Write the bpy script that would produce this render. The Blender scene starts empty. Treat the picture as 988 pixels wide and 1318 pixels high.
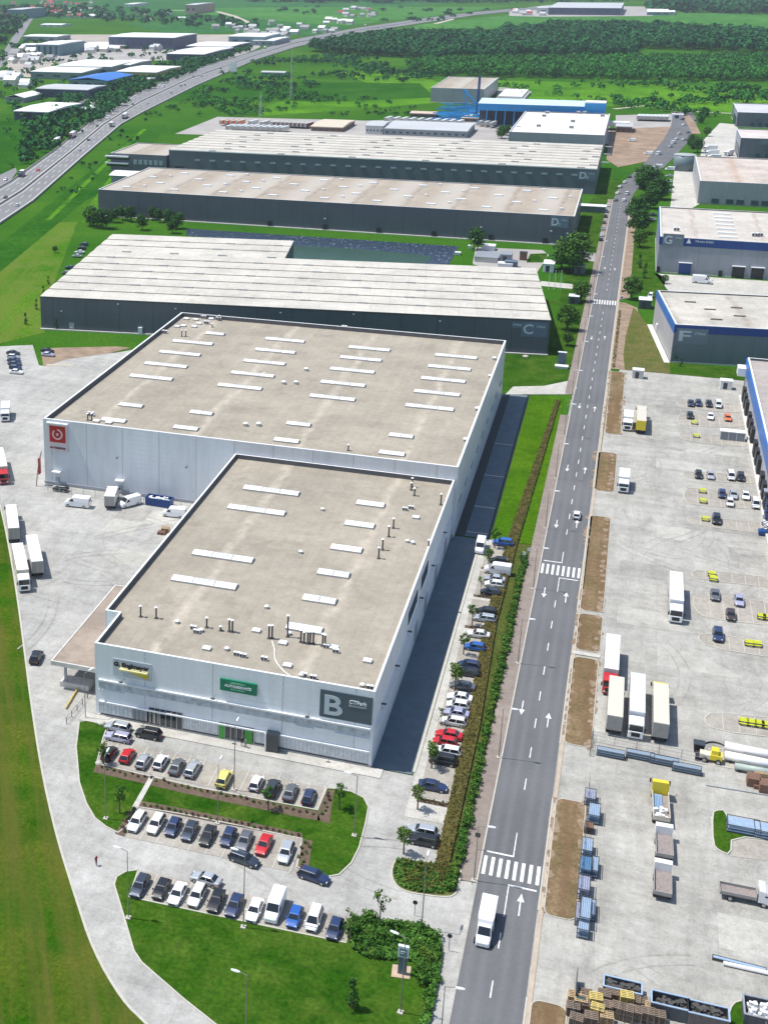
import bpy, math, random
import numpy as np
from mathutils import Matrix, Vector
random.seed(7); np.random.seed(7)
PI = math.pi
scene = bpy.context.scene
COL = scene.collection

# ------------------------------------------------------------ camera
CAM_H = 125.0
PX, PY, F = 202.96, 535.87, 1689.9          # principal point and focal length in photo pixels (988 x 1318)
pitch, roll, yaw = .339093, .0045684, .3425996
def cam_axes():
    cp, sp = math.cos(pitch), math.sin(pitch)
    fw = Vector((0, cp, -sp)); rt = Vector((1, 0, 0)); dn = Vector((0, -sp, -cp))
    cr, sr = math.cos(roll), math.sin(roll)
    rt2 = cr*rt + sr*dn; dn2 = -sr*rt + cr*dn
    R = Matrix.Rotation(yaw, 3, 'Z')
    return R@rt2, R@dn2, R@fw
RT, DN, FW = cam_axes()
cam = bpy.data.objects.new('camera', bpy.data.cameras.new('camera'))
COL.objects.link(cam); scene.camera = cam
m = Matrix((RT, -DN, -FW)).transposed().to_4x4(); m.translation = (0, 0, CAM_H)
cam.matrix_world = m
cd = cam.data
cd.sensor_fit = 'HORIZONTAL'; cd.sensor_width = 36.0; cd.lens = F/988*36
cd.shift_x = (494-PX)/988; cd.shift_y = (PY-659)/988
cd.clip_start = 1; cd.clip_end = 30000
scene.render.resolution_x = 767; scene.render.resolution_y = 1024

# ------------------------------------------------------------ light
SUN_DIR = Vector((.413, .052, -.909)).normalized()        # the way the light travels
w = bpy.data.worlds.new("World"); scene.world = w; w.use_nodes = True
nt = w.node_tree; nt.nodes.clear()
sky = nt.nodes.new('ShaderNodeTexSky'); sky.sky_type = 'NISHITA'; sky.sun_disc = False
sky.sun_elevation = math.asin(-SUN_DIR.z); sky.sun_rotation = math.atan2(-SUN_DIR.x, -SUN_DIR.y)
sky.air_density = 1.0; sky.dust_density = 1.0; sky.ozone_density = 1.0
bg = nt.nodes.new('ShaderNodeBackground'); bg.inputs['Strength'].default_value = .148
wo = nt.nodes.new('ShaderNodeOutputWorld')
nt.links.new(sky.outputs[0], bg.inputs[0]); nt.links.new(bg.outputs[0], wo.inputs[0])
sl = bpy.data.lights.new('sun', 'SUN'); sl.energy = 4.7; sl.angle = math.radians(.53); sl.color = (1, .965, .91)
so = bpy.data.objects.new('sun', sl); COL.objects.link(so)
so.rotation_euler = SUN_DIR.to_track_quat('-Z', 'Y').to_euler(); so.location = (-60, 0, 200)
scene.view_settings.view_transform = 'Standard'; scene.view_settings.look = 'None'
scene.view_settings.gamma = 1; scene.view_settings.use_curve_mapping = False
scene.view_settings.exposure = 0.12

# ------------------------------------------------------------ survey: a point of the photo to the point of the site it shows
def ray(px, py):
    return RT*((px-PX)/F) + DN*((py-PY)/F) + FW
def G(px, py, z=0.0):
    d = ray(px, py); t = (z-CAM_H)/d.z
    return Vector((d.x*t, d.y*t, z))
def FY(px, py, Y):                                        # on the upright plane y = Y
    d = ray(px, py); t = Y/d.y
    return Vector((d.x*t, Y, CAM_H+d.z*t))
def pix(P):
    v = Vector(P)-Vector((0, 0, CAM_H)); c = v.dot(FW)
    return PX+F*v.dot(RT)/c, PY+F*v.dot(DN)/c
def FL(px, py, O, ang):                                   # on the upright plane through O turned by ang: local x and height
    d = ray(px, py); n = Vector((-math.sin(ang), math.cos(ang), 0)); t = n.dot(Vector((O[0], O[1], 0)))/n.dot(d)
    q = d*t; return Vector(((q.x-O[0])*math.cos(ang)+(q.y-O[1])*math.sin(ang), 0, CAM_H+q.z))
def hgt(bx, by, ty):
    b = G(bx, by); lo, hi = 0, 90
    for _ in range(30):
        mm = (lo+hi)/2
        if pix((b.x, b.y, mm))[1] < ty: hi = mm
        else: lo = mm
    return lo
def xat(px, Y, z=0):                                      # X on the line y = Y, height z, at photo column px
    lo, hi = -6000, 6000
    for _ in range(50):
        mm = (lo+hi)/2
        v = Vector((mm, Y, z-CAM_H))
        if v.dot(FW) > 0 and PX+F*v.dot(RT)/v.dot(FW) > px: hi = mm
        elif v.dot(FW) <= 0 and mm < 0: lo = mm
        elif v.dot(FW) <= 0: hi = mm
        else: lo = mm
    return lo

# ------------------------------------------------------------ materials
MATS = {}
def new_mat(name):
    m = bpy.data.materials.new(name); m.use_nodes = True
    nt = m.node_tree; b = nt.nodes['Principled BSDF']
    return m, nt, b
def ramp2(nt, src, c1, c2, p1=.3, p2=.7):
    r = nt.nodes.new('ShaderNodeValToRGB')
    r.color_ramp.elements[0].position = p1; r.color_ramp.elements[0].color = (*c1, 1)
    r.color_ramp.elements[1].position = p2; r.color_ramp.elements[1].color = (*c2, 1)
    nt.links.new(src, r.inputs[0]); return r
def noise(nt, vec, scale, detail=4, rough=.6):
    n = nt.nodes.new('ShaderNodeTexNoise'); n.inputs['Scale'].default_value = scale
    n.inputs['Detail'].default_value = detail; n.inputs['Roughness'].default_value = rough
    nt.links.new(vec, n.inputs['Vector']); return n
def coords(nt, sx=1, sy=1, sz=1, rz=0):
    t = nt.nodes.new('ShaderNodeTexCoord'); mp = nt.nodes.new('ShaderNodeMapping')
    mp.inputs['Scale'].default_value = (sx, sy, sz); src = t.outputs['Object']
    if rz:
        m0 = nt.nodes.new('ShaderNodeMapping'); m0.inputs['Rotation'].default_value = (0, 0, rz); nt.links.new(src, m0.inputs[0]); src = m0.outputs[0]
    nt.links.new(src, mp.inputs[0]); return mp.outputs[0]
def mix(nt, a, b, fac, mode='MIX'):
    x = nt.nodes.new('ShaderNodeMix'); x.data_type = 'RGBA'; x.blend_type = mode
    for k, v in ((0, fac), (6, a), (7, b)):
        if isinstance(v, (int, float)): x.inputs[k].default_value = v
        elif isinstance(v, tuple): x.inputs[k].default_value = (*v, 1)
        else: nt.links.new(v, x.inputs[k])
    return x.outputs[2]
def math_(nt, op, a, b=0.0):
    x = nt.nodes.new('ShaderNodeMath'); x.operation = op
    for k, v in ((0, a), (1, b)):
        if isinstance(v, (int, float)): x.inputs[k].default_value = v
        else: nt.links.new(v, x.inputs[k])
    return x.outputs[0]
def sc(c, k): return tuple(min(1, x*k) for x in c)
def M(name, col=(.5,.5,.5), rough=.7, var=.12, scale=.6, metal=0, coat=0, spec=.5):
    if name in MATS: return MATS[name]
    m, nt, b = new_mat(name)
    if var:
        n = noise(nt, coords(nt), scale, 5)
        r = ramp2(nt, n.outputs['Fac'], sc(col, 1-var), sc(col, 1+var))
        nt.links.new(r.outputs[0], b.inputs['Base Color'])
    else: b.inputs['Base Color'].default_value = (*col, 1)
    b.inputs['Roughness'].default_value = rough; b.inputs['Metallic'].default_value = metal
    b.inputs['Coat Weight'].default_value = coat; b.inputs['Specular IOR Level'].default_value = spec
    MATS[name] = m; return m
def grass_mat(name, c1, c2, c3, macro=.012, mid=.09, fine=1.3, stripe=0, rz=0, c4=None):
    m, nt, b = new_mat(name); v = coords(nt)
    a = ramp2(nt, noise(nt, v, macro, 5, .65).outputs['Fac'], c1, c2, .35, .65).outputs[0]
    f = noise(nt, v, mid, 6, .7).outputs['Fac']
    f2 = math_(nt, 'SUBTRACT', f, .42); f3 = math_(nt, 'MULTIPLY', f2, 4.0)
    cl = nt.nodes.new('ShaderNodeClamp'); nt.links.new(f3, cl.inputs[0])
    c = mix(nt, a, c3, cl.outputs[0])
    fn = ramp2(nt, noise(nt, v, fine, 4, .8).outputs['Fac'], (.55,)*3, (1.45,)*3, .3, .72).outputs[0]
    c = mix(nt, c, fn, 1.0, 'MULTIPLY')
    if stripe:
        vs = coords(nt, 1.0, .04, 1, rz)
        s = ramp2(nt, noise(nt, vs, stripe, 3, .6).outputs['Fac'], (0,)*3, (1,)*3, .42, .62).outputs[0]
        c = mix(nt, c, c4 or c3, math_(nt, 'MULTIPLY', s, .75))
    nt.links.new(c, b.inputs['Base Color'])
    b.inputs['Roughness'].default_value = 1; b.inputs['Specular IOR Level'].default_value = .0
    MATS[name] = m; return m
def concrete_mat(name, col, jx=5.0, jy=5.0, rz=0, stain=.22, joint=.82, stretch=.25, patch=.10):
    m, nt, b = new_mat(name); v = coords(nt, rz=rz)
    base = ramp2(nt, noise(nt, v, .045, 6, .65).outputs['Fac'], sc(col, 1-patch), sc(col, 1+patch), .35, .65).outputs[0]
    vs = coords(nt, 1, stretch, 1, rz)
    st = ramp2(nt, noise(nt, vs, .22, 6, .75).outputs['Fac'], (1-stain,)*3, (1.04,)*3, .33, .58).outputs[0]
    c = mix(nt, base, st, .75, 'MULTIPLY')
    vs2 = coords(nt, stretch, 1, 1, rz)
    st2 = ramp2(nt, noise(nt, vs2, .16, 6, .75).outputs['Fac'], (1-stain,)*3, (1.03,)*3, .33, .55).outputs[0]
    c = mix(nt, c, st2, .7, 'MULTIPLY')
    fn = ramp2(nt, noise(nt, v, 2.5, 4, .8).outputs['Fac'], (.86,)*3, (1.1,)*3, .3, .7).outputs[0]
    c = mix(nt, c, fn, 1.0, 'MULTIPLY')
    mo = ramp2(nt, noise(nt, v, .55, 6, .8).outputs['Fac'], (.86,.85,.83), (1.05,)*3, .36, .58).outputs[0]
    c = mix(nt, c, mo, 1.0, 'MULTIPLY')
    wv = nt.nodes.new('ShaderNodeTexVoronoi'); wv.feature = 'DISTANCE_TO_EDGE'; wv.inputs['Scale'].default_value = .045
    nd = nt.nodes.new('ShaderNodeMix'); nd.data_type = 'VECTOR'; nd.inputs[0].default_value = .10
    nt.links.new(v, nd.inputs[4]); nn_ = noise(nt, v, .12, 5, .7); ms = nt.nodes.new('ShaderNodeVectorMath'); ms.operation = 'SCALE'; ms.inputs['Scale'].default_value = 120
    nt.links.new(nn_.outputs['Color'], ms.inputs[0]); nt.links.new(ms.outputs[0], nd.inputs[5]); nt.links.new(nd.outputs[1], wv.inputs['Vector'])
    cr = ramp2(nt, wv.outputs['Distance'], (.86,.85,.84), (1,1,1), .0, .008).outputs[0]
    c = mix(nt, c, cr, 1.0, 'MULTIPLY')
    sp = ramp2(nt, noise(nt, v, 1.1, 2, .5).outputs['Fac'], (1, 1, 1), (.72, .70, .68), .70, .78).outputs[0]
    c = mix(nt, c, sp, 1.0, 'MULTIPLY')
    if joint < 1:
        br = nt.nodes.new('ShaderNodeTexBrick'); br.offset = 0; br.squash = 1
        br.inputs['Color1'].default_value = (1, 1, 1, 1); br.inputs['Color2'].default_value = (.955, .955, .95, 1)
        br.inputs['Mortar'].default_value = (joint,)*3+(1,)
        br.inputs['Scale'].default_value = 1; br.inputs['Brick Width'].default_value = jx; br.inputs['Row Height'].default_value = jy
        br.inputs['Mortar Size'].default_value = .05; br.inputs['Mortar Smooth'].default_value = .3
        nt.links.new(v, br.inputs['Vector'])
        c = mix(nt, c, br.outputs['Color'], 1.0, 'MULTIPLY')
    nt.links.new(c, b.inputs['Base Color']); b.inputs['Roughness'].default_value = .85
    b.inputs['Specular IOR Level'].default_value = .3
    MATS[name] = m; return m
def road_mat(name, col, bands, dirx=0.0065, x0=-5.1-140*.0065):
    # worn asphalt: paler wheel tracks run along the lanes (bands = offsets from the centre line)
    m, nt, b = new_mat(name); v = coords(nt)
    base = ramp2(nt, noise(nt, v, .05, 5, .6).outputs['Fac'], sc(col, .9), sc(col, 1.12), .35, .65).outputs[0]
    sp = nt.nodes.new('ShaderNodeSeparateXYZ'); nt.links.new(v, sp.inputs[0])
    off = math_(nt, 'SUBTRACT', math_(nt, 'SUBTRACT', sp.outputs[0], math_(nt, 'MULTIPLY', sp.outputs[1], dirx)), x0)
    c = base
    wob = math_(nt, 'MULTIPLY', math_(nt, 'SUBTRACT', noise(nt, v, .03, 2).outputs['Fac'], .5), .5)
    off = math_(nt, 'ADD', off, wob)
    for bx, wd, k in bands:
        d = math_(nt, 'ABSOLUTE', math_(nt, 'SUBTRACT', off, bx))
        mr = nt.nodes.new('ShaderNodeMapRange'); mr.interpolation_type = 'SMOOTHSTEP'
        mr.inputs['From Min'].default_value = 0; mr.inputs['From Max'].default_value = wd
        mr.inputs['To Min'].default_value = 1; mr.inputs['To Max'].default_value = 0
        nt.links.new(d, mr.inputs['Value'])
        fac = math_(nt, 'MULTIPLY', mr.outputs[0], noise(nt, coords(nt, 1, .12, 1), .5, 4).outputs['Fac'])
        c = mix(nt, c, sc(col, k), fac)
    fn = ramp2(nt, noise(nt, v, 3.5, 4, .8).outputs['Fac'], (.88,)*3, (1.12,)*3, .3, .7).outputs[0]
    c = mix(nt, c, fn, 1.0, 'MULTIPLY')
    nt.links.new(c, b.inputs['Base Color']); b.inputs['Roughness'].default_value = .9
    b.inputs['Specular IOR Level'].default_value = .3
    MATS[name] = m; return m
def roof_mat(name, col, dust, period, phase, wd=2.2, axis=0, grid=None, dark=.8, bandcol=None, bandper=0, grime=.25):
    m, nt, b = new_mat(name); v = coords(nt)
    base = ramp2(nt, noise(nt, v, .06, 7, .72).outputs['Fac'], sc(col, 1-grime), sc(col, 1+grime*.45), .3, .68).outputs[0]
    fl = ramp2(nt, noise(nt, v, .8, 5, .8).outputs['Fac'], (.86,)*3, (1.1,)*3, .3, .7).outputs[0]
    c = mix(nt, base, fl, 1.0, 'MULTIPLY')
    pd_ = ramp2(nt, noise(nt, v, .11, 6, .75).outputs['Fac'], (.80,.79,.77), (1.0,)*3, .36, .44).outputs[0]
    c = mix(nt, c, pd_, .7, 'MULTIPLY')
    sp = nt.nodes.new('ShaderNodeSeparateXYZ'); nt.links.new(v, sp.inputs[0])
    X = sp.outputs[axis]
    if bandper:
        s = math_(nt, 'SINE', math_(nt, 'MULTIPLY', math_(nt, 'SUBTRACT', X, phase), 2*PI/bandper))
        s = math_(nt, 'ADD', math_(nt, 'MULTIPLY', s, .5), .5)
        c = mix(nt, c, bandcol, math_(nt, 'MULTIPLY', s, .6))
    if period:
        wob = math_(nt, 'MULTIPLY', math_(nt, 'SUBTRACT', noise(nt, v, .09, 4).outputs['Fac'], .5), 5.0)
        f = math_(nt, 'MODULO', math_(nt, 'ADD', math_(nt, 'SUBTRACT', X, phase-200*period), wob), period)
        d = math_(nt, 'ABSOLUTE', math_(nt, 'SUBTRACT', f, period/2))
        mr = nt.nodes.new('ShaderNodeMapRange'); mr.interpolation_type = 'SMOOTHSTEP'
        mr.inputs['From Min'].default_value = 0; mr.inputs['From Max'].default_value = wd
        mr.inputs['To Min'].default_value = 1; mr.inputs['To Max'].default_value = 0
        nt.links.new(d, mr.inputs['Value'])
        nf = ramp2(nt, noise(nt, v, .35, 5, .7).outputs['Fac'], (0,)*3, (1,)*3, .35, .65).outputs[0]
        c = mix(nt, c, dust, math_(nt, 'MULTIPLY', mr.outputs[0], nf))
    if grid:
        br = nt.nodes.new('ShaderNodeTexBrick'); br.offset = 0
        br.inputs['Color1'].default_value = (1, 1, 1, 1); br.inputs['Color2'].default_value = (.95, .95, .94, 1)
        br.inputs['Mortar'].default_value = (dark,)*3+(1,)
        br.inputs['Scale'].default_value = 1; br.inputs['Brick Width'].default_value = grid[0]; br.inputs['Row Height'].default_value = grid[1]
        br.inputs['Mortar Size'].default_value = grid[2]; br.inputs['Mortar Smooth'].default_value = .4
        nt.links.new(v, br.inputs['Vector']); c = mix(nt, c, br.outputs['Color'], 1.0, 'MULTIPLY')
    nt.links.new(c, b.inputs['Base Color']); b.inputs['Roughness'].default_value = .85
    b.inputs['Specular IOR Level'].default_value = .25
    MATS[name] = m; return m
def panel_mat(name, col, rib=1.0, seam=6.0, rough=.45, metal=0.0, x0=0.0, seamk=.72):
    # profiled metal cladding: fine horizontal ribs and a darker vertical seam every few metres
    m, nt, b = new_mat(name); v = coords(nt)
    base = ramp2(nt, noise(nt, v, .07, 4, .6).outputs['Fac'], sc(col, .93), sc(col, 1.07), .35, .65).outputs[0]
    dirt = ramp2(nt, noise(nt, coords(nt, 1, 1, .12), .6, 5, .7).outputs['Fac'], (.9,)*3, (1.03,)*3, .3, .6).outputs[0]
    c = mix(nt, base, dirt, 1.0, 'MULTIPLY')
    sp = nt.nodes.new('ShaderNodeSeparateXYZ'); nt.links.new(v, sp.inputs[0])
    q = math_(nt, 'ADD', sp.outputs[0], sp.outputs[1])
    f = math_(nt, 'FRACT', math_(nt, 'DIVIDE', math_(nt, 'ADD', math_(nt, 'SUBTRACT', q, x0), 6000.0+seam/2), seam))
    d = math_(nt, 'ABSOLUTE', math_(nt, 'SUBTRACT', f, .5))
    lt = math_(nt, 'LESS_THAN', d, .13/seam)
    c = mix(nt, c, sc(col, seamk), lt)
    z = math_(nt, 'FRACT', math_(nt, 'DIVIDE', sp.outputs[2], rib))
    c = mix(nt, c, sc(col, .95), math_(nt, 'LESS_THAN', z, .12))
    nt.links.new(c, b.inputs['Base Color']); b.inputs['Roughness'].default_value = rough; b.inputs['Metallic'].default_value = metal
    MATS[name] = m; return m

# ------------------------------------------------------------ mesh collecting
class MB:
    def __init__(s): s.v = []; s.f = []; s.mi = []
    def add(s, vs, fs, mi=0):
        o = len(s.v); s.v += [tuple(p) for p in vs]
        for f in fs: s.f.append(tuple(o+i for i in f)); s.mi.append(mi)
        return s
    def box(s, x0, y0, z0, x1, y1, z1, mi=0):
        x0, x1 = min(x0, x1), max(x0, x1); y0, y1 = min(y0, y1), max(y0, y1)
        return s.add([(x0,y0,z0),(x1,y0,z0),(x1,y1,z0),(x0,y1,z0),(x0,y0,z1),(x1,y0,z1),(x1,y1,z1),(x0,y1,z1)],
                     [(0,3,2,1),(4,5,6,7),(0,1,5,4),(1,2,6,5),(2,3,7,6),(3,0,4,7)], mi)
    def rbox(s, cx, cy, z0, lx, ly, lz, a=0, mi=0, bev=0):
        c, sn = math.cos(a), math.sin(a); pts = []
        hx, hy = lx/2, ly/2
        if bev:
            q = [(-hx+bev,-hy),(hx-bev,-hy),(hx,-hy+bev),(hx,hy-bev),(hx-bev,hy),(-hx+bev,hy),(-hx,hy-bev),(-hx,-hy+bev)]
        else: q = [(-hx,-hy),(hx,-hy),(hx,hy),(-hx,hy)]
        q = [(cx+x*c-y*sn, cy+x*sn+y*c) for x, y in q]
        return s.prism(q, z0, z0+lz, mi)
    def prism(s, pts, z0, z1, mi=0, mit=None):
        n = len(pts); ar = sum(pts[i][0]*pts[(i+1)%n][1]-pts[(i+1)%n][0]*pts[i][1] for i in range(n))
        if ar < 0: pts = pts[::-1]
        o = len(s.v)
        s.v += [(p[0],p[1],z0) for p in pts]+[(p[0],p[1],z1) for p in pts]
        s.f.append(tuple(o+i for i in range(n-1,-1,-1))); s.mi.append(mi)
        s.f.append(tuple(o+n+i for i in range(n))); s.mi.append(mi if mit is None else mit)
        for i in range(n):
            j = (i+1)%n; s.f.append((o+i,o+j,o+n+j,o+n+i)); s.mi.append(mi)
        return s
    def sheet(s, pts, z, mi=0):
        n = len(pts); ar = sum(pts[i][0]*pts[(i+1)%n][1]-pts[(i+1)%n][0]*pts[i][1] for i in range(n))
        if ar < 0: pts = pts[::-1]
        return s.add([(p[0],p[1],z) for p in pts], [tuple(range(n))], mi)
    def tube(s, p, q, r, n=8, mi=0, r2=None):
        p, q = Vector(p), Vector(q); r2 = r if r2 is None else r2
        d = (q-p).normalized(); u = d.orthogonal().normalized(); w = d.cross(u)
        vs = []
        for c, rr in ((p, r), (q, r2)):
            for i in range(n):
                a = 2*PI*i/n; vs.append(c+u*math.cos(a)*rr+w*math.sin(a)*rr)
        fs = [(i, (i+1)%n, n+(i+1)%n, n+i) for i in range(n)]+[tuple(range(n-1,-1,-1)), tuple(range(n, 2*n))]
        return s.add(vs, fs, mi)
    def loft(s, secs, mi=0, cap=True):
        n = len(secs[0]); o = len(s.v)
        for c in secs: s.v += [tuple(p) for p in c]
        for k in range(len(secs)-1):
            for i in range(n):
                j = (i+1)%n; s.f.append((o+k*n+i, o+k*n+j, o+(k+1)*n+j, o+(k+1)*n+i)); s.mi.append(mi)
        if cap:
            s.f.append(tuple(o+i for i in range(n-1,-1,-1))); s.mi.append(mi)
            s.f.append(tuple(o+(len(secs)-1)*n+i for i in range(n))); s.mi.append(mi)
        return s
    def mesh(s, name, mats, smooth=False):
        me = bpy.data.meshes.new(name); me.from_pydata(s.v, [], s.f)
        for q in (mats if isinstance(mats, (list, tuple)) else [mats]): me.materials.append(q)
        me.polygons.foreach_set('material_index', s.mi)
        if smooth: me.polygons.foreach_set('use_smooth', [True]*len(s.f))
        me.update(); return me
    def build(s, name, mats, parent=None, smooth=False):
        return link(name, s.mesh(name, mats, smooth), parent)
def link(name, me, parent=None, loc=None, rz=0):
    o = bpy.data.objects.new(name, me); COL.objects.link(o)
    if parent: o.parent = parent
    if loc is not None: o.location = loc
    if rz: o.rotation_euler = (0, 0, rz)
    return o
def tag(o, label=None, cat=None, group=None, kind=None):
    if label: o['label'] = label
    if cat: o['category'] = cat
    if group: o['group'] = group
    if kind: o['kind'] = kind
    return o
def thing(name, label, cat, loc=(0,0,0), rz=0, group=None):
    o = bpy.data.objects.new(name, None); COL.objects.link(o); o.empty_display_size = .5
    o.location = loc; o.rotation_euler = (0,0,rz); return tag(o, label, cat, group)
def sheet(name, pts, z, mat, kind='structure'):
    return tag(MB().sheet([(p[0],p[1]) for p in pts], z).build(name, mat), kind=kind)
def gsheet(name, ppts, z, mat, kind='structure'):
    return sheet(name, [G(*p) for p in ppts], z, mat, kind)
def dense(pts, step=1.5):
    out = []
    for a, b in zip(pts[:-1], pts[1:]):
        a, b = Vector((a[0],a[1])), Vector((b[0],b[1])); n = max(1, int((b-a).length/step))
        out += [a.lerp(b, i/n) for i in range(n)]
    out.append(Vector((pts[-1][0], pts[-1][1]))); return out
def smooth(pts, it=2, closed=False):
    pts = [Vector((p[0],p[1])) for p in pts]
    for _ in range(it):
        q = [] if closed else [pts[0]]
        n = len(pts)
        for i in range(n if closed else n-1):
            a, b = pts[i], pts[(i+1)%n]
            q += [a.lerp(b, .25), a.lerp(b, .75)]
        if not closed: q.append(pts[-1])
        pts = q
    return pts
def ribbon(mb, pts, wd, z, mi=0, side=0, z1=None):
    # a strip of width wd along pts; a solid bar from z to z1 when z1 is given
    n = len(pts); L = []; R = []
    for i in range(n):
        a = pts[max(i-1,0)]; b = pts[min(i+1,n-1)]
        d = Vector((b[0]-a[0], b[1]-a[1])).normalized(); nn = Vector((-d.y, d.x))
        ww = wd[i] if isinstance(wd, (list,tuple)) else wd
        p = Vector((pts[i][0], pts[i][1]))
        L.append(p+nn*(ww/2+side)); R.append(p-nn*(ww/2-side))
    if z1 is None:
        vs = []; 
        for l, r in zip(L, R): vs += [(l.x,l.y,z),(r.x,r.y,z)]
        mb.add(vs, [(2*i,2*i+1,2*i+3,2*i+2) for i in range(n-1)], mi)
    else:
        secs = [[(l.x,l.y,z),(r.x,r.y,z),(r.x,r.y,z1),(l.x,l.y,z1)] for l, r in zip(L, R)]
        mb.loft(secs, mi)
    return mb
def text_mesh(txt, size, bold=0.0, ext=.02):
    cu = bpy.data.curves.new('letters', 'FONT'); cu.body = txt; cu.size = size; cu.extrude = ext; cu.offset = bold
    o = bpy.data.objects.new('letters', cu); COL.objects.link(o)
    bpy.context.view_layer.update()
    me = bpy.data.meshes.new_from_object(o.evaluated_get(bpy.context.evaluated_depsgraph_get()))
    bpy.data.objects.remove(o); bpy.data.curves.remove(cu); return me
def letters(name, txt, x0, x1, z0, z1, Y, mat, parent, bold=0.02, ext=.03):
    """upright lettering facing -Y, fitted to the box x0..x1, z0..z1 on the plane y = Y"""
    me = text_mesh(txt, 1.0, bold, ext); co = np.zeros(len(me.vertices)*3); me.vertices.foreach_get('co', co); co = co.reshape(-1,3)
    mn, mx = co[:,:2].min(0), co[:,:2].max(0)
    nx = x0+(co[:,0]-mn[0])/(mx[0]-mn[0])*(x1-x0); nz = z0+(co[:,1]-mn[1])/(mx[1]-mn[1])*(z1-z0)
    out = np.stack([nx, Y-co[:,2]-ext, nz], 1)
    me.vertices.foreach_set('co', out.ravel()); me.materials.clear(); me.materials.append(mat); me.update()
    return link(name, me, parent)
# ------------------------------------------------------------ palette
GR = grass_mat('meadow_grass', (.020,.095,.006), (.060,.150,.012), (.036,.118,.008), macro=.010, mid=.05, fine=.9)
LAWN = grass_mat('lawn_grass', (.014,.062,.003), (.034,.094,.006), (.066,.118,.014), macro=.05, mid=.16, fine=1.6)
VERGE = grass_mat('rough_verge_grass', (.036,.105,.004), (.014,.064,.002), (.085,.110,.012), macro=.035, mid=.10, fine=1.7, stripe=.34, rz=-.50, c4=(.100,.096,.022))
HAY = grass_mat('mown_meadow', (.040,.135,.004), (.085,.180,.012), (.11,.165,.028), macro=.02, mid=.07, fine=.8, stripe=.16, rz=-.22, c4=(.11,.16,.025))
DRY = grass_mat('dry_strip_grass', (.185,.125,.070), (.24,.175,.105), (.12,.10,.045), macro=.06, mid=.2, fine=1.8, stripe=.6, rz=0, c4=(.15,.095,.055))
FIELD1 = grass_mat('crop_field', (.045,.160,.028), (.075,.21,.042), (.040,.145,.025), macro=.004, mid=.01, fine=.05)
FIELD2 = grass_mat('dark_crop_field', (.018,.100,.024), (.030,.130,.032), (.045,.14,.035), macro=.003, mid=.012, fine=.06)
BRIGHT = grass_mat('bright_meadow', (.070,.205,.008), (.105,.25,.014), (.040,.130,.009), macro=.006, mid=.02, fine=.3)
DARKM = grass_mat('dark_meadow', (.012,.075,.004), (.022,.098,.006), (.036,.12,.010), macro=.008, mid=.03, fine=.4)
LIME = grass_mat('lime_lawn', (.052,.136,.004), (.086,.168,.008), (.033,.098,.003), macro=.04, mid=.16, fine=1.4)  # yellower, lime-green grass
CONC = concrete_mat('yard_concrete', (.405,.40,.375), jx=6, jy=6, stain=.24, joint=.9)
CONCR = concrete_mat('right_yard_concrete', (.405,.395,.36), jx=7.5, jy=7.5, stain=.30, joint=.90, stretch=.2)
DRIVE = concrete_mat('drive_concrete', (.50,.485,.44), jx=6, jy=6, stain=.12, joint=.88)
STALL = concrete_mat('stall_paving', (.37,.345,.30), jx=1.0, jy=1.0, stain=.15, joint=.93)
PAVE = concrete_mat('pavement_blocks', (.27,.225,.195), jx=1.2, jy=1.2, stain=.15, joint=.93)
KERB = M('kerb_concrete', (.46,.44,.38), .85, .1, 1.5)
SOIL = M('planting_soil', (.115,.080,.055), .95, .3, 1.2)
BARE = M('bare_earth', (.27,.19,.13), .95, .35, .10)
OLIVE = grass_mat('sunburnt_lawn', (.115,.115,.035), (.155,.13,.06), (.07,.10,.02), mid=.2, fine=1.4)
ASPH = road_mat('road_asphalt', (.125,.127,.132), [(-3.3,.8,1.25),(-1.55,.8,1.3),(1.2,.8,1.3),(3.1,.8,1.25)])
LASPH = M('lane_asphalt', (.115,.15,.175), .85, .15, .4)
MOT = M('motorway_asphalt', (.19,.188,.19), .85, .1, .03)
WHITE = M('road_paint', (.66,.66,.64), .8, .28, 1.6)
GALV = M('galvanised_steel', (.50,.52,.53), .4, .05, 1, metal=.6)
DSTEEL = M('dark_steel', (.06,.065,.07), .5, .1, 1)

# ------------------------------------------------------------ ground and fields
sheet('ground', [(-9000,-500),(9000,-500),(9000,14000),(-9000,14000)], 0, GR)
def field(pp, mat, z=.04, name='field'): return gsheet(name, pp, z, mat)
field([(-400,26),(330,22),(520,8),(620,1),(300,-8),(-300,-8)], FIELD2, .03)
field([(225,44),(330,40),(395,47),(440,36),(520,22),(430,22),(300,22),(160,30)], FIELD2, .05)
field([(330,9),(560,8),(640,9),(560,20),(440,33),(400,30),(330,24),(200,12)], FIELD1, .07)
field([(540,31),(690,15),(830,14),(1100,22),(1100,50),(988,38),(840,34),(700,33),(640,37),(520,37)], FIELD1, .05)
field([(330,150),(560,132),(600,110),(520,99),(420,116),(345,135)], BRIGHT, .05)
field([(440,92),(540,88),(560,104),(470,106)], BRIGHT, .07)
field([(150,117),(330,104),(540,107),(560,125),(420,131),(280,126),(130,135)], DARKM, .06)
field([(560,100),(660,103),(1100,116),(1100,160),(860,140),(640,128),(636,101)], BRIGHT, .05)
field([(70,258),(184,164),(215,160),(205,175),(150,240),(110,258),(0,350),(-60,360)], DARKM, .06)
field([(0,345),(34,288),(100,285),(92,306),(64,378),(56,420),(58,428),(0,442),(-120,470),(-120,400)], HAY, .05)
field([(106,286),(116,262),(138,232),(160,210),(172,200),(168,212),(140,238),(126,252),(126,284)], BRIGHT, .085)
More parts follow.
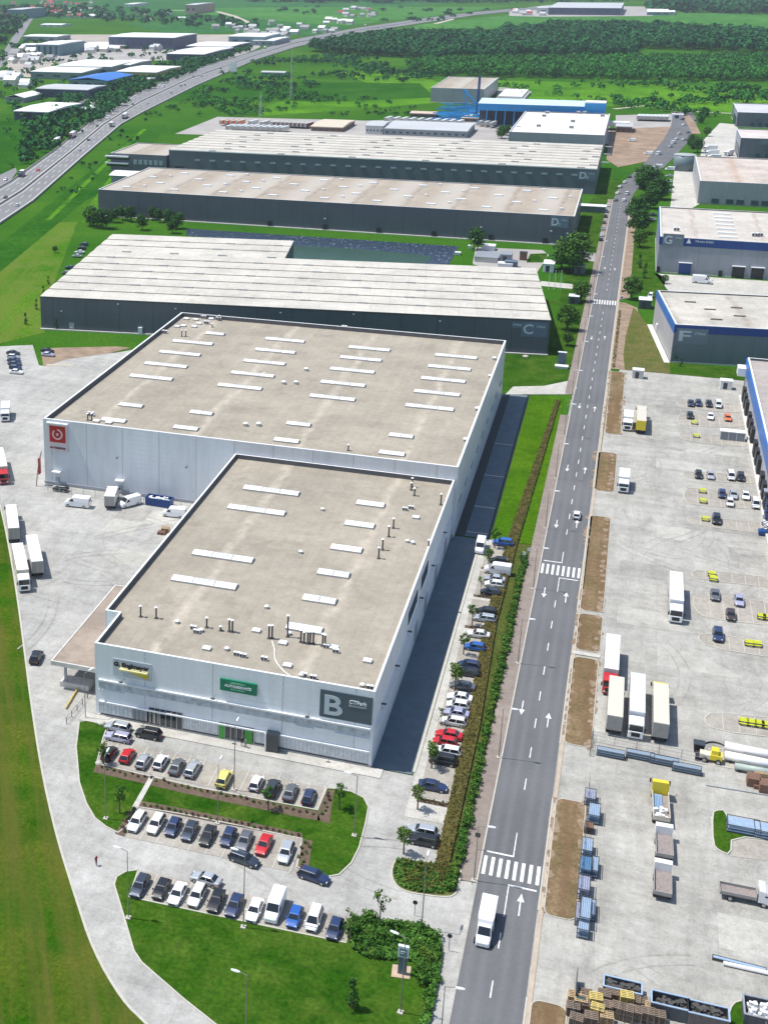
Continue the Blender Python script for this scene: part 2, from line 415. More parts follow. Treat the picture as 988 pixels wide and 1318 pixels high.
tag(ribbon(MB(), smooth([G(*p) for p in ((62,283),(84,262),(112,234),(142,205),(168,182),(186,166))], 2), [2.5+i*.05 for i in range(30)][:len(smooth([(0,0)]*6, 2))], .09).build('track', BRIGHT), kind='structure')
field([(-160,155),(60,155),(65,200),(18,216),(-160,300)], DARKM, .05)
# the rough verge left of the drive
VL = [(0,650),(9,690),(22,765),(33,850),(40,905),(53,990),(72,1075),(97,1155),(120,1225),(158,1290),(188,1318),(235,1370)]
VW = smooth([G(*p) for p in VL], 2)
sheet('grass_verge', [G(-160,600),G(0,638)]+list(VW)+[G(-160,1400)], .05, VERGE)
tag(ribbon(MB(), VW, .35, 0, z1=.16).build('kerb', KERB), kind='structure')

# ------------------------------------------------------------ yards and drives
YL = [(-120,446),(0,446),(42,444),(47,456),(92,458),(155,455),(235,470),(240,700)]
sheet('yard', [G(-160,452),G(0,446),G(42,444),G(50,470),G(54,471),G(92,459),G(150,454),G(185,448),(-128.5,392),(-128.5,279),(-77,279),(-77,183),(-28,183),(-22,183),(-22,195)]
      +[(-12.6,195),(-9.2,150),(-9.1,120),(-30,108),G(235,1370)]+list(VW)[::-1]+[G(0,638),G(-160,600)], .09, CONC)
sheet('yard', [(-.9,100),(170,100),(170,423),(4.5,423),(1.9,395)], .08, CONCR)
# concrete by G and H and the far yards
gsheet('yard', [(842,352),(1020,364),(1020,388),(945,384),(862,377)], .10, DRIVE)
gsheet('yard', [(862,268),(868,215),(905,203),(900,262),(890,268)], .10, DRIVE)
gsheet('yard', [(900,205),(905,180),(926,158),(948,160),(960,210)], .09, DRIVE)
gsheet('yard', [(280,150),(470,155),(640,150),(780,150),(790,185),(640,185),(225,172)], .07, M('far_yard', (.34,.32,.30), .9, .15, .04))
gsheet('yard', [(792,148),(872,146),(880,160),(870,172),(792,172)], .08, M('far_yard'))
gsheet('bare_ground', [(780,205),(785,166),(880,162),(884,172),(862,178),(830,208),(795,215)], .12, BARE)
gsheet('bare_ground', [(637,132),(642,112),(664,113),(684,118),(676,130)], .12, M('far_yard'))
# main road
def cx(Y): return -5.1+(Y-140)*.0065
RC = [(cx(y), y) for y in range(60, 741, 20)]+[(.6,770),(4,801),(9,835),(14.5,868),(22,930),(30,1000),(36,1075),(38,1130),(37,1185)]
RW = [8.5]*(len(RC)-9)+[9.5,11,12,13,15,17,18,18,17]
tag(ribbon(MB(), RC[:-9], 9.8, .095).build('road_shoulder', CONCR), kind='structure')
tag(ribbon(MB(), RC, RW, .13).build('road', ASPH), kind='structure')
mb = MB()
RL = [p for p in RC if p[1] < 820]
# gaps in the kerbs where drives cross
def kerbline(side, y0, y1):
    pts = [(cx(y)+side, y) for y in np.linspace(y0, y1, max(2, int((y1-y0)/6)))]
    ribbon(mb, pts, .22, .0, z1=.22)
for a, b in ((60,127),(160,372),(392,740)): kerbline(-4.36, a, b)
for a, b in ((60,140),(157,184),(200,231),(250,300),(318,344),(360,740)): kerbline(4.36, a, b)
tag(mb.build('kerb', KERB), kind='structure')
# pavement left of the road and tan gutter right of it
for a, b in ((60,127),(160,372),(392,740)):
    pts = [(cx(y)-5.72, y) for y in np.linspace(a, b, 12)]
    tag(ribbon(MB(), pts, 2.5, .19).build('pavement', PAVE), kind='structure')
tag(ribbon(MB(), [(cx(y)+4.75, y) for y in np.linspace(100, 740, 40)], .6, .17).build('pavement', M('gutter_strip', (.42,.35,.27), .9, .12, .5)), kind='structure')
# access road crossing to the yard behind A (fork at y about 380)
gsheet('road', [(660,498),(700,497),(738,489),(742,500),(735,508),(690,508),(650,508)], .15, DRIVE)
# road markings
mb = MB()
y = 64.0
while y < 735:
    if not (157 < y < 176 or 258 < y < 278 or 500 < y < 520):
        ribbon(mb, [(cx(y), y), (cx(y+3.2), y+3.2)], .17, .155)
    y += 9.3
def zebra(y0, y1, n=8):
    for i in range(n):
        x = cx((y0+y1)/2)-3.75+i*(7.5/(n-1)); mb.sheet([(x-.25,y0),(x+.25,y0),(x+.25,y1),(x-.25,y1)], .155)
zebra(162.3, 166.6); zebra(265.2, 270.2); zebra(506.5, 513.3, 9)
def bar(x0, y0, x1, y1): mb.sheet([(x0,y0),(x1,y0),(x1,y1),(x0,y1)], .158)
for yy, s in ((167.5, 1), (161.2, -1), (271.6, 1), (264.2, -1)):
    c = cx(yy)
    if s > 0: bar(c-3.8, yy, c+.1, yy+.35); bar(c-.08, yy+.35, c+.08, yy+6)
    else: bar(c-.1, yy-.35, c+3.8, yy); bar(c-.08, yy-7, c+.08, yy-.35)
def arrow(x, y, d):
    mb.sheet([(x-.1,y-2.4*d),(x+.1,y-2.4*d),(x+.1,y+.6*d),(x-.1,y+.6*d)], .158)
    mb.sheet([(x-.5,y+.6*d),(x+.5,y+.6*d),(x,y+2.4*d)], .160)
for px, py, d in ((669,1166,1),(671.7,912,-1),(705,928,1),(700.2,763.5,-1),(728,770,1),(716,675,-1),(742,675,1),(730,603,-1),(752.5,606,1),(745.5,523,-1),(765,527,1),(761,435,-1),(778,435,1),(778,345,-1),(791,347,1)):
    p = G(px, py); arrow(p.x, p.y, d)
tag(mb.build('road_marking', WHITE), kind='structure')
# asphalt lane in the shade of building B, canal basin beside A
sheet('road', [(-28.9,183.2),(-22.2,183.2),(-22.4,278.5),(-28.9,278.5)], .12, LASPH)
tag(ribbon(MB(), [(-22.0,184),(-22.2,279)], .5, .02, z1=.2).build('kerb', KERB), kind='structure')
# car park strip between the lane and the hedge
sheet('parking_strip', [(-21.6,172),(-14.2,172),(-14.9,279),(-21.9,279)], .13, DRIVE)
bed = MB(); stl = MB()
for yb in (176.8, 189.8, 204.0, 220.6, 236.0, 250.0, 263.5):
    stl.sheet([(-20.3,yb+1),(-15.1,yb+1),(-15.3,yb+12.4),(-20.5,yb+12.4)], .145)
tag(stl.build('parking_stalls', STALL), kind='structure')
# worn tracks in the verge, tyre arcs and repaired slabs in the yards
ztr = .06
for pp, wd in ():
    ztr += .004; tag(ribbon(MB(), smooth([G(*p) for p in pp], 2), wd*.7, ztr).build('track', M('flattened_grass', (.050,.090,.008), .95, .6, .35)), kind='structure')
rt = random.Random(11)
TY = concrete_mat('tyre_worn_concrete', (.375,.365,.335), jx=7.5, jy=7.5, stain=.25, joint=.95); PT = concrete_mat('newer_slab', (.44,.43,.39), jx=7.5, jy=7.5, stain=.15, joint=.95); PD = concrete_mat('older_slab', (.365,.355,.325), jx=7.5, jy=7.5, stain=.3, joint=.9)
def arc(x, y, a, n, k, wd=.35):
    P = []; 
    for i in range(n): P.append((x, y)); a += k+rt.uniform(-.01,.01); x += math.cos(a)*1.6; y += math.sin(a)*1.6
    return P
tm = MB(); zt = .0955
for (x0, x1, y0, y1, n) in ((8,34,145,400,34),(-106,-88,215,272,12),(-60,-20,140,180,5)):
    for _ in range(n):
        P = arc(rt.uniform(x0,x1), rt.uniform(y0,y1), rt.uniform(0,6.28), rt.randint(8,18), rt.uniform(-.12,.12))
        P = [p for p in P if x0-1 < p[0] < x1+1]
        if len(P) < 4: continue
        for s in (-.95,.95): zt += .00035; ribbon(tm, P, .3, zt, side=s)
tag(tm.build('tyre_track', TY), kind='structure')
for (x0, x1, y0, y1, n, z) in ((7,34,150,400,16,.0855),(-108,-92,240,268,4,.0945)):
    for i in range(n):
        x = round(rt.uniform(x0,x1)/7.5)*7.5; y = round(rt.uniform(y0,y1)/7.5)*7.5; tag(MB().sheet([(x+.1,y+.1),(x+7.4*rt.randint(1,2),y+.1),(x+7.4,y+7.4),(x+.1,y+7.4)], z+i*.0004).build('slab_patch', rt.choice((PT,PD))), kind='structure')
# ------------------------------------------------------------ lawns with kerbs
def lawn(pts, mat=LAWN, z=.16, kerb=True, closed=True, sm=0, h=.1):
    P = [G(*p) if len(p) == 2 else Vector(p) for p in pts]
    if sm: P = smooth(P, sm, True)
    P = [Vector((p[0],p[1])) for p in P]
    sheet('lawn', P, z, mat)
    if kerb:
        m2 = MB(); ribbon(m2, P+[P[0]], .22, .0, z1=z+.05); tag(m2.build('kerb', KERB), kind='structure')
L1 = [(102,930),(98,962),(102,1008),(111,1035),(122,1054),(136,1065),(152,1073),(166,1062),(178,1040),(240,1050),(389,1081),(385,1100),(382,1117),(404,1127),(420,1130),(436,1127),(452,1112),(462,1092),(470,1062),(474,1040),(468,1028),(452,1020),(428,1016),(420,1016),(409,1044),(250,1014),(124,984),(133,950),(140,931),(122,927)]
lawn(L1)
L2 = [(178,1121),(162,1123),(150,1130),(147,1140),(153,1160),(162,1190),(172,1225),(182,1240),(199,1255),(237,1288),(285,1326),(300,1370),(545,1370),(551,1318),(556,1290),(569,1228),(565,1208),(521,1190),(453,1183),(445,1215),(340,1193),(186,1160),(166,1156)]
lawn(L2[:-3]+L2[-3:])
L3 = [(510,1105),(504,1118),(504,1131),(510,1142),(522,1149),(544,1153),(570,1156),(583,1155),(589,1146),(594,1114),(555,1112)]
lawn(L3, mat=grass_mat('shrub_bed_ground', (.10,.12,.03), (.16,.14,.06), (.06,.09,.02), mid=.4, fine=1.5), sm=1)
# mulch beds
for pp in ([(124,984),(250,1014),(409,1046),(412,1058),(388,1054),(244,1024),(120,995)],
           [(420,1018),(430,1018),(424,1062),(408,1057),(410,1044)],
           [(389,1081),(402,1084),(396,1124),(382,1118)],
           [(178,1040),(389,1081),(388,1074),(240,1043),(180,1032)],
           [(170,1040),(178,1042),(160,1078),(148,1074)]):
    gsheet('planting_bed', pp, .19, SOIL)
gsheet('path', [(193,1000),(199,1001),(177,1042),(170,1040)], .21, DRIVE)
# parking stalls: paved rows
for pp in ([(134,951),(420,1016),(409,1044),(124,983)], [(178,1041),(389,1081),(376,1124),(160,1078)], [(178,1121),(460,1185),(447,1215),(166,1156)]):
    gsheet('parking_stalls', pp, .135, STALL)
mb = MB()
def stall_lines(x0, x1, y0, y1, n):
    for i in range(n+1):
        x = x0+(x1-x0)*i/n; mb.sheet([(x-.06,y0),(x+.06,y0),(x+.06,y1),(x-.06,y1)], .150)
a, b = G(134,951), G(420,1016); a2 = G(124,983)
stall_lines(a.x+.3, b.x-.2, a2.y, a.y, 15)
a, b = G(178,1041), G(389,1081); a2 = G(160,1078)
stall_lines(a.x+.3, b.x, a2.y, a.y, 10)
a, b = G(178,1121), G(460,1185); a2 = G(166,1156)
stall_lines(a.x+.3, b.x, a2.y, a.y, 12)
tag(mb.build('parking_marking', M('stall_line', (.50,.48,.43), .8, .1, 2)), kind='structure')
# front apron under building B
m2 = MB().box(-79, 180.4, .0, -26.8, 182.9, .24); tag(m2.build('pavement', DRIVE), kind='structure')
# lawn strip between basin and road, hedge ground
sheet('lawn', [(-20.6,279.3),(-11.0,279.3),(-10.4,387),(-13,388),(-20.2,387)], .10, LIME)
sheet('lawn', [(-15.4,140+18),(-11.0,160),(-9.7,160),(-9.7,279),(-14.6,279),(-16.9,279)], .12, grass_mat('hedge_ground', (.07,.09,.02), (.1,.11,.03), (.05,.07,.015)))
sheet('lawn', [(-60,388),(-9.6,392),(-7.9,500),(-8,600),(-19,612),(-19,506),(-30,506),(-18,500),(-18,432),(-150,409),(-120,386)], .07, LAWN)
sheet('lawn', [(-20,612),(-7.4,600),(-6.4,735),(0,800),(-6,815),(-15,754),(-19,700)], .07, LAWN)
# right of the road: dry strip and lawns
sheet('bare_ground', [(cx(423)+5.1,423),(6.3,423),(8.5,440),(11,465),(9,505),(4.5,512),(cx(512)+5.1,512)], .12, M('trodden_earth', (.26,.19,.13), .95, .3, .25))
sheet('dry_lawn', [(6.0,423),(19.4,423),(19.4,436),(12.6,482),(9,500),(7.5,505),(5.6,465),(5.2,440)], .14, OLIVE)
sheet('lawn', [(6.4,423),(60,423),(90,436),(19.6,436)], .13, LAWN)
sheet('lawn', [(4.6,520),(11,530),(18,500),(19,560),(15,569),(15,700),(5,700)], .10, LAWN)
sheet('bare_ground', [(cx(520)+5.1,516),(6,520),(6.5,735),(cx(735)+5.1,740)], .12, M('trodden_earth'))
# dry islands between the road and the right yard
for y0, y1 in ((100,140),(156.5,184.5),(200.5,231),(233.8,249.2),(250.6,300.5),(316.8,344.8),(360,420)):
    x0 = .1+(y0-150)*.004; r = 1.2
    x1 = 4.35+(y0-150)*.006
    if y0 > 355: x0, x1 = 1.9, 6.0
    P = smooth([(x0,y0),(x1,y0),(x1+.2,y1),(x0+.15,y1)], 0, True)
    P = []
    for (cx_, cy_, a0) in ((x1-r,y0+r,-90),(x1-r+.1,y1-r,0),(x0+r,y1-r,90),(x0+r,y0+r,180)):
        for k in range(5):
            a = math.radians(a0+k*22.5); P.append((cx_+r*math.cos(a), cy_+r*math.sin(a)))
    sheet('dry_lawn', P, .17, DRY)
    m2 = MB(); ribbon(m2, P+[P[0]], .13, 0, z1=.2); tag(m2.build('kerb', KERB), kind='structure')
# pale ramps crossing those islands
for y0 in (232.4,): sheet('path', [(-.2,y0-.6),(5,y0-.6),(5,y0+.6),(-.2,y0+.6)], .22, DRIVE)
# right yard stall islands
isl = [[(868,519),(878,515),(958,521),(960,533),(885,527)], [(872,546),(872,535),(882,531),(961,541),(962,551),(884,549)],
 [(872,561),(880,557),(966,565),(969,577),(885,569)], [(876,611),(885,607),(970,613),(974,625),(888,617)],
 [(879,643),(881,631),(889,628),(984,640),(988,657),(889,651)], [(882,670),(891,665),(1010,676),(1010,691),(896,677)],
 [(887,741),(897,733),(1010,747),(1010,759),(904,747)], [(891,775),(895,765),(1010,778),(1010,808),(908,797),(894,785)],
 [(896,822),(906,815),(1010,831),(1010,850),(910,834)], [(904,927),(916,917),(1010,927),(1010,952),(918,941)]]
isl += [[(906,975),(914,962),(1010,972),(1010,995),(925,990)], [(944,1080),(944,1076),(1010,1084),(1010,1107),(944,1102)]]
for pp in isl[:-1]:
    P = smooth([G(*p) for p in pp], 1, True)
    sheet('parking_stalls', P, .13, STALL)
    m2 = MB(); ribbon(m2, list(P)+[P[0]], .22, 0, z1=.2); tag(m2.build('kerb', KERB), kind='structure')
mb = MB()
for pp in isl[:-1]:
    P = [G(*p) for p in pp]; ys = [p.y for p in P]; xs = [p.x for p in P]
    y0, y1 = min(ys)+.5, max(ys)-.5; x = min(xs)+3.2
    while x < max(xs)-.5: mb.sheet([(x-.05,y0),(x+.05,y0),(x+.05,y1),(x-.05,y1)], .145); x += 2.6
for (px, py, n, dx, dy) in ((932,512,4,0,4.6),(946,580,8,0,5.0),(972,703,6,0,4.3)):
    p = G(px, py)
    for k in range(n): yy = p.y-k*4.6; mb.sheet([(p.x,yy-.1),(p.x+4.0,yy-.1),(p.x+4.0,yy+.1),(p.x,yy+.1)], .12)
tag(mb.build('parking_marking', M('stall_line')), kind='structure')
# the small lawn island in the lower right yard
lawn([(916,1048),(922,1044),(934,1045),(937,1068),(1010,1078),(1010,1085),(941,1077),(940,1102),(924,1096),(917,1088)], z=.18, sm=1)
gsheet('parking_stalls', [(942,1079),(1010,1087),(1010,1112),(940,1103)], .12, STALL)
lawn([(936,1310),(942,1293),(955,1289),(968,1292),(966,1330),(934,1330)], mat=LAWN, z=.18, sm=1)
# bare scattered earth and stones spilling over the edges of the dry islands
re_ = random.Random(4); se = MB(); ze = .178
for y0, y1 in ((156.5,184.5),(200.5,231),(233.8,249.2),(250.6,300.5),(316.8,344.8),(360,420)):
    for _ in range(int((y1-y0)*1.1)):
        s = re_.random() < .5; x = (.2 if s else 4.3)+re_.uniform(-.35,.35)+(1.6 if y0 > 355 else 0); y = re_.uniform(y0,y1); r = re_.uniform(.25,.8); ze += .0001
        se.sheet([(x+math.cos(a)*r*re_.uniform(.6,1.2), y+math.sin(a)*r*1.6*re_.uniform(.6,1.2)) for a in np.linspace(0,5.6,8)], ze)
tag(se.build('bare_ground', M('spilt_earth', (.24,.175,.115), .95, .3, 1.2)), kind='structure')
# dry patch left yard
gsheet('bare_ground', [(52,450),(70,448),(150,446),(168,448),(140,455),(88,462),(56,472)], .13, M('trodden_earth'))
# ------------------------------------------------------------ building materials
LGREY = panel_mat('pale_grey_cladding', (.76,.79,.815), rib=1.2, seam=12.0, x0=-76.8, seamk=.72)
BGREY = panel_mat('light_cladding', (.60,.63,.66), rib=1.2, seam=9.4, x0=-128.8, seamk=.70)
DARK = panel_mat('anthracite_cladding', (.092,.108,.135), rib=1.5, seam=12.0, seamk=.6)
DARK2 = panel_mat('slate_cladding', (.11,.128,.16), rib=1.5, seam=12.0, seamk=.7)
GGREY = panel_mat('mid_grey_cladding', (.29,.31,.35), rib=1.5, seam=8.0, seamk=.8)
FGREEN = panel_mat('grey_green_cladding', (.14,.18,.20), rib=1.5, seam=12.0, seamk=.8)
PGREY = panel_mat('pinkish_grey_cladding', (.42,.41,.43), rib=1.5, seam=8.0, seamk=.85)
BLUE = panel_mat('blue_cladding', (.020,.13,.42), rib=2, seam=9, seamk=.8)
NAVY = panel_mat('navy_cladding', (.012,.055,.24), rib=2, seam=9, seamk=.7)
ROOFA = roof_mat('gravelled_roof', (.365,.325,.262), (.50,.44,.36), 25.0, -128.8, 1.8, grid=(1.9,24,.07), dark=.87)
ROOFC = roof_mat('pale_ribbed_roof', (.56,.535,.475), (.4,.3,.2), 0, 0, grid=(5.8,2.9,.13), dark=.84, grime=.22)
ROOFD2 = roof_mat('sandy_roof', (.37,.315,.25), (.24,.19,.145), 23.5, -250, 2.2, bandcol=(.47,.44,.39), bandper=23.5, grime=.2)
ROOFF = roof_mat('stained_pale_roof', (.52,.49,.43), (.30,.25,.20), 22, 12, 2.0, grid=(6,6,.10), dark=.86, grime=.35)
ROOFW = M('white_roof', (.68,.67,.65), .8, .1, .05)
CONCW = M('concrete_plinth', (.55,.53,.49), .85, .12, 1)
COPING = M('white_coping', (.74,.75,.76), .5, .05, 1)
PINNER = M('parapet_inner_shade', (.11,.11,.115), .8, .15, 1)  # shade of the inner parapet faces put into the colour
SKYL = M('skylight_polycarbonate', (.80,.81,.80), .35, .05, .5)
SKYD = M('skylight_dusty', (.60,.61,.60), .4, .12, .8)
SKYF = M('skylight_frame', (.42,.42,.41), .5, .1, 1)
GLASS = M('dark_glass', (.02,.03,.04), .08, 0, 1, spec=.8)
LOUVRE = M('translucent_strip', (.46,.50,.54), .4, .28, 1.2)
SIGNG = M('slate_sign', (.075,.105,.125), .6, .08, .5)
SIGNGR = M('green_sign', (.0,.19,.095), .5, 0)
SIGNW = M('white_lettering', (.80,.82,.84), .5, 0)
SIGNP = M('pale_lettering', (.50,.56,.60), .5, 0)
SIGNT = M('faint_green_lettering', (.25,.60,.40), .5, 0)
BLACK = M('black_lettering', (.01,.01,.012), .5, 0)
YEL = M('yellow_panel', (.62,.50,.02), .5, .04)
RED = M('red_panel', (.42,.012,.012), .5, .04)
VENT = M('vent_metal', (.50,.49,.46), .5, .1)
VENTD = M('vent_dark', (.08,.08,.08), .7, .1)  # darker metal for pipes, fan necks and grilles
WIN = M('far_window', (.05,.075,.10), .2, 0)

def hollow_roof(root, x0, x1, y0, y1, H, roofmat, wallmat, par=1.0, copw=.45, inner=PINNER, name='wall', plinth=.5, foot=None):
    """walls with a parapet round a sunk roof deck"""
    P = foot or [(x0,y0),(x1,y0),(x1,y1),(x0,y1)]
    wl = MB(); n = len(P)
    pl = MB()
    for i in range(n):
        a, b = Vector(P[i]), Vector(P[(i+1)%n])
        wl.add([(a.x,a.y,.3 if plinth else 0),(b.x,b.y,.3 if plinth else 0),(b.x,b.y,H),(a.x,a.y,H)], [(0,1,2,3)])
    w_ = wl.build(name, wallmat, root)
    cp = MB(); inn = MB()
    cen = Vector((sum(p[0] for p in P)/n, sum(p[1] for p in P)/n))
    # inner offset polygon
    Q = []
    for i in range(n):
        a, b, c = Vector(P[i-1]), Vector(P[i]), Vector(P[(i+1)%n])
        d1, d2 = (b-a).normalized(), (c-b).normalized()
        n1, n2 = Vector((-d1.y,d1.x)), Vector((-d2.y,d2.x))
        Q.append(b+(n1+n2)*copw if abs(d1.dot(d2)) < .5 else b+n1*copw)
    for i in range(n):
        a, b, c, d = P[i], P[(i+1)%n], Q[(i+1)%n], Q[i]
        o = .06
        cp.add([(a[0],a[1],H),(b[0],b[1],H),(c[0],c[1],H),(d[0],d[1],H)], [(0,1,2,3)])
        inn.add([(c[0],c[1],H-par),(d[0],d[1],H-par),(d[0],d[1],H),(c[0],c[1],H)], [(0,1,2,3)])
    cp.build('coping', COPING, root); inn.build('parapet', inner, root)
    deck = MB().sheet([(q[0],q[1]) for q in Q], H-par)
    r = deck.build('roof', roofmat, root)
    if plinth:
        for i in range(n):
            a, b = Vector(P[i]), Vector(P[(i+1)%n]); d = (b-a).normalized(); nn = Vector((d.y,-d.x))*.12
            pl.add([(a.x+nn.x,a.y+nn.y,0),(b.x+nn.x,b.y+nn.y,0),(b.x+nn.x,b.y+nn.y,.42),(a.x+nn.x,a.y+nn.y,.42),(b.x-nn.x,b.y-nn.y,.42),(a.x-nn.x,a.y-nn.y,.42)], [(0,1,2,3),(3,2,4,5)])
        pl.build('plinth', CONCW, root)
    return r
def skylight(parent, p0, p1, z, wd=2.0, n=3):
    """a raised polycarbonate rooflight: kerb frame and n shallow domed panels"""
    L = p1-p0; mb = MB(); mb.box(0,-wd/2-.1,0,L,wd/2+.1,.35,1)
    for i in range(n):
        a, b = L*i/n+.08, L*(i+1)/n-.08
        mb.loft([[(a,-wd/2,.35),(a,wd/2,.35),(a,wd/4,.62),(a,-wd/4,.62)],[(b,-wd/2,.35),(b,wd/2,.35),(b,wd/4,.62),(b,-wd/4,.62)]], 2 if (n == 3 and i == 1) or (n == 2 and i == 1) else 0)
        q = a+.9
        while q < b-.4: mb.box(q-.03,-wd/4,.60,q+.03,wd/4,.65,1); q += 1.0
    return mb
def add_sky(roof, pxa, pxb, py, z, n=3, wd=2.0):
    c = G((pxa+pxb)/2, py, z+.4)
    x0, x1 = xat(pxa+3, c.y, z+.4), xat(pxb-3, c.y, z+.4)
    o = skylight(roof, x0, x1, z, wd, n).build('skylight', [SKYL, SKYF, SKYD], roof); o.location = (x0, c.y, z+.003)
def pipe_mesh(h, r=.16):
    mb = MB(); mb.tube((0,0,0),(0,0,h),r,8,0); mb.tube((0,0,h),(0,0,h+.18),r*2.1,8,1,r2=r*.6); mb.box(-.3,-.3,0,.3,.3,.12,0); return mb
PIPE = {}
def vent_pipe(roof, px, py, z, h=1.6):
    k = round(h,1)
    if k not in PIPE: PIPE[k] = pipe_mesh(h).mesh('vent_pipe', [VENTD, SKYL])
    link('vent_pipe', PIPE[k], roof, G(px, py, z)+Vector((0,0,.003)))
fan_me = None
def roof_fan(roof, px, py, z, s=1.0, kind=0):
    mb = MB()
    if kind == 0:   # mushroom fan on an upstand
        mb.box(-.55,-.55,0,.55,.55,.55,0); mb.tube((0,0,.55),(0,0,.75),.4,10,1); mb.tube((0,0,.75),(0,0,1.0),.75,12,2,r2=.45)
    elif kind == 1: # air conditioning unit
        mb.box(-.9,-.45,.15,.9,.45,1.15,2); mb.box(-.8,-.47,.25,-.1,-.455,1.05,1); mb.box(.1,-.47,.25,.8,-.455,1.05,1); mb.box(-.8,-.4,0,-.6,.4,.15,0); mb.box(.6,-.4,0,.8,.4,.15,0); mb.tube((0,0,1.15),(0,0,1.2),.35,10,0)
    else:           # smoke hatch box
        mb.box(-.9,-.7,0,.9,.7,.45,0); mb.loft([[(-.95,-.75,.45),(.95,-.75,.45),(.95,.75,.45),(-.95,.75,.45)],[(-.8,-.6,.62),(.8,-.6,.62),(.8,.6,.62),(-.8,.6,.62)]],2)
    o = mb.build(('roof_fan','cooling_unit','smoke_hatch')[kind], [VENT, VENTD, SKYL], roof); o.location = G(px, py, z)+Vector((0,0,.003)); o.scale = (s,s,s); return o

# ------------------------------------------------------------ building A (large flat-roofed warehouse behind)
HA = 17.3; A0, A1, AY0, AY1 = -128.8, -28.2, 277.2, 384.0
bA = thing('warehouse', 'largest sand-roofed warehouse, red square sign on its pale wall, behind the one lettered B', 'warehouse', (0,0,0), group='warehouses of the logistics park')
rA = hollow_roof(bA, A0, A1, AY0, AY1, HA, ROOFA, BGREY, 1.25, .5)
zA = HA-1.25
for a, b, y, n in ((262,292,428.7,2),(220,277,440,3),(203,261,454,3),(184,244,469,3),(165,225,485,3),
    (339,395,437,3),(326,383,451,3),(311,370,465.5,3),(295,356,481,3),(278,340,497,3),
    (446,505,448,3),(435,494,461,3),(422,485,476,3),(410,473,493,3),(396,460,511,3),
    (557,617,458,3),(548,609,472.5,3),(539,602,488,3),(530,595,505,3),(519,587,523.5,3),
    (151,187,520.7,2),(129,165,540,1),(242,277,530.5,2),(221,258,550,1),(366,403,545,2),(350,388,566,1),(498,535,560,2),(485,524,582.5,1)):
    add_sky(rA, a, b, y, zA, n, 2.1)
for px, py, k in ((365,494,0),(381,494,0),(394,477,0),(316,548,0),(333,548,0),(636,463,0),(631,486,0),(614,528,0),(599,568,0),(443,423,1),(212,429,1),(240,411,2),(252,412,2),(262,410,1),(272,411,2),(256,417,2),(266,417,1),(281,412,1),(228,421,2),(236,420,2),(250,421,2),(117,535,1),(124,543,2),(140,545,2)):
    roof_fan(rA, px, py, zA, .9, k)
for px, py, h in ((282,413,1.8),(273,421,1.2),(234,433,2),(239,433,2),(113,541,1.8),(118,541,1.8),(448,580,1.5),(340,483,.8)): vent_pipe(rA, px, py, zA, h)
# red square sign
sg = MB(); p0, p1 = FY(64,547,277.2), FY(86,572,277.2); q0 = FY(65,576,277.2)
X0, X1, ZT, ZB = p0.x, p1.x, p0.z+.2, FY(66,574,277.2).z-1.0
o = MB().box(X0-.35,276.75,ZB,X1+.35,277.15,ZT+.4).build('sign', M('pink_white_board', (.60,.52,.54), .5, .03), bA)
MB().box(X0-.6,276.3,ZT+.45,X1+.6,277.15,ZT+.75).build('sign_cap', COPING, o)
side = (X1-X0)
MB().box(X0+.1,276.68,ZT-.0-side+.1,X1-.1,276.745,ZT-.1).build('red_square', RED, o)
ccx, ccz, rr = (X0+X1)/2, ZT-side/2, side*.30
ring = MB(); pts = []
for k in range(25):
    a = math.radians(-230+k*(320/24)); pts.append((math.cos(a), math.sin(a)))
for (a, b), (c, d) in zip(pts[:-1], pts[1:]):
    ring.add([(ccx+a*rr*.72,276.62,ccz+b*rr*.72),(ccx+c*rr*.72,276.62,ccz+d*rr*.72),(ccx+c*rr*1.08,276.62,ccz+d*rr*1.08),(ccx+a*rr*1.08,276.62,ccz+b*rr*1.08)], [(0,1,2,3)])
ring.tube((ccx,276.66,ccz),(ccx,276.60,ccz),rr*.28,14)
ring.build('emblem', M('pink_emblem', (.72,.42,.42), .5, 0), o)
letters('lettering', 'artsana', X0+.15, X1-.15, ZB+.65, ZB+1.25, 276.72, M('maroon_lettering', (.12,.01,.02), .5, 0), o, .03)
# front wall features of A: lamps, doors, ladder
for px, py in ((152,588),(241,600)):
    p = FY(px, py, 277.2); mb = MB(); mb.box(p.x-.25,276.2,p.z-.1,p.x+.25,276.5,p.z+.1); mb.tube((p.x,277.15,p.z+.2),(p.x,276.4,p.z),.05,6); mb.build('wall_lamp', DSTEEL, bA)
for px, py in ((74,606),(155,617)):
    p = FY(px, py, 277.2); MB().box(p.x-1.1,275.9,p.z-.1,p.x+1.1,277.15,p.z+.12).build('door_canopy', COPING, bA)
    MB().box(p.x-.6,277.09,.1,p.x+.6,277.16,2.2).build('door', M('grey_door', (.35,.38,.42), .5, .05), bA)
MB().box(A0-.1,276.9,.4,A1+.1,277.14,.9).build('base_trim', M('grey_door'), bA)
for i in range(9):
    Y = 283+i*11.3; MB().box(A1+.02,Y,6.2,A1+.25,Y+4,7.0).build('window', M('grey_door'), bA)
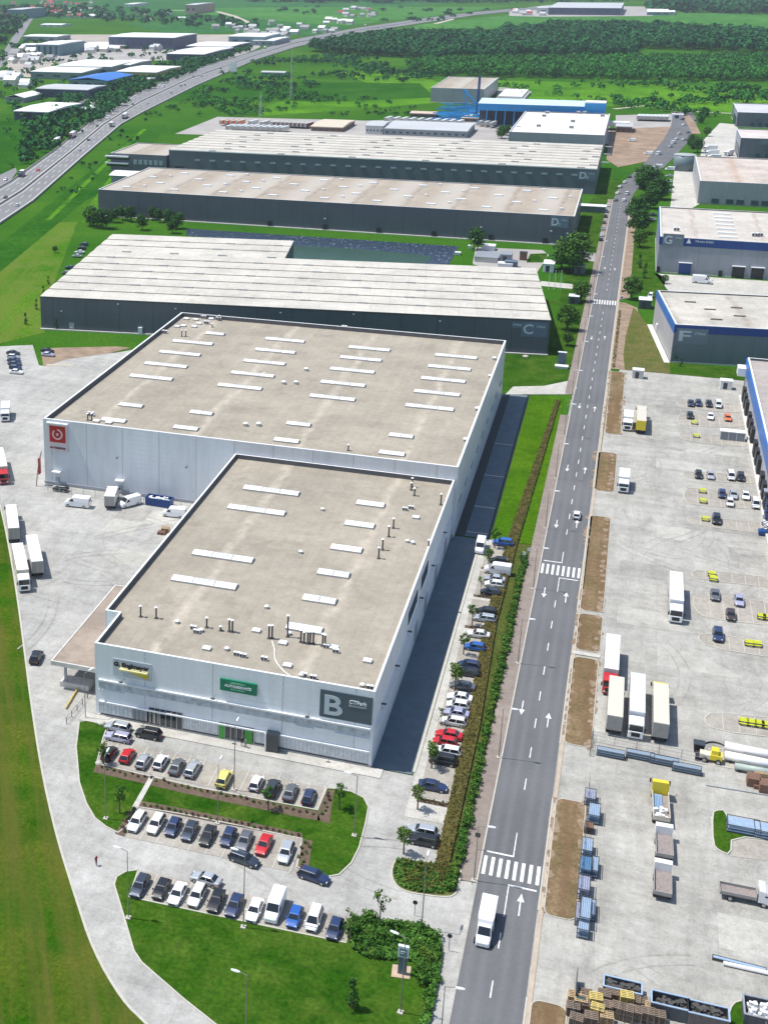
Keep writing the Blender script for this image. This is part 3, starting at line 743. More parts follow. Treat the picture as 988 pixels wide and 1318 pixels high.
# fence grating standing on the left edge of A
# ------------------------------------------------------------ building B
HB = 14.2; B0, B1, BY0, BY1 = -76.9, -28.8, 183.0, 277.1
bB = thing('warehouse', 'nearest pale grey warehouse with the B board and a green board on its front', 'warehouse', (0,0,0), group='warehouses of the logistics park')
footB = [(B0,BY0),(B1,BY0),(B1,BY1),(-79.6,BY1),(-79.6,194.6),(B0,194.6)]
rB = hollow_roof(bB, B0, B1, BY0, BY1, HB, ROOFA, LGREY, 1.1, .4, foot=footB)
zB = HB-1.1
for a, b, y, n in ((311,388,630.5,3),(291,370,655.5,3),(246,329,715,3),(219,308,748.5,3),(456,498,647.5,1),(441,485,674,1),(423,469,705,1),(406,453,737,2),(387,436,770.5,2),(366,418,807.5,1)):
    add_sky(rB, a, b, y, zB, n, 2.3)
for px, py, k in ((387,712,0),(415,657,0),(343,783,0),(521,657,1),(529,655,1),(535,667,2),(524,698,0),(531,700,0),(372,817,0),(364,829,2),(420,834,1),(432,840,1),(430,835,2),(473,852,2),(388,871,0),(391,871,1),(403,874,1),(466,884,0),(476,887,1),(249,810,1),(253,815,1),(259,813,0),(330,813,2),(266,836,2),(292,837,0),(305,844,1),(313,846,1),(340,850,1),(370,858,2),(228,802,0)):
    roof_fan(rB, px, py, zB, .62 if k != 2 else .8, k)
for px, py, h in ((530,627,2.2),(529,631,1.8),(533,638,1.8),(567,650,2.6),(506,680,2.2),(500,691,2.4),(492,708,2.4),(487,719,2.4),(551,709,2.4),(346,822,2.6),(350,822,2.6),(387,827,2.4),(391,828,2.2),(396,829,2.4),(399,829,2.4),(403,829,2.4),(415,832,2.4),(418,833,2.4),(370,820,4.2),(181,794,2.2),(201,796,2.2),(266,808,2.0),(284,812,.9),(295,813,2.4),(299,814,2.4)):
    vent_pipe(rB, px, py, zB, h)
# white hose lying on the roof
hp = [G(x, y, zB) for x, y in ((350,826),(354,838),(353,848),(358,857),(366,866),(378,874))]
mb = MB()
hs = smooth(hp, 2)
for a, b in zip(hs[:-1], hs[1:]): mb.tube((a.x,a.y,zB+.12),(b.x,b.y,zB+.12),.1,6)
mb.build('roof_conduit', SKYL, rB)
# front wall: ledges, translucent strips, ground floor glazing and doors
YF = BY0
def fz(px, py): return FY(px, py, YF)
led = MB(); led.box(-76.2,YF-.40,7.15,-29.2,YF-.02,7.45); led.build('ledge', COPING, bB)
led = MB(); led.box(-76.2,YF-.40,2.95,-29.2,YF-.02,3.2); led.build('ledge', COPING, bB)
for a, b in ((-76.2,-71.5),(-41.5,-38.5),(-35,-29.2)):
    MB().box(a,YF-.22,5.35,b,YF-.02,5.5).build('ledge', COPING, bB)
x = -76.2
while x < -30:
    x2 = min(x+5.95, -29.3); MB().box(x,YF-.12,5.75,x2,YF-.015,7.1).build('translucent_panel', LOUVRE, bB); x += 6.0
xd = [(-76.2,-71.6,'win'),(-71.4,-65.8,'dark'),(-65.6,-60.8,'win'),(-48.2,-47.4,'win'),(-44.2,-40,'win'),(-39.8,-34.5,'win'),(-34.3,-29.4,'win')]
e1, e2 = fz(192,915).x, fz(235,930).x; g1, g2 = fz(282,945).x, fz(327,955).x; d1, d2 = fz(345,950).x, fz(358,950).x
def glaz(a, b, z0, z1, mat, name='window', nm=6):
    o = MB().box(a,YF-.10,z0,b,YF-.02,z1).build(name, mat, bB)
    mb = MB()
    for i in range(nm+1):
        x = a+(b-a)*i/nm; mb.box(x-.05,YF-.16,z0,x+.05,YF-.101,z1)
    mb.build('mullion', GALV, o); return o
BLIND = M('window_blind', (.60,.64,.68), .35, .2, 1.5)
DBLIND = M('dark_blind', (.22,.25,.28), .3, .3, 1.2)
glaz(-76.2, -70.2, .75, 2.8, BLIND, nm=8); glaz(-70.0, -65.4, .75, 2.8, DBLIND, nm=6); glaz(-65.2, e1-.4, .75, 2.8, BLIND, nm=6)
glaz(e1, e2, .25, 3.6, GLASS, 'entrance', 6)
glaz(e2+.3, g1-.3, .75, 2.8, BLIND, nm=12)
glaz(g1, g2, .25, 3.3, GLASS, 'entrance', 6)
for a, b in ((g1, g1+1.0), (g2-1.6, g2-.3)): MB().box(a,YF-.2,.3,b,YF-.165,2.8).build('green_panel', M('green_door_panel', (.06,.35,.05), .5, .1), bB)
glaz(g2+.3, d1-.2, .75, 2.8, BLIND, nm=2); glaz(d2+.2, -29.4, .75, 2.8, BLIND, nm=22)
o = MB().box(d1-.1,YF-1.3,.25,d2+.3,YF-.02,3.6).build('porch', GLASS, bB)
MB().box(d1-.25,YF-1.45,.25,d1+.0,YF-1.31,3.65).build('porch_post', COPING, o)
m2 = MB().box(-76,YF-.09,.45,-29.3,YF-.02,.72).build('sill', DSTEEL, bB)
# signs on the front
def board(x0, x1, z0, z1, mat, parent, Y, name='sign', d=.18): return MB().box(x0,Y-d,z0,x1,Y-.02,z1).build(name, mat, parent)
a, b, c = fz(412.5,886.5), fz(477.5,897.5), fz(411,921)
SX0, SX1, SZ1, SZ0 = a.x, -29.1, a.z, c.z
o = board(SX0, SX1, SZ0, SZ1, SIGNG, bB, YF)
W_, H_ = SX1-SX0, SZ1-SZ0
letters('lettering', 'B', SX0+.09*W_, SX0+.44*W_, SZ0+.12*H_, SZ0+.84*H_, YF-.17, SIGNP, o, .02)
letters('lettering', 'CTPark', SX0+.56*W_, SX0+.90*W_, SZ0+.66*H_, SZ0+.80*H_, YF-.17, SIGNW, o, .03)
letters('lettering', 'BUCHAREST', SX0+.56*W_, SX0+.90*W_, SZ0+.56*H_, SZ0+.615*H_, YF-.17, SIGNP, o, .02)
a, b, c = fz(284,872), fz(331,880), fz(284.5,886)
SX0, SX1, SZ1, SZ0 = a.x, b.x, a.z, c.z-.1
o = board(SX0, SX1, SZ0, SZ1, SIGNGR, bB, YF, d=.35); W_, H_ = SX1-SX0, SZ1-SZ0
letters('lettering', 'UNIVERSAL', SX0+.28*W_, SX0+.70*W_, SZ0+.70*H_, SZ0+.84*H_, YF-.34, SIGNT, o, .02)
letters('lettering', 'AUTOSERVICE', SX0+.12*W_, SX0+.86*W_, SZ0+.38*H_, SZ0+.60*H_, YF-.34, SIGNW, o, .03)
letters('lettering', 'BUCHAREST', SX0+.30*W_, SX0+.68*W_, SZ0+.17*H_, SZ0+.28*H_, YF-.34, SIGNT, o, .02)
a, b = fz(147.5,850), fz(191,859)
zc = a.z-.1
o = board(a.x-.3, b.x+.6, zc-2.7, zc+.55, M('grey_backing', (.50,.54,.58), .5, .03), bB, YF, d=.12)
letters('lettering', 'G. Englmayer', a.x, b.x+.2, zc-.95, zc+.12, YF-.3, BLACK, o, .035, ext=.08)
wd = b.x-a.x
MB().box(a.x+wd*.17,YF-.75,zc-1.25,b.x,YF-.12,zc-1.0).build('yellow_ledge', M('cream_yellow', (.75,.70,.35), .5, .03), o)
MB().add([(a.x+wd*.2,YF-.2,zc-1.26),(b.x,YF-.2,zc-1.26),(b.x,YF-.2,zc-2.5)], [(0,2,1)]).build('yellow_wedge', YEL, o)
for px, py in ((159.5,873),(277,894),(398,917)):
    p = fz(px, py); mb = MB(); mb.tube((p.x,YF-.02,p.z-.15),(p.x,YF-1.2,p.z),.05,6); mb.box(p.x-.35,YF-1.6,p.z-.08,p.x+.35,YF-1.2,p.z+.08); mb.build('wall_lamp', DSTEEL, bB)
# right wall of B: ledge, window strips, lamps
ra = MB(); ra.box(B1+.02,184,7.0,B1+.35,276,7.25); ra.build('ledge', COPING, bB)
for y0, y1, z0, z1 in ((216,226,9.2,11.6),(231,239,9.2,11.8)):
    MB().box(B1+.02,y0,z0,B1+.1,y1,z1).build('window', GLASS, bB)
y = 186
while y < 274:
    MB().box(B1+.02,y,5.6,B1+.12,y+5.6,6.9).build('translucent_panel', LOUVRE, bB); y += 6.0
for Y in (190,203,216,230,245,262): MB().box(B1+.02,Y,7.8,B1+.8,Y+.35,8.0).build('wall_lamp', DSTEEL, bB)
for Y in (226,238,252,266): MB().box(B1+.02,Y,.2,B1+.12,Y+3.2,3.8).build('dock_door', M('grey_door'), bB)
# canopy on the left of B
cz = 5.6
mb = MB(); mb.box(-87.5,188.8,cz-.5,-80.4,220,cz); o = mb.build('canopy', [roof_mat('canopy_roof', (.33,.27,.22), (.5,.44,.36), 0, 0, grime=.35)], bB)
MB().box(-80.39,188.8,cz-.5,-77.1,194.4,cz-.002).build('canopy', MATS['canopy_roof'], bB)
mb = MB(); mb.box(-87.8,188.5,cz-.75,-77.0,188.79,cz+.1); mb.box(-87.8,188.8,cz-.75,-87.51,220.3,cz+.1); mb.box(-87.5,220.01,cz-.75,-80.1,220.3,cz+.1); mb.build('fascia', CONCW, o)
for Y in (190, 199, 209, 219): MB().box(-85.9,Y,0,-85.5,Y+.4,cz-.5).build('post', M('grey_door'), bB)
MB().box(-86.6,189.5,0,-81,192,1.15).build('loading_dock', CONCW, bB)
MB().box(-80.8,194,0,-80.4,275,1.2).build('loading_dock', CONCW, bB)
ga, gb = G(101,887), G(85,914)
tag(ribbon(MB(), [ga, gb], .18, .15, z1=.6).build('guard_rail', M('faded_yellow', (.55,.42,.12), .6, .2, 1)), 'low faded yellow rail on the concrete in front of the canopy ramp', 'guard rail')

# ------------------------------------------------------------ building C (dark walls, ribbed pale roof)
HC = 11.9
bC = thing('warehouse', 'dark-walled warehouse with a pale ribbed roof and the board lettered C', 'warehouse', (0,0,0), group='warehouses of the logistics park')
CO = (-18.3, 432.2); CA = math.radians(8.0); bC.location = (CO[0], CO[1], 0); bC.rotation_euler = (0, 0, CA)
CX0, CX1, CD, CD2, CXN = -172.5, 0.0, 76.0, 110.0, -95.0
def ribroof(root, x0, x1, y0, y1, H, mat, n, rh=.28, name='roof', parent=None):
    """low parallel gables running along X with a gutter between them"""
    mb = MB(); d = (y1-y0)/n
    for i in range(n):
        a, b = y0+i*d, y0+(i+1)*d; g = .32
        s_ = [(a,H),(a+g,H+.02),((a+b)/2,H+rh),(b-g,H+.02),(b,H)]
        mb.loft([[(xx,y,z) for y, z in s_]+[(xx,b,H-.3),(xx,a,H-.3)] for xx in (x0, x1)], 0)
        if i: mb.box(x0,a-.38,H-.2,x1,a+.38,H+.13,1)
    return mb.build(name, [mat, M('gutter_brown', (.17,.145,.12), .8, .2, .4)], root)  # brown gutter lines between the gables
rC = ribroof(bC, CX0, CX1, 0, CD, HC, ROOFC, 7)
ribroof(bC, CX0, CXN, CD+.01, CD2, HC, ROOFC, 3)
wl = MB(); wl.box(CX0,0,0.3,CX1,CD,HC-.3); wl.box(CX0,CD,0.3,CXN,CD2,HC-.3); wl.build('wall', DARK, bC)
MB().box(CX0-.1,-.9,0,CX1+.1,-.01,.4).build('plinth', CONCW, bC)
MB().box(CX1+.01,-.1,HC-.4,CX1+.12,CD,HC+.12).build('fascia', M('cream_trim', (.7,.68,.5), .5, .05), bC)
MB().box(CX0-.15,-.2,HC-.5,CX1+.15,-.02,HC+.0).build('fascia', M('dark_trim', (.06,.07,.08), .5, .05), bC)
for i in range(1, 10):
    yy = i*CD/7 if i < 7 else CD+(i-7)*11.3
    for j in range(9):
        x = CX0+8+j*19.5+(i%2)*4
        if (i >= 7 and x > CXN-6) or x > CX1-6: continue
        MB().box(x,yy-.7,HC+.14,x+3.4,yy+.5,HC+.5).build('roof_hatch', VENT, rC)
def plate(root, txt, px0, py0, px1, py1, Y, sub=None, board_mat=SIGNG, fl=None):
    a, b = (FL(px0, py0, *fl), FL(px1, py1, *fl)) if fl else (FY(px0, py0, Y), FY(px1, py1, Y))
    if fl: Y = 0.0
    o = board(a.x, b.x, b.z, a.z, board_mat, root, Y, d=.2); W_, H_ = b.x-a.x, a.z-b.z
    letters('lettering', txt, a.x+.08*W_, a.x+.46*W_, b.z+.18*H_, b.z+.84*H_, Y-.19, SIGNP, o, .02)
    letters('lettering', 'CTPark', a.x+.58*W_, a.x+.92*W_, b.z+.62*H_, b.z+.76*H_, Y-.19, SIGNP, o, .01)
    if sub: letters('lettering', sub, a.x+.48*W_, a.x+.56*W_, b.z+.18*H_, b.z+.42*H_, Y-.19, SIGNP, o, .02)
SIGNM = M('blue_slate_sign', (.11,.16,.21), .6, .05)
plate(bC, 'C', 671.5, 413.5, 703, 434, 0, board_mat=SIGNM, fl=(CO, CA))
a = FL(659, 414, CO, CA); o = board(a.x, a.x+3.4, a.z-2.0, a.z, SIGNM, bC, 0)
letters('lettering', 'CTPark', a.x+.3, a.x+3.1, a.z-1.2, a.z-.6, -.19, SIGNP, o, .02)
for px, py in ((79,400),(92,421),(152,391),(226,397),(361,402),(455,404),(566,413)):
    p = FL(px, py, CO, CA); MB().box(p.x-.3,-.3,p.z-.15,p.x+.3,-.02,p.z+.15).build('wall_lamp', COPING, bC)
p = FL(92, 418, CO, CA); MB().box(p.x-.9,-.07,.7,p.x+.9,-.015,2.9).build('door', M('grey_door'), bC)
p = FL(181, 424, CO, CA); MB().box(p.x-.7,-1.1,.1,p.x+.7,-.02,2.6).build('porch', COPING, bC)

# ------------------------------------------------------------ building D2 and D1
HD = 13.4
bD = thing('warehouse', 'dark-walled warehouse with a sandy roof behind the pond, board lettered D2', 'warehouse', (0,0,0), group='warehouses of the logistics park')
DY, DX0, DX1 = 612.0, -249.5, -20.0
hollow_roof(bD, DX0, DX1, DY, 688, HD, ROOFD2, DARK, .35, .5)
MB().box(DX0,DY-.9,0,DX1,DY-.13,.35).build('apron', CONCW, bD)
for i in range(4):
    for j in range(9):
        x = DX0+12+j*25.5+(i%2)*11-(3-i)*1; y = 622+i*17
        if x > DX1-8: continue
        MB().box(x,y,HD-.34,x+4.2,y+1.8,HD+.3).build('skylight', SKYL, bD)
        if (i+j)%2 == 0: MB().box(x+9,y+6,HD-.34,x+10.6,y+7.4,HD+.5).build('roof_hatch', SKYL, bD)
plate(bD, 'D', 708.5, 278, 731, 293.5, DY, '2', SIGNM)
for px, py in ((347,291),(418,294),(487,299.5),(558,304),(631,309),(701,313)):
    p = FY(px, py, DY); MB().box(p.x-1.0,DY-.6,.3,p.x+1.0,DY-.02,2.9).build('door', M('black_door', (.02,.022,.025), .5, 0), bD)
for px, py in ((160,268),(418,281),(619,292),(709,297),(730,300)):
    p = FY(px, py, DY); MB().box(p.x-.4,DY-.35,p.z-.2,p.x+.4,DY-.02,p.z+.2).build('wall_lamp', COPING, bD)
HD1 = 13.9
bD1 = thing('warehouse', 'dark-walled warehouse with a ribbed roof, fourth row back, board lettered D1', 'warehouse', (0,0,0), group='warehouses of the logistics park')
EY, EX0, EX1 = 754.0, -261.0, -15.6
ribroof(bD1, EX0, EX1, EY, 853, HD1, ROOFC, 9)
MB().box(EX0,EY,.0,EX1,853,HD1-.3).build('wall', DARK2, bD1)
MB().box(EX0-.2,EY-.25,HD1-.45,EX1+.2,EY-.02,HD1+.12).build('fascia', COPING, bD1)
for j in range(26):
    p = FY(254+j*19.4, 206+j*.75, EY); MB().box(p.x-1.6,EY-.4,p.z-.4,p.x+1.6,EY-.02,p.z+.45).build('window', M('pale_window', (.30,.36,.42), .3, .1), bD1)
plate(bD1, 'D', 744.5, 219, 766, 232.5, EY, '1', SIGNM)
p = FY(231, 210, EY); MB().box(p.x-3,EY-.2,.0,p.x+3,EY-.02,4.2).build('gate', M('black_door'), bD1)
for i in range(9):
    for j in range(6): MB().box(EX0+25+j*42+(i%3)*6,EY+i*11+.5,HD1+.12,EX0+29+j*42+(i%3)*6,EY+i*11+1.7,HD1+.6).build('roof_hatch', VENT, bD1)
# annex left of D1
bx = thing('office_building', 'low slate office block with white bands at the left end of the fourth warehouse', 'office')
A_, B_ = G(174,215), G(216,214); ax0, ax1, ay = -298.0, -262.0, 752.0
hollow_roof(bx, ax0, ax1, ay, 800, 10.5, ROOFD2, DARK2, .4, .5)
for k, z in enumerate((2.6, 6.6)): MB().box(ax0-3,ay-2.0,z+1.7,ax0+12,ay-.05,z+2.5).build('balcony_band', COPING, bx); MB().box(ax0-2.5,ay-.15,z,ax0+12,ay-.02,z+1.6).build('window', GLASS, bx)
for k in range(6): MB().box(ax0+15+k*3.3,ay-.2,4.4,ax0+17.2+k*3.3,ay-.02,7.2).build('window', M('pale_window'), bx)
tk = thing('storage_shed', 'small pale shed with a curved white roof left of the sandy-roofed warehouse', 'shed')
a = G(160,232); MB().box(a.x-2,a.y-16,0,a.x+26,a.y,5.5).build('wall', GGREY, tk)
secs = [[(a.x-3,a.y-17+i*18/8,5.5+1.4*math.sin(PI*i/8)) for i in range(9)], [(a.x+27,a.y-17+i*18/8,5.5+1.4*math.sin(PI*i/8)) for i in range(9)]]
MB().loft(secs).build('roof', ROOFW, tk)

# ------------------------------------------------------------ right-hand buildings
def hall(name, label, x0, x1, y0, y1, H, wallm, roofm, par=.5, stripe=None, group='halls right of the road', loc=(0,0,0), rz=0):
    t = thing(name, label, 'warehouse', loc, rz, group=group)
    r = hollow_roof(t, x0, x1, y0, y1, H, roofm, wallm, par, .5)
    if stripe:
        sm, h = stripe; MB().box(x0-.09,y0-.16,H-h,x1,y0-.03,H-.25).build('stripe', sm, t)
    return t, r
ROOFG = roof_mat('gabled_pale_roof', (.54,.50,.45), (.38,.30,.25), 26, 16, 1.5, grid=(5,4,.1), dark=.9, grime=.25)
tG, rG = hall('warehouse', 'pale grey hall with a navy band along its eave, board lettered G', 15.6, 95, 569.0, 640, 15.0, GGREY, ROOFG, .5, (NAVY, 3.4))
plate(tG, 'G', 853.5, 300, 878.5, 317.5, 568.9, board_mat=M('grey_sign', (.17,.20,.24), .6, .05))
MB().box(15.35,568.8,12.0,15.57,640,14.9).build('stripe', BLUE, tG)
for px, py in ((881,344),(949.5,350),(974,352)):
    p = FY(px, py, 569); MB().box(p.x-2.3,568.6,.0,p.x+2.3,568.95,4.6).build('dock_door', NAVY if px == 881 else M('black_door'), tG)
    MB().box(p.x-2.6,567.9,4.7,p.x+2.6,568.95,4.95).build('door_canopy', COPING, tG)
for px, py in ((847,343),(927,348.5)):
    p = FY(px, py, 569); MB().box(p.x-.7,568.6,.1,p.x+.7,568.95,2.5).build('door', M('black_door'), tG)
o = MB(); a = FY(886,309,568.9)
letters('lettering', 'TRAN SPED', a.x+2.4, a.x+9.5, a.z-.7, a.z+.1, 568.8, SIGNP, tG, .02)
MB().add([(a.x-.8,568.78,a.z-1.2),(a.x+1.0,568.78,a.z-1.2),(a.x+.1,568.78,a.z+.9)], [(0,1,2)]).build('emblem', SIGNW, tG)
for i in range(7):
    for x in (38.0, 62.0): MB().box(x,576+i*9,14.52,x+7,577.6+i*9,15.1).build('skylight', SKYL, rG)
for x, y in ((22,585),(52,583),(54,584)): o = roof_fan(rG, 900, 300, 14.5, 1.3, 1); o.location = (x,y,14.52)
FO = (19.8, 436.6); FA = math.radians(6.5)
tF, rF = hall('warehouse', 'grey-green hall with blue upper walls and a stained pale roof, board lettered F', 0, 80, 0, 46, 12.7, FGREEN, ROOFF, .5, (NAVY, 2.6), loc=(FO[0],FO[1],0), rz=FA)
MB().box(-.3,-.1,.45,-.03,46,9.8).build('side_wall', PGREY, tF)
MB().box(-.38,-.2,9.82,-.1,46.1,12.72).build('stripe', BLUE, tF)
plate(tF, 'F', 871.5, 422, 909, 444, 0, board_mat=M('grey_green_sign', (.16,.205,.235), .6, .05), fl=((FO[0]+.02,FO[1]-.17), FA))
MB().box(-.7,34,1.2,-.32,36,3.4).build('window', COPING, tF)
MB().box(-2.2,-1.2,.0,-.4,46,.2).build('apron', CONCW, tF)
for x, y in ((12,10),(20,16),(12,23),(21,27),(40,16),(7,32),(43,30)): MB().box(x,y,12.21,x+3.6,y+.5,12.6).build('roof_hatch', M('gutter_brown'), rF)
tE, rE = hall('warehouse', 'hall cut by the right edge, bright blue eave band above its loading docks', 39.5, 120, 250, 409, 11.5, PGREY, roof_mat('brown_grey_roof', (.40,.36,.33), (.5,.45,.4), 0, 0, grid=(3,50,.05), dark=.9), .7)
MB().box(39.15,249.8,7.4,39.46,409.2,11.2).build('stripe', BLUE, tE)
MB().box(39.15,409.02,7.4,120,409.4,11.2).build('stripe', NAVY, tE)
y = 256
while y < 404:
    o = MB().box(38.6,y,1.1,39.46,y+3.4,4.9).build('dock_shelter', M('black_door'), tE)
    y += 6.2 if int(y/6.2)%4 else 11
MB().box(38.2,262,0,39.4,405,.9).build('dock_apron', CONCW, tE)
MB().box(37,404.5,6.8,39.45,408.8,9.2).build('window', SKYL, tE)
# H, I, J
tH, rH = hall('warehouse', 'dusty brown-roofed hall with grey-blue wall beside the round tank', 36.5, 130, 742, 836, 12.0, DARK2, roof_mat('rusty_pale_roof', (.56,.49,.43), (.42,.28,.20), 30, 40, 4, grid=(4,8,.15), dark=.85, grime=.3), .5)
MB().box(36.2,741.7,.5,36.47,836,11.9).build('side_wall', PGREY, tH)
MB().box(36.5,741.6,.5,95,741.9,11.9).build('front_wall', GGREY, tH)
for x in (43,50,55,62,67,76): MB().box(x,741.2,.8,x+3.5,741.58,3.2).build('window', WIN, tH)
tI, rI = hall('warehouse', 'slate-walled hall with a pale pinkish roof, middle of the three at the far right', 66, 180, 921, 970, 13, DARK2, roof_mat('pink_pale_roof', (.58,.53,.50), (.45,.38,.34), 30, 40, 3, grime=.2), .5)
tJ, rJ = hall('warehouse', 'farthest slate-walled hall with a lilac-grey roof at the right edge', 73.5, 200, 1092, 1160, 11, DARK2, M('lilac_roof', (.48,.47,.50), .8, .1, .05), .5)
for t_, x, y, H in ((tI,66,921,13),(tJ,73.5,1092,11)):
    MB().box(x-.3,y-.3,.5,x-.03,y+45,H-.1).build('side_wall', GGREY, t_)
    for k in range(4): MB().box(x-.7,y+4+k*9,.2,x-.31,y+9+k*9,7).build('dock_door', WIN, t_)
    for k in range(7): MB().box(x+10+k*5,y-.4,1.5,x+12+k*5,y-.03,3.5).build('window', WIN, t_)
    MB().box(x+12,y-.3,H-4,x+16,y-.03,H-1.5).build('sign', SIGNM, t_)
# round tank
tk = thing('water_tank', 'round grey-green steel tank standing beside the road bend', 'tank')
a = G(879,220); rr = 6.2
MB().tube((a.x,a.y+4,0),(a.x,a.y+4,9.5),rr,28).build('shell', M('tank_steel', (.15,.20,.22), .5, .1, .3), tk, True)
MB().tube((a.x,a.y+4,9.5),(a.x,a.y+4,10.2),rr+.15,28,0,r2=.8).build('roof', M('tank_roof', (.35,.38,.38), .6, .1), tk)
# ------------------------------------------------------------ halls beyond D1
bW = thing('warehouse', 'white flat-roofed warehouse right behind the fourth one, with small roof units', 'warehouse', (0,0,0), group='warehouses of the logistics park')
rW = hollow_roof(bW, -76.5, -16.5, 908, 1034, 13, roof_mat('white_membrane', (.72,.70,.68), (.55,.52,.5), 0, 0, grime=.12), GGREY, .6, .6)
for px, py, k in ((704,146,1),(700,150,1),(693,163,1),(744,146,1),(752,146,1),(737,157,1),(735,165,1),(775,150,1),(667,163,2)): roof_fan(rW, px, py, 12.4, 1.6, k)
bN = thing('warehouse', 'tall grey warehouse with sandy roof standing alone in front of the wood', 'warehouse')
hollow_roof(bN, -171, -125, 1200, 1319, 12.5, ROOFD2, GGREY, .5, .6)
bS = thing('storage_building', 'low flat building under construction on a grey pad in the meadow by the wood', 'building')
a, b = G(640,129), G(672,129); MB().box(a.x,a.y,0,b.x,a.y+70,4).build('wall', ROOFW, bS); MB().box(b.x,a.y-10,0,b.x+2,a.y+70,2.4).build('low_wall', VENT, bS)
bG = thing('crane_hall', 'long bright blue hall raised over a steel yard, tower block at its right end', 'building')
gy = 1042.0; zb_, zt_ = FY(680,143.5,1042.0).z, FY(680,134.5,1042.0).z; xa, xb, xc = xat(614,gy,10), xat(751,gy,10), xat(778,gy,10)
MB().box(xa,gy,zb_,xb,gy+16,zt_).build('upper_hall', M('bright_blue_cladding', (.015,.27,.60), .5, .08, .02), bG)
MB().add([(xa,gy-.3,zt_+.02),(xb,gy-.3,zt_+.02),(xb,gy+26,zt_+1.6),(xa,gy+26,zt_+1.6)], [(0,1,2,3)]).build('roof', M('pale_blue_roof', (.50,.62,.68), .6, .05), bG)
MB().box(xb,gy-2,0,xc,gy+14,zt_+2.6).build('tower', MATS['bright_blue_cladding'], bG)
MB().box(xb,gy-1.5,zt_+2.61,xc,gy+14,zt_+3.3).build('tower_roof', ROOFW, bG)
for k in range(12):
    x = xa+(xb-xa)*k/11.5; MB().box(x,gy+.1,0,x+.7,gy+.8,zb_).build('column', MATS['bright_blue_cladding'], bG)
MB().box(xa,gy+15,0,xb,gy+15.9,zb_).build('back_wall', M('dark_back', (.05,.06,.09), .7, .1), bG)
MB().box(xc,gy,3,xc+18,gy+10,6).build('annex', ROOFW, bG)
# low shed between D1 and D2 by the road
t = thing('bus_shelter', 'long low shelter with a white roof edge between the third and fourth warehouses', 'shelter')
a, b = G(741,272), G(778,274); MB().box(a.x,a.y,0,b.x,a.y+4,3).build('wall', FGREEN, t); MB().box(a.x-.5,a.y-.5,3,b.x+.5,a.y+6,3.3).build('roof', COPING, t)
# ------------------------------------------------------------ vehicles
PCOL = {'white':(.78,.79,.80),'silver':(.50,.53,.56),'grey':(.16,.17,.19),'black':(.012,.013,.015),'navy':(.018,.035,.10),'blue':(.015,.10,.38),
        'red':(.50,.008,.012),'yellow':(.68,.62,.18),'brown':(.05,.03,.028),'orange':(.75,.16,.03),'slate':(.05,.065,.09),'cream':(.66,.60,.48),
        'lilac':(.50,.50,.66),'vivid':(.75,.60,.01),'maroon':(.20,.015,.02),'dirty white':(.62,.61,.58),'green':(.03,.12,.08)}
PAINT = {}
for k, c in PCOL.items():
    m_, nt_, b_ = new_mat('paint_'+k.replace(' ', '_')); b_.inputs['Base Color'].default_value = (*c, 1); b_.inputs['Roughness'].default_value = .38
    b_.inputs['Coat Weight'].default_value = .7; b_.inputs['Coat Roughness'].default_value = .06; b_.inputs['Metallic'].default_value = .45 if k in ('silver','slate','grey','lilac') else 0
    PAINT[k] = m_
TYRE = M('tyre_rubber', (.015,.015,.016), .8, 0); RIM = M('wheel_rim', (.45,.46,.48), .35, 0, metal=.7)
CGLASS = M('car_glass', (.010,.014,.018), .06, 0, spec=.9); LAMPW = M('headlamp_lens', (.75,.78,.80), .15, 0); LAMPR = M('tail_lamp_lens', (.35,.01,.01), .2, 0)
TRIM = M('black_trim', (.02,.02,.022), .6, 0); BEDW = M('worn_bed_floor', (.26,.22,.205), .8, .2, 2); CURT = M('trailer_roof_white', (.76,.76,.75), .6, .07, .5)
DOORG = M('trailer_door_grey', (.33,.32,.30), .6, .1, 1)
KITS = {}
def wheel_mesh(r=.33, w=.22, n=14):
    k = ('wheel', r, w)
    if k not in KITS:
        mb = MB(); mb.tube((-w/2,0,0),(w/2,0,0),r,n,0); mb.tube((-w/2-.01,0,0),(w/2+.01,0,0),r*.62,n,1); KITS[k] = mb.mesh('wheel', [TYRE, RIM])
    return KITS[k]
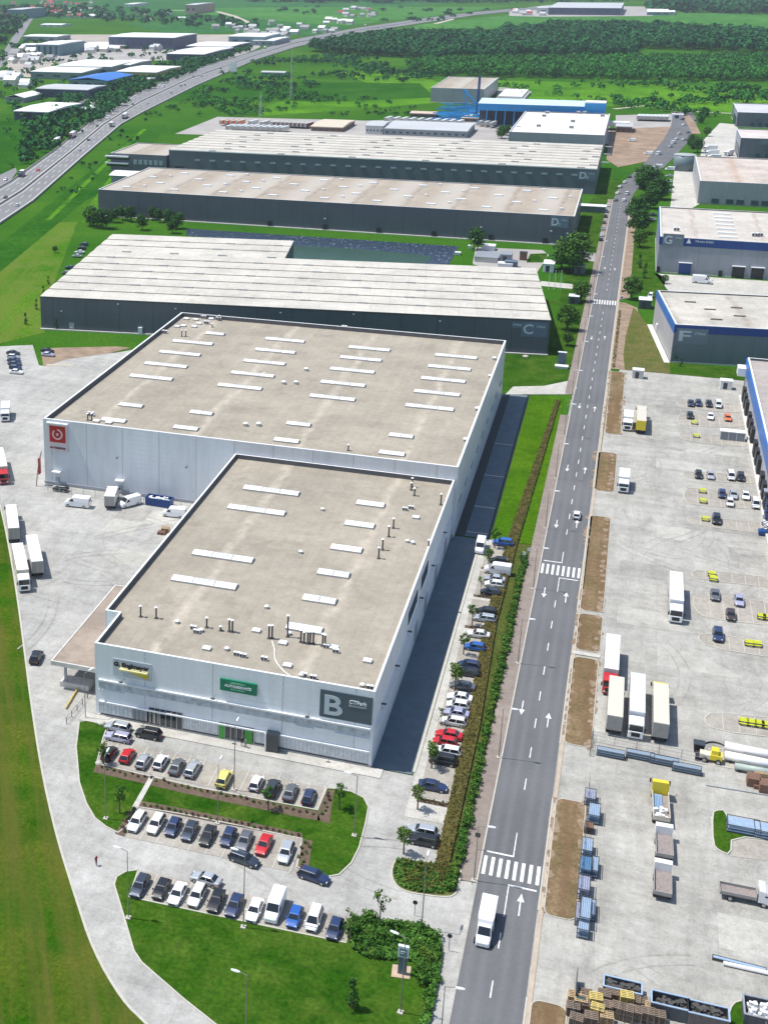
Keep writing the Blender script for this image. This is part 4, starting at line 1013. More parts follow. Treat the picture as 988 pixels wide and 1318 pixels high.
# kind: L, W, H, belt, hood z, trunk z, windscreen base y, roof front, roof rear, rear glass base
CARS = {'hatchback':(4.1,1.76,1.47,.95,.88,.95,1.05,.45,-1.45,-1.95),'sedan':(4.55,1.80,1.44,.93,.86,.98,1.00,.30,-1.05,-1.75),
        'estate':(4.65,1.80,1.48,.95,.88,.95,1.05,.40,-1.85,-2.22),'suv':(4.6,1.88,1.72,1.10,1.04,1.10,1.10,.60,-1.75,-2.15),
        'minivan':(4.5,1.82,1.80,1.05,.98,1.05,1.55,.75,-1.90,-2.18)}
def car_kit(kind):
    if kind in KITS: return KITS[kind]
    L, W, H, belt, hz, tz, ws, rf, rr, rg = CARS[kind]; h = L/2; w = W/2
    def sec(y, ww, zt, zb=.24):
        return [(-ww*.93,y,zb),(-ww,y,zb+.22),(-ww,y,zt-.22),(-ww*.93,y,zt-.05),(-ww*.72,y,zt),(ww*.72,y,zt),(ww*.93,y,zt-.05),(ww,y,zt-.22),(ww,y,zb+.22),(ww*.93,y,zb)]
    b = MB()
    b.loft([sec(-h,w*.80,tz-.18,.38),sec(-h+.10,w*.93,tz-.04,.28),sec(-h+.55,w,tz),sec(rg,w,max(tz,belt)),sec(0,w,belt),sec(ws,w,belt),sec(ws+.35,w*.99,hz+.01),sec(h-.5,w*.96,hz-.10),sec(h-.14,w*.88,hz-.24,.30),sec(h,w*.72,hz-.36,.38)])
    tw = w*.73; bw = w*.93
    def cab(y, ww, z): return [(-ww,y,z),(ww,y,z)]
    z0 = belt-.06
    # greenhouse solid in paint (pillars) with glass set 12 mm proud
    A = [(-bw,ws,z0),(bw,ws,z0),(bw,rg,z0),(-bw,rg,z0)]; T = [(-tw,rf,H-.05),(tw,rf,H-.05),(tw,rr,H-.05),(-tw,rr,H-.05)]
    b.add(A+T, [(0,1,5,4),(1,2,6,5),(2,3,7,6),(3,0,4,7)])
    b.loft([[(-tw,rf,H-.05),(tw,rf,H-.05),(tw,rr,H-.05),(-tw,rr,H-.05)],[(-tw*.88,rf-.14,H),(tw*.88,rf-.14,H),(tw*.88,rr+.12,H),(-tw*.88,rr+.12,H)]])
    for s in (-1,1): b.box(s*w*.98,ws-.30,belt-.06,s*(w+.17),ws-.12,belt+.10)
    body = b.mesh('body', [PAINT['white']], False)
    def quad(P, ins, off):
        P = [Vector(p) for p in P]; c = sum(P, Vector())/4; n = (P[1]-P[0]).cross(P[3]-P[0]).normalized()
        if n.dot(c-Vector((0,(ws+rg)/2,z0))) < 0: n = -n
        return [p+(c-p).normalized()*ins+n*off for p in P]
    def gm(name, quads):
        g = MB()
        for q in quads: g.add(q, [(0,1,2,3)])
        return g.mesh(name, [CGLASS])
    wsm = gm('windscreen', [quad([A[0],A[1],T[1],T[0]], .09, .012)])
    rwm = gm('rear_window', [quad([A[2],A[3],T[3],T[2]], .09, .012)])
    def side(s):
        i = 0 if s < 0 else 1; j = 3 if s < 0 else 2
        a, d, e, f = Vector(A[i]), Vector(A[j]), Vector(T[j]), Vector(T[i])
        m1, m2 = a.lerp(d,.47), f.lerp(e,.42)
        return gm('side_window', [quad([a,m1,m2,f],.07,.012), quad([m1,d,e,m2],.07,.012)])
    hl = MB().box(-.30,0,-.07,.02,.10,.09).mesh('headlight', [LAMPW]); hr = MB().box(-.02,0,-.07,.30,.10,.09).mesh('headlight', [LAMPW])
    tl = MB().box(-.13,-.06,-.12,.13,.0,.12).mesh('tail_light', [LAMPR])
    wh = wheel_mesh()
    gr = MB().box(-w*.5,h-.06,.36,w*.5,h+.012,.56).box(-w*.55,-h-.012,.36,w*.55,-h+.02,.52).mesh('bumper_trim', [TRIM])
    parts = [('body',body,(0,0,0)),('windscreen',wsm,(0,0,0)),('rear_window',rwm,(0,0,0)),('side_window',side(-1),(0,0,0)),('side_window',side(1),(0,0,0)),
             ('headlight',hl,(-w*.52,h-.19,hz-.28)),('headlight',hr,(w*.52,h-.19,hz-.28)),('tail_light',tl,(-w*.74,-h-.01,tz-.26)),('tail_light',tl,(w*.74,-h-.01,tz-.26)),
             ('bumper_trim',gr,(0,0,0))]
    for sx in (-1,1):
        for yy in (h-.85,-h+.85): parts.append(('wheel',wh,(sx*(w-.10),yy,.33)))
    KITS[kind] = parts; return parts
def van_kit(kind):
    if kind in KITS: return KITS[kind]
    L, W, H = {'van':(5.6,1.98,2.35),'small_van':(4.5,1.82,1.85)}[kind]; h, w = L/2, W/2
    b = MB()
    def sec(y, ww, zt, top, zb=.28): return [(-ww,y,zb),(-ww,y,zt*.62),(-ww*top,y,zt-.08),(-ww*(top-.1),y,zt),(ww*(top-.1),y,zt),(ww*top,y,zt-.08),(ww,y,zt*.62),(ww,y,zb)]
    k = H/2.35
    b.loft([sec(-h,w*.96,H-.05,.93),sec(-h+.1,w,H,.94),sec(h-2.2*k-.1,w,H,.92),sec(h-1.75*k,w,H-.10,.88),sec(h-.95*k,w,1.28*k+.12,.94),sec(h-.25,w*.95,1.08*k+.08,.93),sec(h,w*.84,.85*k,.9,.36)])
    body = b.mesh('body', [PAINT['white']])
    y0, z0, y1, z1 = h-.98*k, 1.33*k+.12, h-1.72*k, H-.16
    ws = MB().add([(-w*.86,y0+.03,z0),(w*.86,y0+.03,z0),(w*.78,y1+.03,z1+.02),(-w*.78,y1+.03,z1+.02)], [(0,1,2,3)]).mesh('windscreen', [CGLASS])
    def sw(s): return MB().add([(s*(w+.012),h-1.15*k,1.30*k+.05),(s*(w+.012),h-2.3*k,1.30*k+.05),(s*(w*.93),h-2.3*k,H-.42),(s*(w*.93),h-1.72*k,H-.42)], [(0,1,2,3)]).mesh('side_window', [CGLASS])
    rw = MB().add([(-w*.7,-h-.012,H*.58),(-.1,-h-.012,H*.58),(-.1,-h-.012,H*.82),(-w*.7,-h-.012,H*.82),(.1,-h-.012,H*.58),(w*.7,-h-.012,H*.58),(w*.7,-h-.012,H*.82),(.1,-h-.012,H*.82)], [(0,1,2,3),(4,5,6,7)]).mesh('rear_window', [CGLASS])
    hl = MB().box(-.16,0,-.1,.16,.10,.12).mesh('headlight', [LAMPW]); tl = MB().box(-.08,-.03,-.3,.08,.0,.3).mesh('tail_light', [LAMPR]); wh = wheel_mesh(.35,.24)
    parts = [('body',body,(0,0,0)),('windscreen',ws,(0,0,0)),('side_window',sw(-1),(0,0,0)),('side_window',sw(1),(0,0,0)),('rear_window',rw,(0,0,0)),
             ('headlight',hl,(-w*.72,h-.16,.85*k)),('headlight',hl,(w*.72,h-.16,.85*k)),('tail_light',tl,(-w*.86,-h-.01,1.1)),('tail_light',tl,(w*.86,-h-.01,1.1))]
    for sx in (-1,1):
        for yy in (h-.95,-h+1.1): parts.append(('wheel',wh,(sx*(w-.10),yy,.35)))
    KITS[kind] = parts; return parts
def far_kit(kind):
    k = 'far_'+kind
    if k in KITS: return KITS[k]
    if kind in CARS: src = car_kit(kind)[:5]
    else: src = van_kit(kind)[:5]
    KITS[k] = src; return src
def put(kit, name, label, cat, x, y, deg, colour, group=None, z=.14, paintparts=('body',), sc_=1.0):
    t = thing(name, label, cat, (x,y,z), math.radians(deg-90), group)
    if sc_ != 1: t.scale = (sc_,)*3
    for nm, me, loc in kit:
        o = link(nm, me, t, loc)
        if nm in paintparts and colour:
            o.material_slots[0].link = 'OBJECT'; o.material_slots[0].material = PAINT[colour]
    return t
CWORD = {'hatchback':'hatchback','sedan':'saloon car','estate':'estate car','suv':'off-road car','minivan':'people carrier','van':'panel van','small_van':'small van'}
CCOL = {'slate':'dark slate','vivid':'bright yellow','navy':'navy blue','lilac':'lilac-silver','yellow':'pale yellow'}
ORD = ['first','second','third','fourth','fifth','sixth','seventh','eighth','ninth','tenth','eleventh','twelfth','thirteenth','fourteenth','fifteenth','sixteenth','seventeenth','eighteenth','nineteenth','twentieth','twenty-first','twenty-second','twenty-third','twenty-fourth','twenty-fifth','twenty-sixth','twenty-seventh','twenty-eighth','twenty-ninth','thirtieth']
def row(items, where, group, deg, far=False, z=.14, frm='from the left'):
    """items: (px, py, kind, colour[, deg]); the label names the look first and a place in the row when the look repeats"""
    looks = [(i[2], i[3]) for i in items]
    for k, it in enumerate(items):
        px, py, kind, col = it[:4]; d = it[4] if len(it) > 4 else deg
        nm = CCOL.get(col, col)+' '+CWORD[kind]
        if looks.count((kind, col)) == 1: lab = '%s %s' % (nm, where)
        else: lab = '%s, %s %s %s' % (nm, ORD[k], frm, where)
        p = G(px, py, .65 if kind in CARS else 1.0)
        kit = (far_kit(kind) if far else (car_kit(kind) if kind in CARS else van_kit(kind)))
        put(kit, {'hatchback':'parked_car','sedan':'parked_car','estate':'parked_car','suv':'parked_car','minivan':'parked_car','van':'parked_van','small_van':'parked_van'}[kind],
            lab, 'van' if 'van' in kind and kind != 'minivan' else 'car', p.x, p.y, d+random.uniform(-1.5,1.5), col, group, z)
H_, S_, E_, U_, V_, N_, P_ = 'hatchback','sedan','estate','suv','van','small_van','minivan'
row([(151.5,936,E_,'silver'),(152,949,E_,'lilac'),(191,945,U_,'black')], 'parked sideways at the foot of the front wall', 'cars in the front car park', 180)
row([(141,970,H_,'black'),(164,973,H_,'red'),(185,980,H_,'silver'),(207,981,H_,'white'),(227.5,987,S_,'grey'),(248,990,E_,'silver'),(288.5,1003,U_,'yellow'),(330,1008,H_,'white'),(350.6,1015,U_,'slate'),(373.6,1020,S_,'grey'),(397.5,1025.5,H_,'navy')],
    'in the row nearest the front wall', 'cars in the front car park', 90)
row([(176,1058,E_,'white'),(200.6,1061,E_,'dirty white'),(222.6,1065,H_,'navy'),(244,1070,S_,'slate'),(267.3,1076,S_,'black'),(293.6,1078,H_,'navy'),(314.6,1083,S_,'grey'),(339.4,1088,S_,'red'),(367.8,1098,E_,'silver')],
    'in the middle row below the lawn', 'cars in the front car park', 270)
row([(180,1141,E_,'slate'),(207.5,1145,H_,'black'),(228.5,1151,S_,'white'),(253.5,1153,E_,'dirty white'),(278,1160,S_,'black'),(301.5,1166,S_,'navy'),(327.5,1172,S_,'white'),(354,1167,V_,'white'),(379,1181,H_,'blue'),(404,1184,P_,'white'),(430.5,1196,H_,'navy')],
    'in the row along the lower lawn', 'cars in the front car park', 270)
row([(265,1132,S_,'silver')], 'double-parked across the ends of the lower row', 'cars in the front car park', 175)
row([(314.5,1106,E_,'slate')], 'standing across the ends of the middle row', 'cars in the front car park', 350)
row([(404,1128,E_,'navy')], 'driving below the round end of the lawn', 'cars in the front car park', 350)
row([(47,846,U_,'black')], 'driving on the bare concrete left of the canopy', None, 100)
row([(78,629,H_,'black')], 'parked against the wall under the red square sign', None, 180)
row([(647,699,U_,'blue'),(642,722,H_,'black'),(640,733,V_,'white',180),(636,745,S_,'silver'),(636,752,H_,'white'),(631,762,H_,'slate'),(626,787,H_,'black'),(623,796,E_,'silver'),(615,816.5,S_,'dirty white'),(611,833,H_,'blue'),(603,856,H_,'navy'),(603.5,866,H_,'black'),(595,883,S_,'grey'),(591,898,S_,'white'),(589,908,H_,'white'),(586.5,918,S_,'lilac'),(583,929,E_,'dirty white'),(577.5,946,S_,'red'),(572.5,955,H_,'red'),(575,967,E_,'white'),(570,979,U_,'black'),(557,1012,S_,'navy',0),(543,1070,E_,'silver'),(545,1082,E_,'black')],
    'in the strip along the brown hedge', 'cars in the parking strip beside the shaded lane', 180, frm='from the far end')
row([(618,703,V_,'white',270)], 'standing in the shaded lane at its far end', None, 270)
row([(742,663,H_,'white',90)], 'driving away on the main road', None, 90)
YR = 'cars in the right-hand yard'
row([(888.7,519,S_,'slate'),(898.6,519,H_,'navy'),(912,520,H_,'black'),(924,521,P_,'white')], 'on the farthest stall island of the right yard', YR, 270)
row([(887.7,535,H_,'black'),(914,536,S_,'white'),(936.4,538,H_,'orange')], 'on the second stall island of the right yard', YR, 270)
row([(898.6,611,H_,'black'),(914,612,S_,'silver'),(940.4,613,P_,'white'),(953,614,E_,'black')], 'on the fourth stall island of the right yard', YR, 270)
row([(929,636,H_,'navy'),(943.6,637,S_,'silver'),(959.4,638,S_,'white'),(939,647,H_,'dirty white'),(972.4,649,P_,'white')], 'on the broad fifth stall island of the right yard', YR, 270)
row([(921.7,669,U_,'black')], 'on the sixth stall island of the right yard', YR, 270)
row([(920,766,S_,'grey'),(950.7,773,S_,'lilac'),(940,792,H_,'brown')], 'on the eighth stall island of the right yard', YR, 270)
row([(923.5,818,U_,'navy')], 'on the round-nosed stall island beside the yellow blocks', YR, 270)
# far left yard and behind C
row([(17,454,S_,'black'),(17.5,459,H_,'silver'),(18,463.5,S_,'navy'),(19,468,S_,'slate'),(20,473,H_,'navy'),(21,478.5,S_,'white')], 'in the column at the far left yard edge', 'cars in the far left yard', 5, True, frm='from the back')
row([(61,451,S_,'black'),(62,456,S_,'lilac')], 'on the patch of bare ground in the far left yard', 'cars in the far left yard', 0, True)
row([(108,314,H_,'slate'),(105,319,H_,'black'),(102.5,324,S_,'white'),(99,329,S_,'silver'),(90,344,S_,'navy'),(85,351,H_,'grey')], 'at the left end of the ribbed-roof warehouse', 'cars beside the ribbed warehouse', 180, True, frm='from the back')
# the road: queue beyond the bend
row([(773,308,H_,'black'),(774,302,S_,'white'),(775.5,294,S_,'silver'),(777,286,H_,'grey'),(779,278,S_,'black'),(781,271,H_,'white'),(782.5,264,S_,'white')], 'of the line parked beside the third warehouse', 'cars along the road edge', 92, True, frm='from the near end')
row([(792,257,S_,'grey'),(795,248,S_,'white'),(798,240,H_,'silver'),(804,234,S_,'white'),(810,227,S_,'black'),(803,257,H_,'white'),(807,249,P_,'white')], 'of the queue in the road bend', 'cars on the far road', 75, True, frm='from the near end')
row([(848,197,V_,'white'),(867,183,V_,'white'),(871,178,S_,'white'),(874,172,P_,'white'),(880,179,S_,'silver'),(885,170,S_,'grey'),(880,160,S_,'white'),(878,153,H_,'black'),(863,188,S_,'silver')], 'on the road before the meadow', 'cars on the far road', 60, True, frm='from the near end')
row([(862,217,V_,'white'),(861,226,S_,'silver'),(860,233,E_,'white'),(862,240,S_,'green'),(861,246,S_,'silver'),(846,214,V_,'white')], 'in the small car park under the roadside trees', 'cars under the roadside trees', 180, True, frm='from the back')
row([(838,282,S_,'silver'),(839,276,S_,'slate')], 'shaded by trees left of the hall lettered G', 'cars under the roadside trees', 180, True, frm='from the front')
row([(752,326,E_,'silver',10),(739,381,S_,'grey',160)], 'on the side turning by the big roadside tree', None, 0, True)
row([(837,381,P_,'white',260)], 'beside the dark kiosk left of the hall lettered F', None, 0, True)
# ------------------------------------------------------------ lorries
def cab_mesh(L=2.2, W=2.45, H=3.0):
    b = MB()
    def sec(y, zb, zt, ww): return [(-ww,y,zb),(-ww,y,zt-.15),(-ww+.15,y,zt),(ww-.15,y,zt),(ww,y,zt-.15),(ww,y,zb)]
    b.loft([sec(0,.75,H+.45,W/2),sec(L*.45,.75,H+.35,W/2),sec(L-.35,.55,H-.1,W/2),sec(L-.12,.45,1.75,W/2),sec(L,.45,1.65,W/2-.1)])
    return b
def lorry_kit(kind):
    if kind in KITS: return KITS[kind]
    P = []
    W = 2.5
    def cab(y0, H=3.0, L=2.2):
        P.append(('cab', cab_mesh(L,2.45,H).mesh('cab', [PAINT['white']]), (0,y0,0)))
        P.append(('windscreen', MB().add([(-1.1,L-.10,1.72),(1.1,L-.10,1.72),(1.05,L-.30,H-.25),(-1.05,L-.30,H-.25)], [(0,1,2,3)]).mesh('windscreen', [CGLASS]), (0,y0+.03,0)))
        for s in (-1,1):
            P.append(('side_window', MB().add([(s*1.24,L*.45,1.75),(s*1.24,L-.42,1.75),(s*1.24,L-.52,H-.35),(s*1.24,L*.45,H-.35)], [(0,1,2,3)]).mesh('side_window', [CGLASS]), (0,y0,0)))
            P.append(('mirror', MB().box(-.12,-.08,0,.12,.08,.7).mesh('mirror', [TRIM]), (s*1.42,y0+L-.2,1.8)))
            P.append(('headlight', MB().box(-.22,-.04,-.12,.22,.05,.12).mesh('headlight', [LAMPW]), (s*.9,y0+L-.02,.78)))
        P.append(('grille', MB().box(-.7,-.02,0,.7,.03,.75).mesh('grille', [TRIM]), (0,y0+L,.75)))
    def wheels(ys, r=.5):
        wm = wheel_mesh(r,.38)
        for yy in ys:
            for s in (-1,1): P.append(('wheel', wm, (s*1.02,yy,r)))
    def box(y0, y1, z0, z1, name='trailer'):
        b = MB(); b.box(-W/2,y0,z0,W/2,y1,z1,0); b.box(-W/2-.02,y0-.02,z0-.02,W/2+.02,y1+.02,z0+.12,2); b.sheet([(-W/2+.04,y0+.04),(W/2-.04,y0+.04),(W/2-.04,y1-.04),(-W/2+.04,y1-.04)], z1+.012, 1)
        P.append((name, b.mesh(name, [PAINT['white'], CURT, TRIM]), (0,0,0)))
        P.append(('rear_door', MB().box(-W/2+.08,-.05,0,-.04,0,z1-z0-.2).box(.04,-.05,0,W/2-.08,0,z1-z0-.2).mesh('rear_door', [DOORG]), (0,y0-.021,z0+.12)))
    if kind == 'artic':            # 16 m long, origin in the middle, cab at +y
        cab(5.9); box(-8,5.4,1.15,4.0)
        P.append(('chassis', MB().box(-.5,-7.8,.7,.5,5.9,1.1).box(-1.2,1.5,.55,1.2,3.2,1.1).mesh('chassis', [TRIM]), (0,0,0)))
        wheels((7.0,3.6,-4.2,-5.4,-6.6))
    elif kind == 'trailer':
        box(-6.8,6.8,1.15,4.0); P.append(('chassis', MB().box(-.5,-6.6,.7,.5,6.6,1.1).mesh('chassis', [TRIM]), (0,0,0)))
        wheels((-2.9,-4.1,-5.3)); P.append(('landing_leg', MB().box(-.9,3.9,0,-.7,4.1,1.1).box(.7,3.9,0,.9,4.1,1.1).mesh('landing_leg', [TRIM]), (0,0,0)))
    elif kind == 'box_truck':      # 8.5 m
        cab(2.2,2.7,2.0); box(-4.2,2.0,1.0,3.6,'cargo_box'); P.append(('chassis', MB().box(-.5,-4,.6,.5,2.2,.95).mesh('chassis', [TRIM]), (0,0,0))); wheels((3.2,-2.6),.48)
    elif kind == 'luton':          # long light van with a box body
        vk = van_kit('van'); 
        b = MB(); b.box(-1.05,-3.9,.85,1.05,.75,2.95); b.loft([[(-1.05,.75,2.2),(1.05,.75,2.2),(1.05,.75,2.95),(-1.05,.75,2.95)],[(-.98,1.5,2.35),(.98,1.5,2.35),(.95,1.35,2.85),(-.95,1.35,2.85)]])
        b.sheet([(-1.01,-3.86),(1.01,-3.86),(1.01,.7),(-1.01,.7)], 2.962, 1)
        P.append(('cargo_box', b.mesh('cargo_box', [PAINT['white'], CURT]), (0,0,0)))
        for nm, me, loc in vk:
            if nm in ('body','windscreen','side_window','headlight'): P.append(('cab' if nm == 'body' else nm, me, (loc[0],loc[1]+.9,loc[2])))
        wheels((2.75,-2.5),.38)
        P.append(('chassis', MB().box(-.45,-3.8,.45,.45,1,.84).mesh('chassis', [TRIM]), (0,0,0)))
    elif kind == 'flatbed':        # pickup lorry with drop sides
        cab(1.5,2.35,1.7)
        b = MB(); b.box(-1.1,-3.4,.85,1.1,1.35,.98,1); b.box(-1.1,-3.4,.98,-1.03,1.35,1.4,0); b.box(1.03,-3.4,.98,1.1,1.35,1.4,0); b.box(-1.03,-3.4,.98,1.03,-3.33,1.4,0); b.box(-1.03,1.28,.98,1.03,1.35,2.0,0)
        P.append(('load_bed', b.mesh('load_bed', [DOORG, BEDW]), (0,0,0))); P.append(('chassis', MB().box(-.4,-3.2,.5,.4,1.5,.84).mesh('chassis', [TRIM]), (0,0,0))); wheels((2.3,-2.0),.42)
    elif kind == 'flat_trailer':
        b = MB(); b.box(-1.2,-2.9,.95,1.2,2.4,1.1,1); b.box(-1.2,-2.9,1.1,-1.12,2.4,1.6,0); b.box(1.12,-2.9,1.1,1.2,2.4,1.6,0); b.box(-1.12,-2.9,1.1,1.12,-2.82,1.6,0); b.box(-1.2,2.42,.9,1.2,3.4,2.5,2)
        P.append(('load_bed', b.mesh('load_bed', [DOORG, BEDW, CURT]), (0,0,0))); P.append(('chassis', MB().box(-.4,-2.7,.5,.4,2.6,.94).mesh('chassis', [TRIM]), (0,0,0))); wheels((1.6,-1.8),.42)
    elif kind == 'tipper':
        cab(3.0,2.8,2.1)
        b = MB(); b.box(-1.2,-4,1.0,1.2,2.8,1.15,1); b.box(-1.2,-4,1.15,-1.12,2.8,1.9,0); b.box(1.12,-4,1.15,1.2,2.8,1.9,0); b.box(-1.12,-4,1.15,1.12,-3.92,1.9,0)
        P.append(('load_bed', b.mesh('load_bed', [PAINT['cream'], BEDW]), (0,0,0))); P.append(('chassis', MB().box(-.5,-3.8,.6,.5,3,.98).mesh('chassis', [TRIM]), (0,0,0))); wheels((4.0,-1.6,-2.8),.5)
        bb = MB()
        for k in range(6): bb.tube((-.95+k*.22,-1.5,1.35+.0),( -.95+k*.22,2.5,1.35),.10,6,0)
        for k in range(9): x, y = random.uniform(-.9,.9), random.uniform(-3.6,-1.7); bb.rbox(x,y,1.16,.7,.45,random.uniform(.3,.9),random.random()*3,1)
        P.append(('load', bb.mesh('load', [M('blue_grey_pipes', (.25,.38,.55), .4, .1), CURT]), (0,0,0)))
    KITS[kind] = P; return P
def lorry(kind, pf, pr, colour, label, cat='lorry', name='lorry', z=.14, boxcol=None, zf=0, group=None):
    """pf, pr: ground pixels under the middle of the front and rear ends"""
    f, r = G(pf[0], pf[1], zf), G(pr[0], pr[1], zf); c = (f+r)/2; d = f-r
    t = put(lorry_kit(kind), name, label, cat, c.x, c.y, math.degrees(math.atan2(d.y, d.x)), colour, group, z, ('cab',))
    if boxcol:
        for o in t.children:
            if o.name.split('.')[0] in ('trailer','cargo_box'): o.material_slots[0].link = 'OBJECT'; o.material_slots[0].material = PAINT[boxcol]
    return t
def lorryw(kind, x, y, deg, colour, label, cat='lorry', name='lorry', boxcol=None, roof=None, z=.14, group=None):
    t = put(lorry_kit(kind), name, label, cat, x, y, deg, colour, group, z, ('cab',))
    for o in t.children:
        if o.name.split('.')[0] in ('trailer','cargo_box'):
            if boxcol: o.material_slots[0].link = 'OBJECT'; o.material_slots[0].material = PAINT[boxcol]
            if roof: o.material_slots[1].link = 'OBJECT'; o.material_slots[1].material = PAINT[roof]
    return t
lorryw('luton', -7.05, 150.6, 269.3, 'white', 'white box van on the main road just below the near zebra crossing', 'van', 'box_van')
lorryw('artic', 18.4, 258.5, 270, 'white', 'all-white articulated lorry standing alone in the middle of the right yard')
lorryw('artic', 6.9, 226.5, 270, 'red', 'red-cab lorry with a white trailer, nose to the tail of the cream trailer', boxcol='dirty white')
lorryw('trailer', 7.9, 212.0, 90, None, 'cream-topped parked trailer nearest the dry island, left of the white lorry', 'trailer', 'semi_trailer', boxcol='dirty white', roof='cream')
lorryw('artic', 11.4, 213.2, 270, 'white', 'white-cab lorry standing between two cream trailers', roof='dirty white')
lorryw('artic', 15.2, 213.4, 90, 'vivid', 'lorry with a yellow cab facing away and a cream trailer roof', boxcol='dirty white', roof='cream')
lorryw('box_truck', 7.6, 367.6, 270, 'white', 'small white lorry beside the yellow-backed one at the top of the right yard')
t = lorryw('artic', 11.0, 370.0, 90, 'white', 'lorry with a cream roof and a bright yellow back wall', boxcol='vivid', roof='cream')
for o in t.children:
    if o.name.startswith('rear_door'): o.material_slots[0].link = 'OBJECT'; o.material_slots[0].material = PAINT['vivid']
lorryw('box_truck', 7.4, 320.8, 270, 'white', 'lone white box lorry at the left edge of the right yard, facing the camera')
lorry('tipper', (847,1022), (850,1071), 'vivid', 'flatbed lorry with a bright yellow cab carrying grey pipes and white bags')
lorry('flat_trailer', (852,1076), (854,1118), None, 'grey open trailer right behind the yellow-cabbed lorry', 'trailer', 'open_trailer')
lorry('flat_trailer', (851,1123), (851,1168), None, 'brown-floored open trailer, lowest of the three in line', 'trailer', 'open_trailer')
lorry('flatbed', (990,1165), (926,1152), 'white', 'white-cab pickup lorry with an empty brown load bed by the stall kerb')
p1, p2 = G(888,363), G(918,366)
put(van_kit('van'), 'parked_van', 'white panel van standing alone in front of the hall lettered G', 'van', (p1.x+p2.x)/2, (p1.y+p2.y)/2, -4, 'white', None, .14, sc_=1.35)
# left yard
LYG = 'lorries parked in the left yard'
lorry('artic', (7,633), (-3,588), 'red', 'red-cab lorry at the left edge of the left yard', boxcol='cream')
lorry('box_truck', (6,551), (9,525), 'white', 'white lorry farthest back at the left edge of the yard')
lorry('artic', (14,662), (19,704), 'navy', 'lorry with a dark blue cab facing away, trailer doors toward the camera', boxcol='cream')
lorry('artic', (34,774), (21,712), 'white', 'white-cab lorry with a cream trailer facing the camera along the verge', boxcol='cream')
lorry('trailer', (40,705), (50,751), None, 'detached white trailer standing beside the cream lorry', 'trailer', 'semi_trailer', boxcol='white')
p = G(100,652); put(van_kit('van'), 'parked_van', 'long white panel van facing left, halfway along the wall of the largest warehouse', 'van', p.x, p.y, 184, 'white', None, .14, sc_=1.12)
p = G(224,665); put(van_kit('van'), 'parked_van', 'white panel van close to the roof edge of the nearest warehouse', 'van', p.x, p.y, 184, 'white', None, .14)
p = G(166,652); put(van_kit('van'), 'parked_van', 'white van with its back to the blue skip', 'van', p.x, p.y+.5, 235, 'white', None, .14)
lorry('box_truck', (147,640), (141,657), 'white', 'tall white box lorry between two white vans by the wall')
# motorway traffic
MG = 'vehicles on the motorway'
def mway(px, py, kind, col, fwd, lab):
    p = G(px, py, .6); q = G(px+6, py-4.0 if py > 120 else py-2.4, .6); d = q-p; a = math.degrees(math.atan2(d.y, d.x))+(0 if fwd else 180)
    if kind in ('artic','box_truck'): lorryw(kind, p.x, p.y, a, col, lab, 'lorry', 'lorry', boxcol='dirty white' if col != 'navy' else 'slate', z=.2, group=MG)
    else: put(far_kit(kind), 'driving_car', lab, 'car', p.x, p.y, a, col, MG, .2)
mw = [(28,226,'box_truck','navy',0,'dark lorry nearest the camera on the far carriageway of the motorway'),(73,184,'artic','white',0,'white lorry on the motorway shoulder beside the red one'),
 (93,176,'artic','maroon',0,'brownish-red lorry just ahead of the white one on the motorway shoulder'),(144,162,'box_truck','slate',1,'dark box lorry on the near motorway carriageway'),(161,151,'artic','maroon',1,'lorry with reddish sides ahead of the dark box lorry on the motorway'),
 (7,231,'hatchback','white',0,'white car on the slip lane at the left end of the motorway'),(7,254,'sedan','black',0,'black car at the left edge of the motorway'),(22,264,'hatchback','white',1,'white car lowest on the motorway'),
 (49,219,'sedan','red',0,'small red car on the motorway beside the dark lorry'),(102,193,'hatchback','white',1,'white car on the near carriageway below the dark box lorry'),(114,180,'sedan','black',1,'black car beside the central barrier of the motorway'),
 (125,162,'sedan','navy',0,'navy car left of the dark box lorry on the motorway'),(139,152,'van','white',0,'white van on the far motorway carriageway'),(157,144,'sedan','silver',0,'silver car on the far carriageway above the lorries'),(171,134,'sedan','black',0,'black car on the far motorway carriageway'),
 (146,146,'hatchback','white',0,'small white car between two vans on the motorway'),(190,133,'sedan','silver',1,'silver car on the near carriageway mid-motorway'),(210,111,'van','white',0,'white van above mid-motorway on the far shoulder'),(220,119,'van','white',1,'white van on the near carriageway mid-motorway'),
 (238,109,'sedan','grey',1,'dark grey car beside the black one high on the motorway'),(233,110,'sedan','black',1,'black car next to the dark grey one high on the motorway'),(259,98,'van','white',1,'white van high on the motorway below the gantry sign'),(249,98,'sedan','black',0,'black car high on the far motorway carriageway'),
 (284,88,'sedan','slate',1,'dark car under the motorway gantry sign'),(303,80,'sedan','navy',1,'dark car just past the motorway gantry sign'),(341,62,'box_truck','white',0,'white lorry far along the motorway'),(470,33,'box_truck','white',0,'white lorry at the far end of the motorway')]
for a in mw: mway(*a)
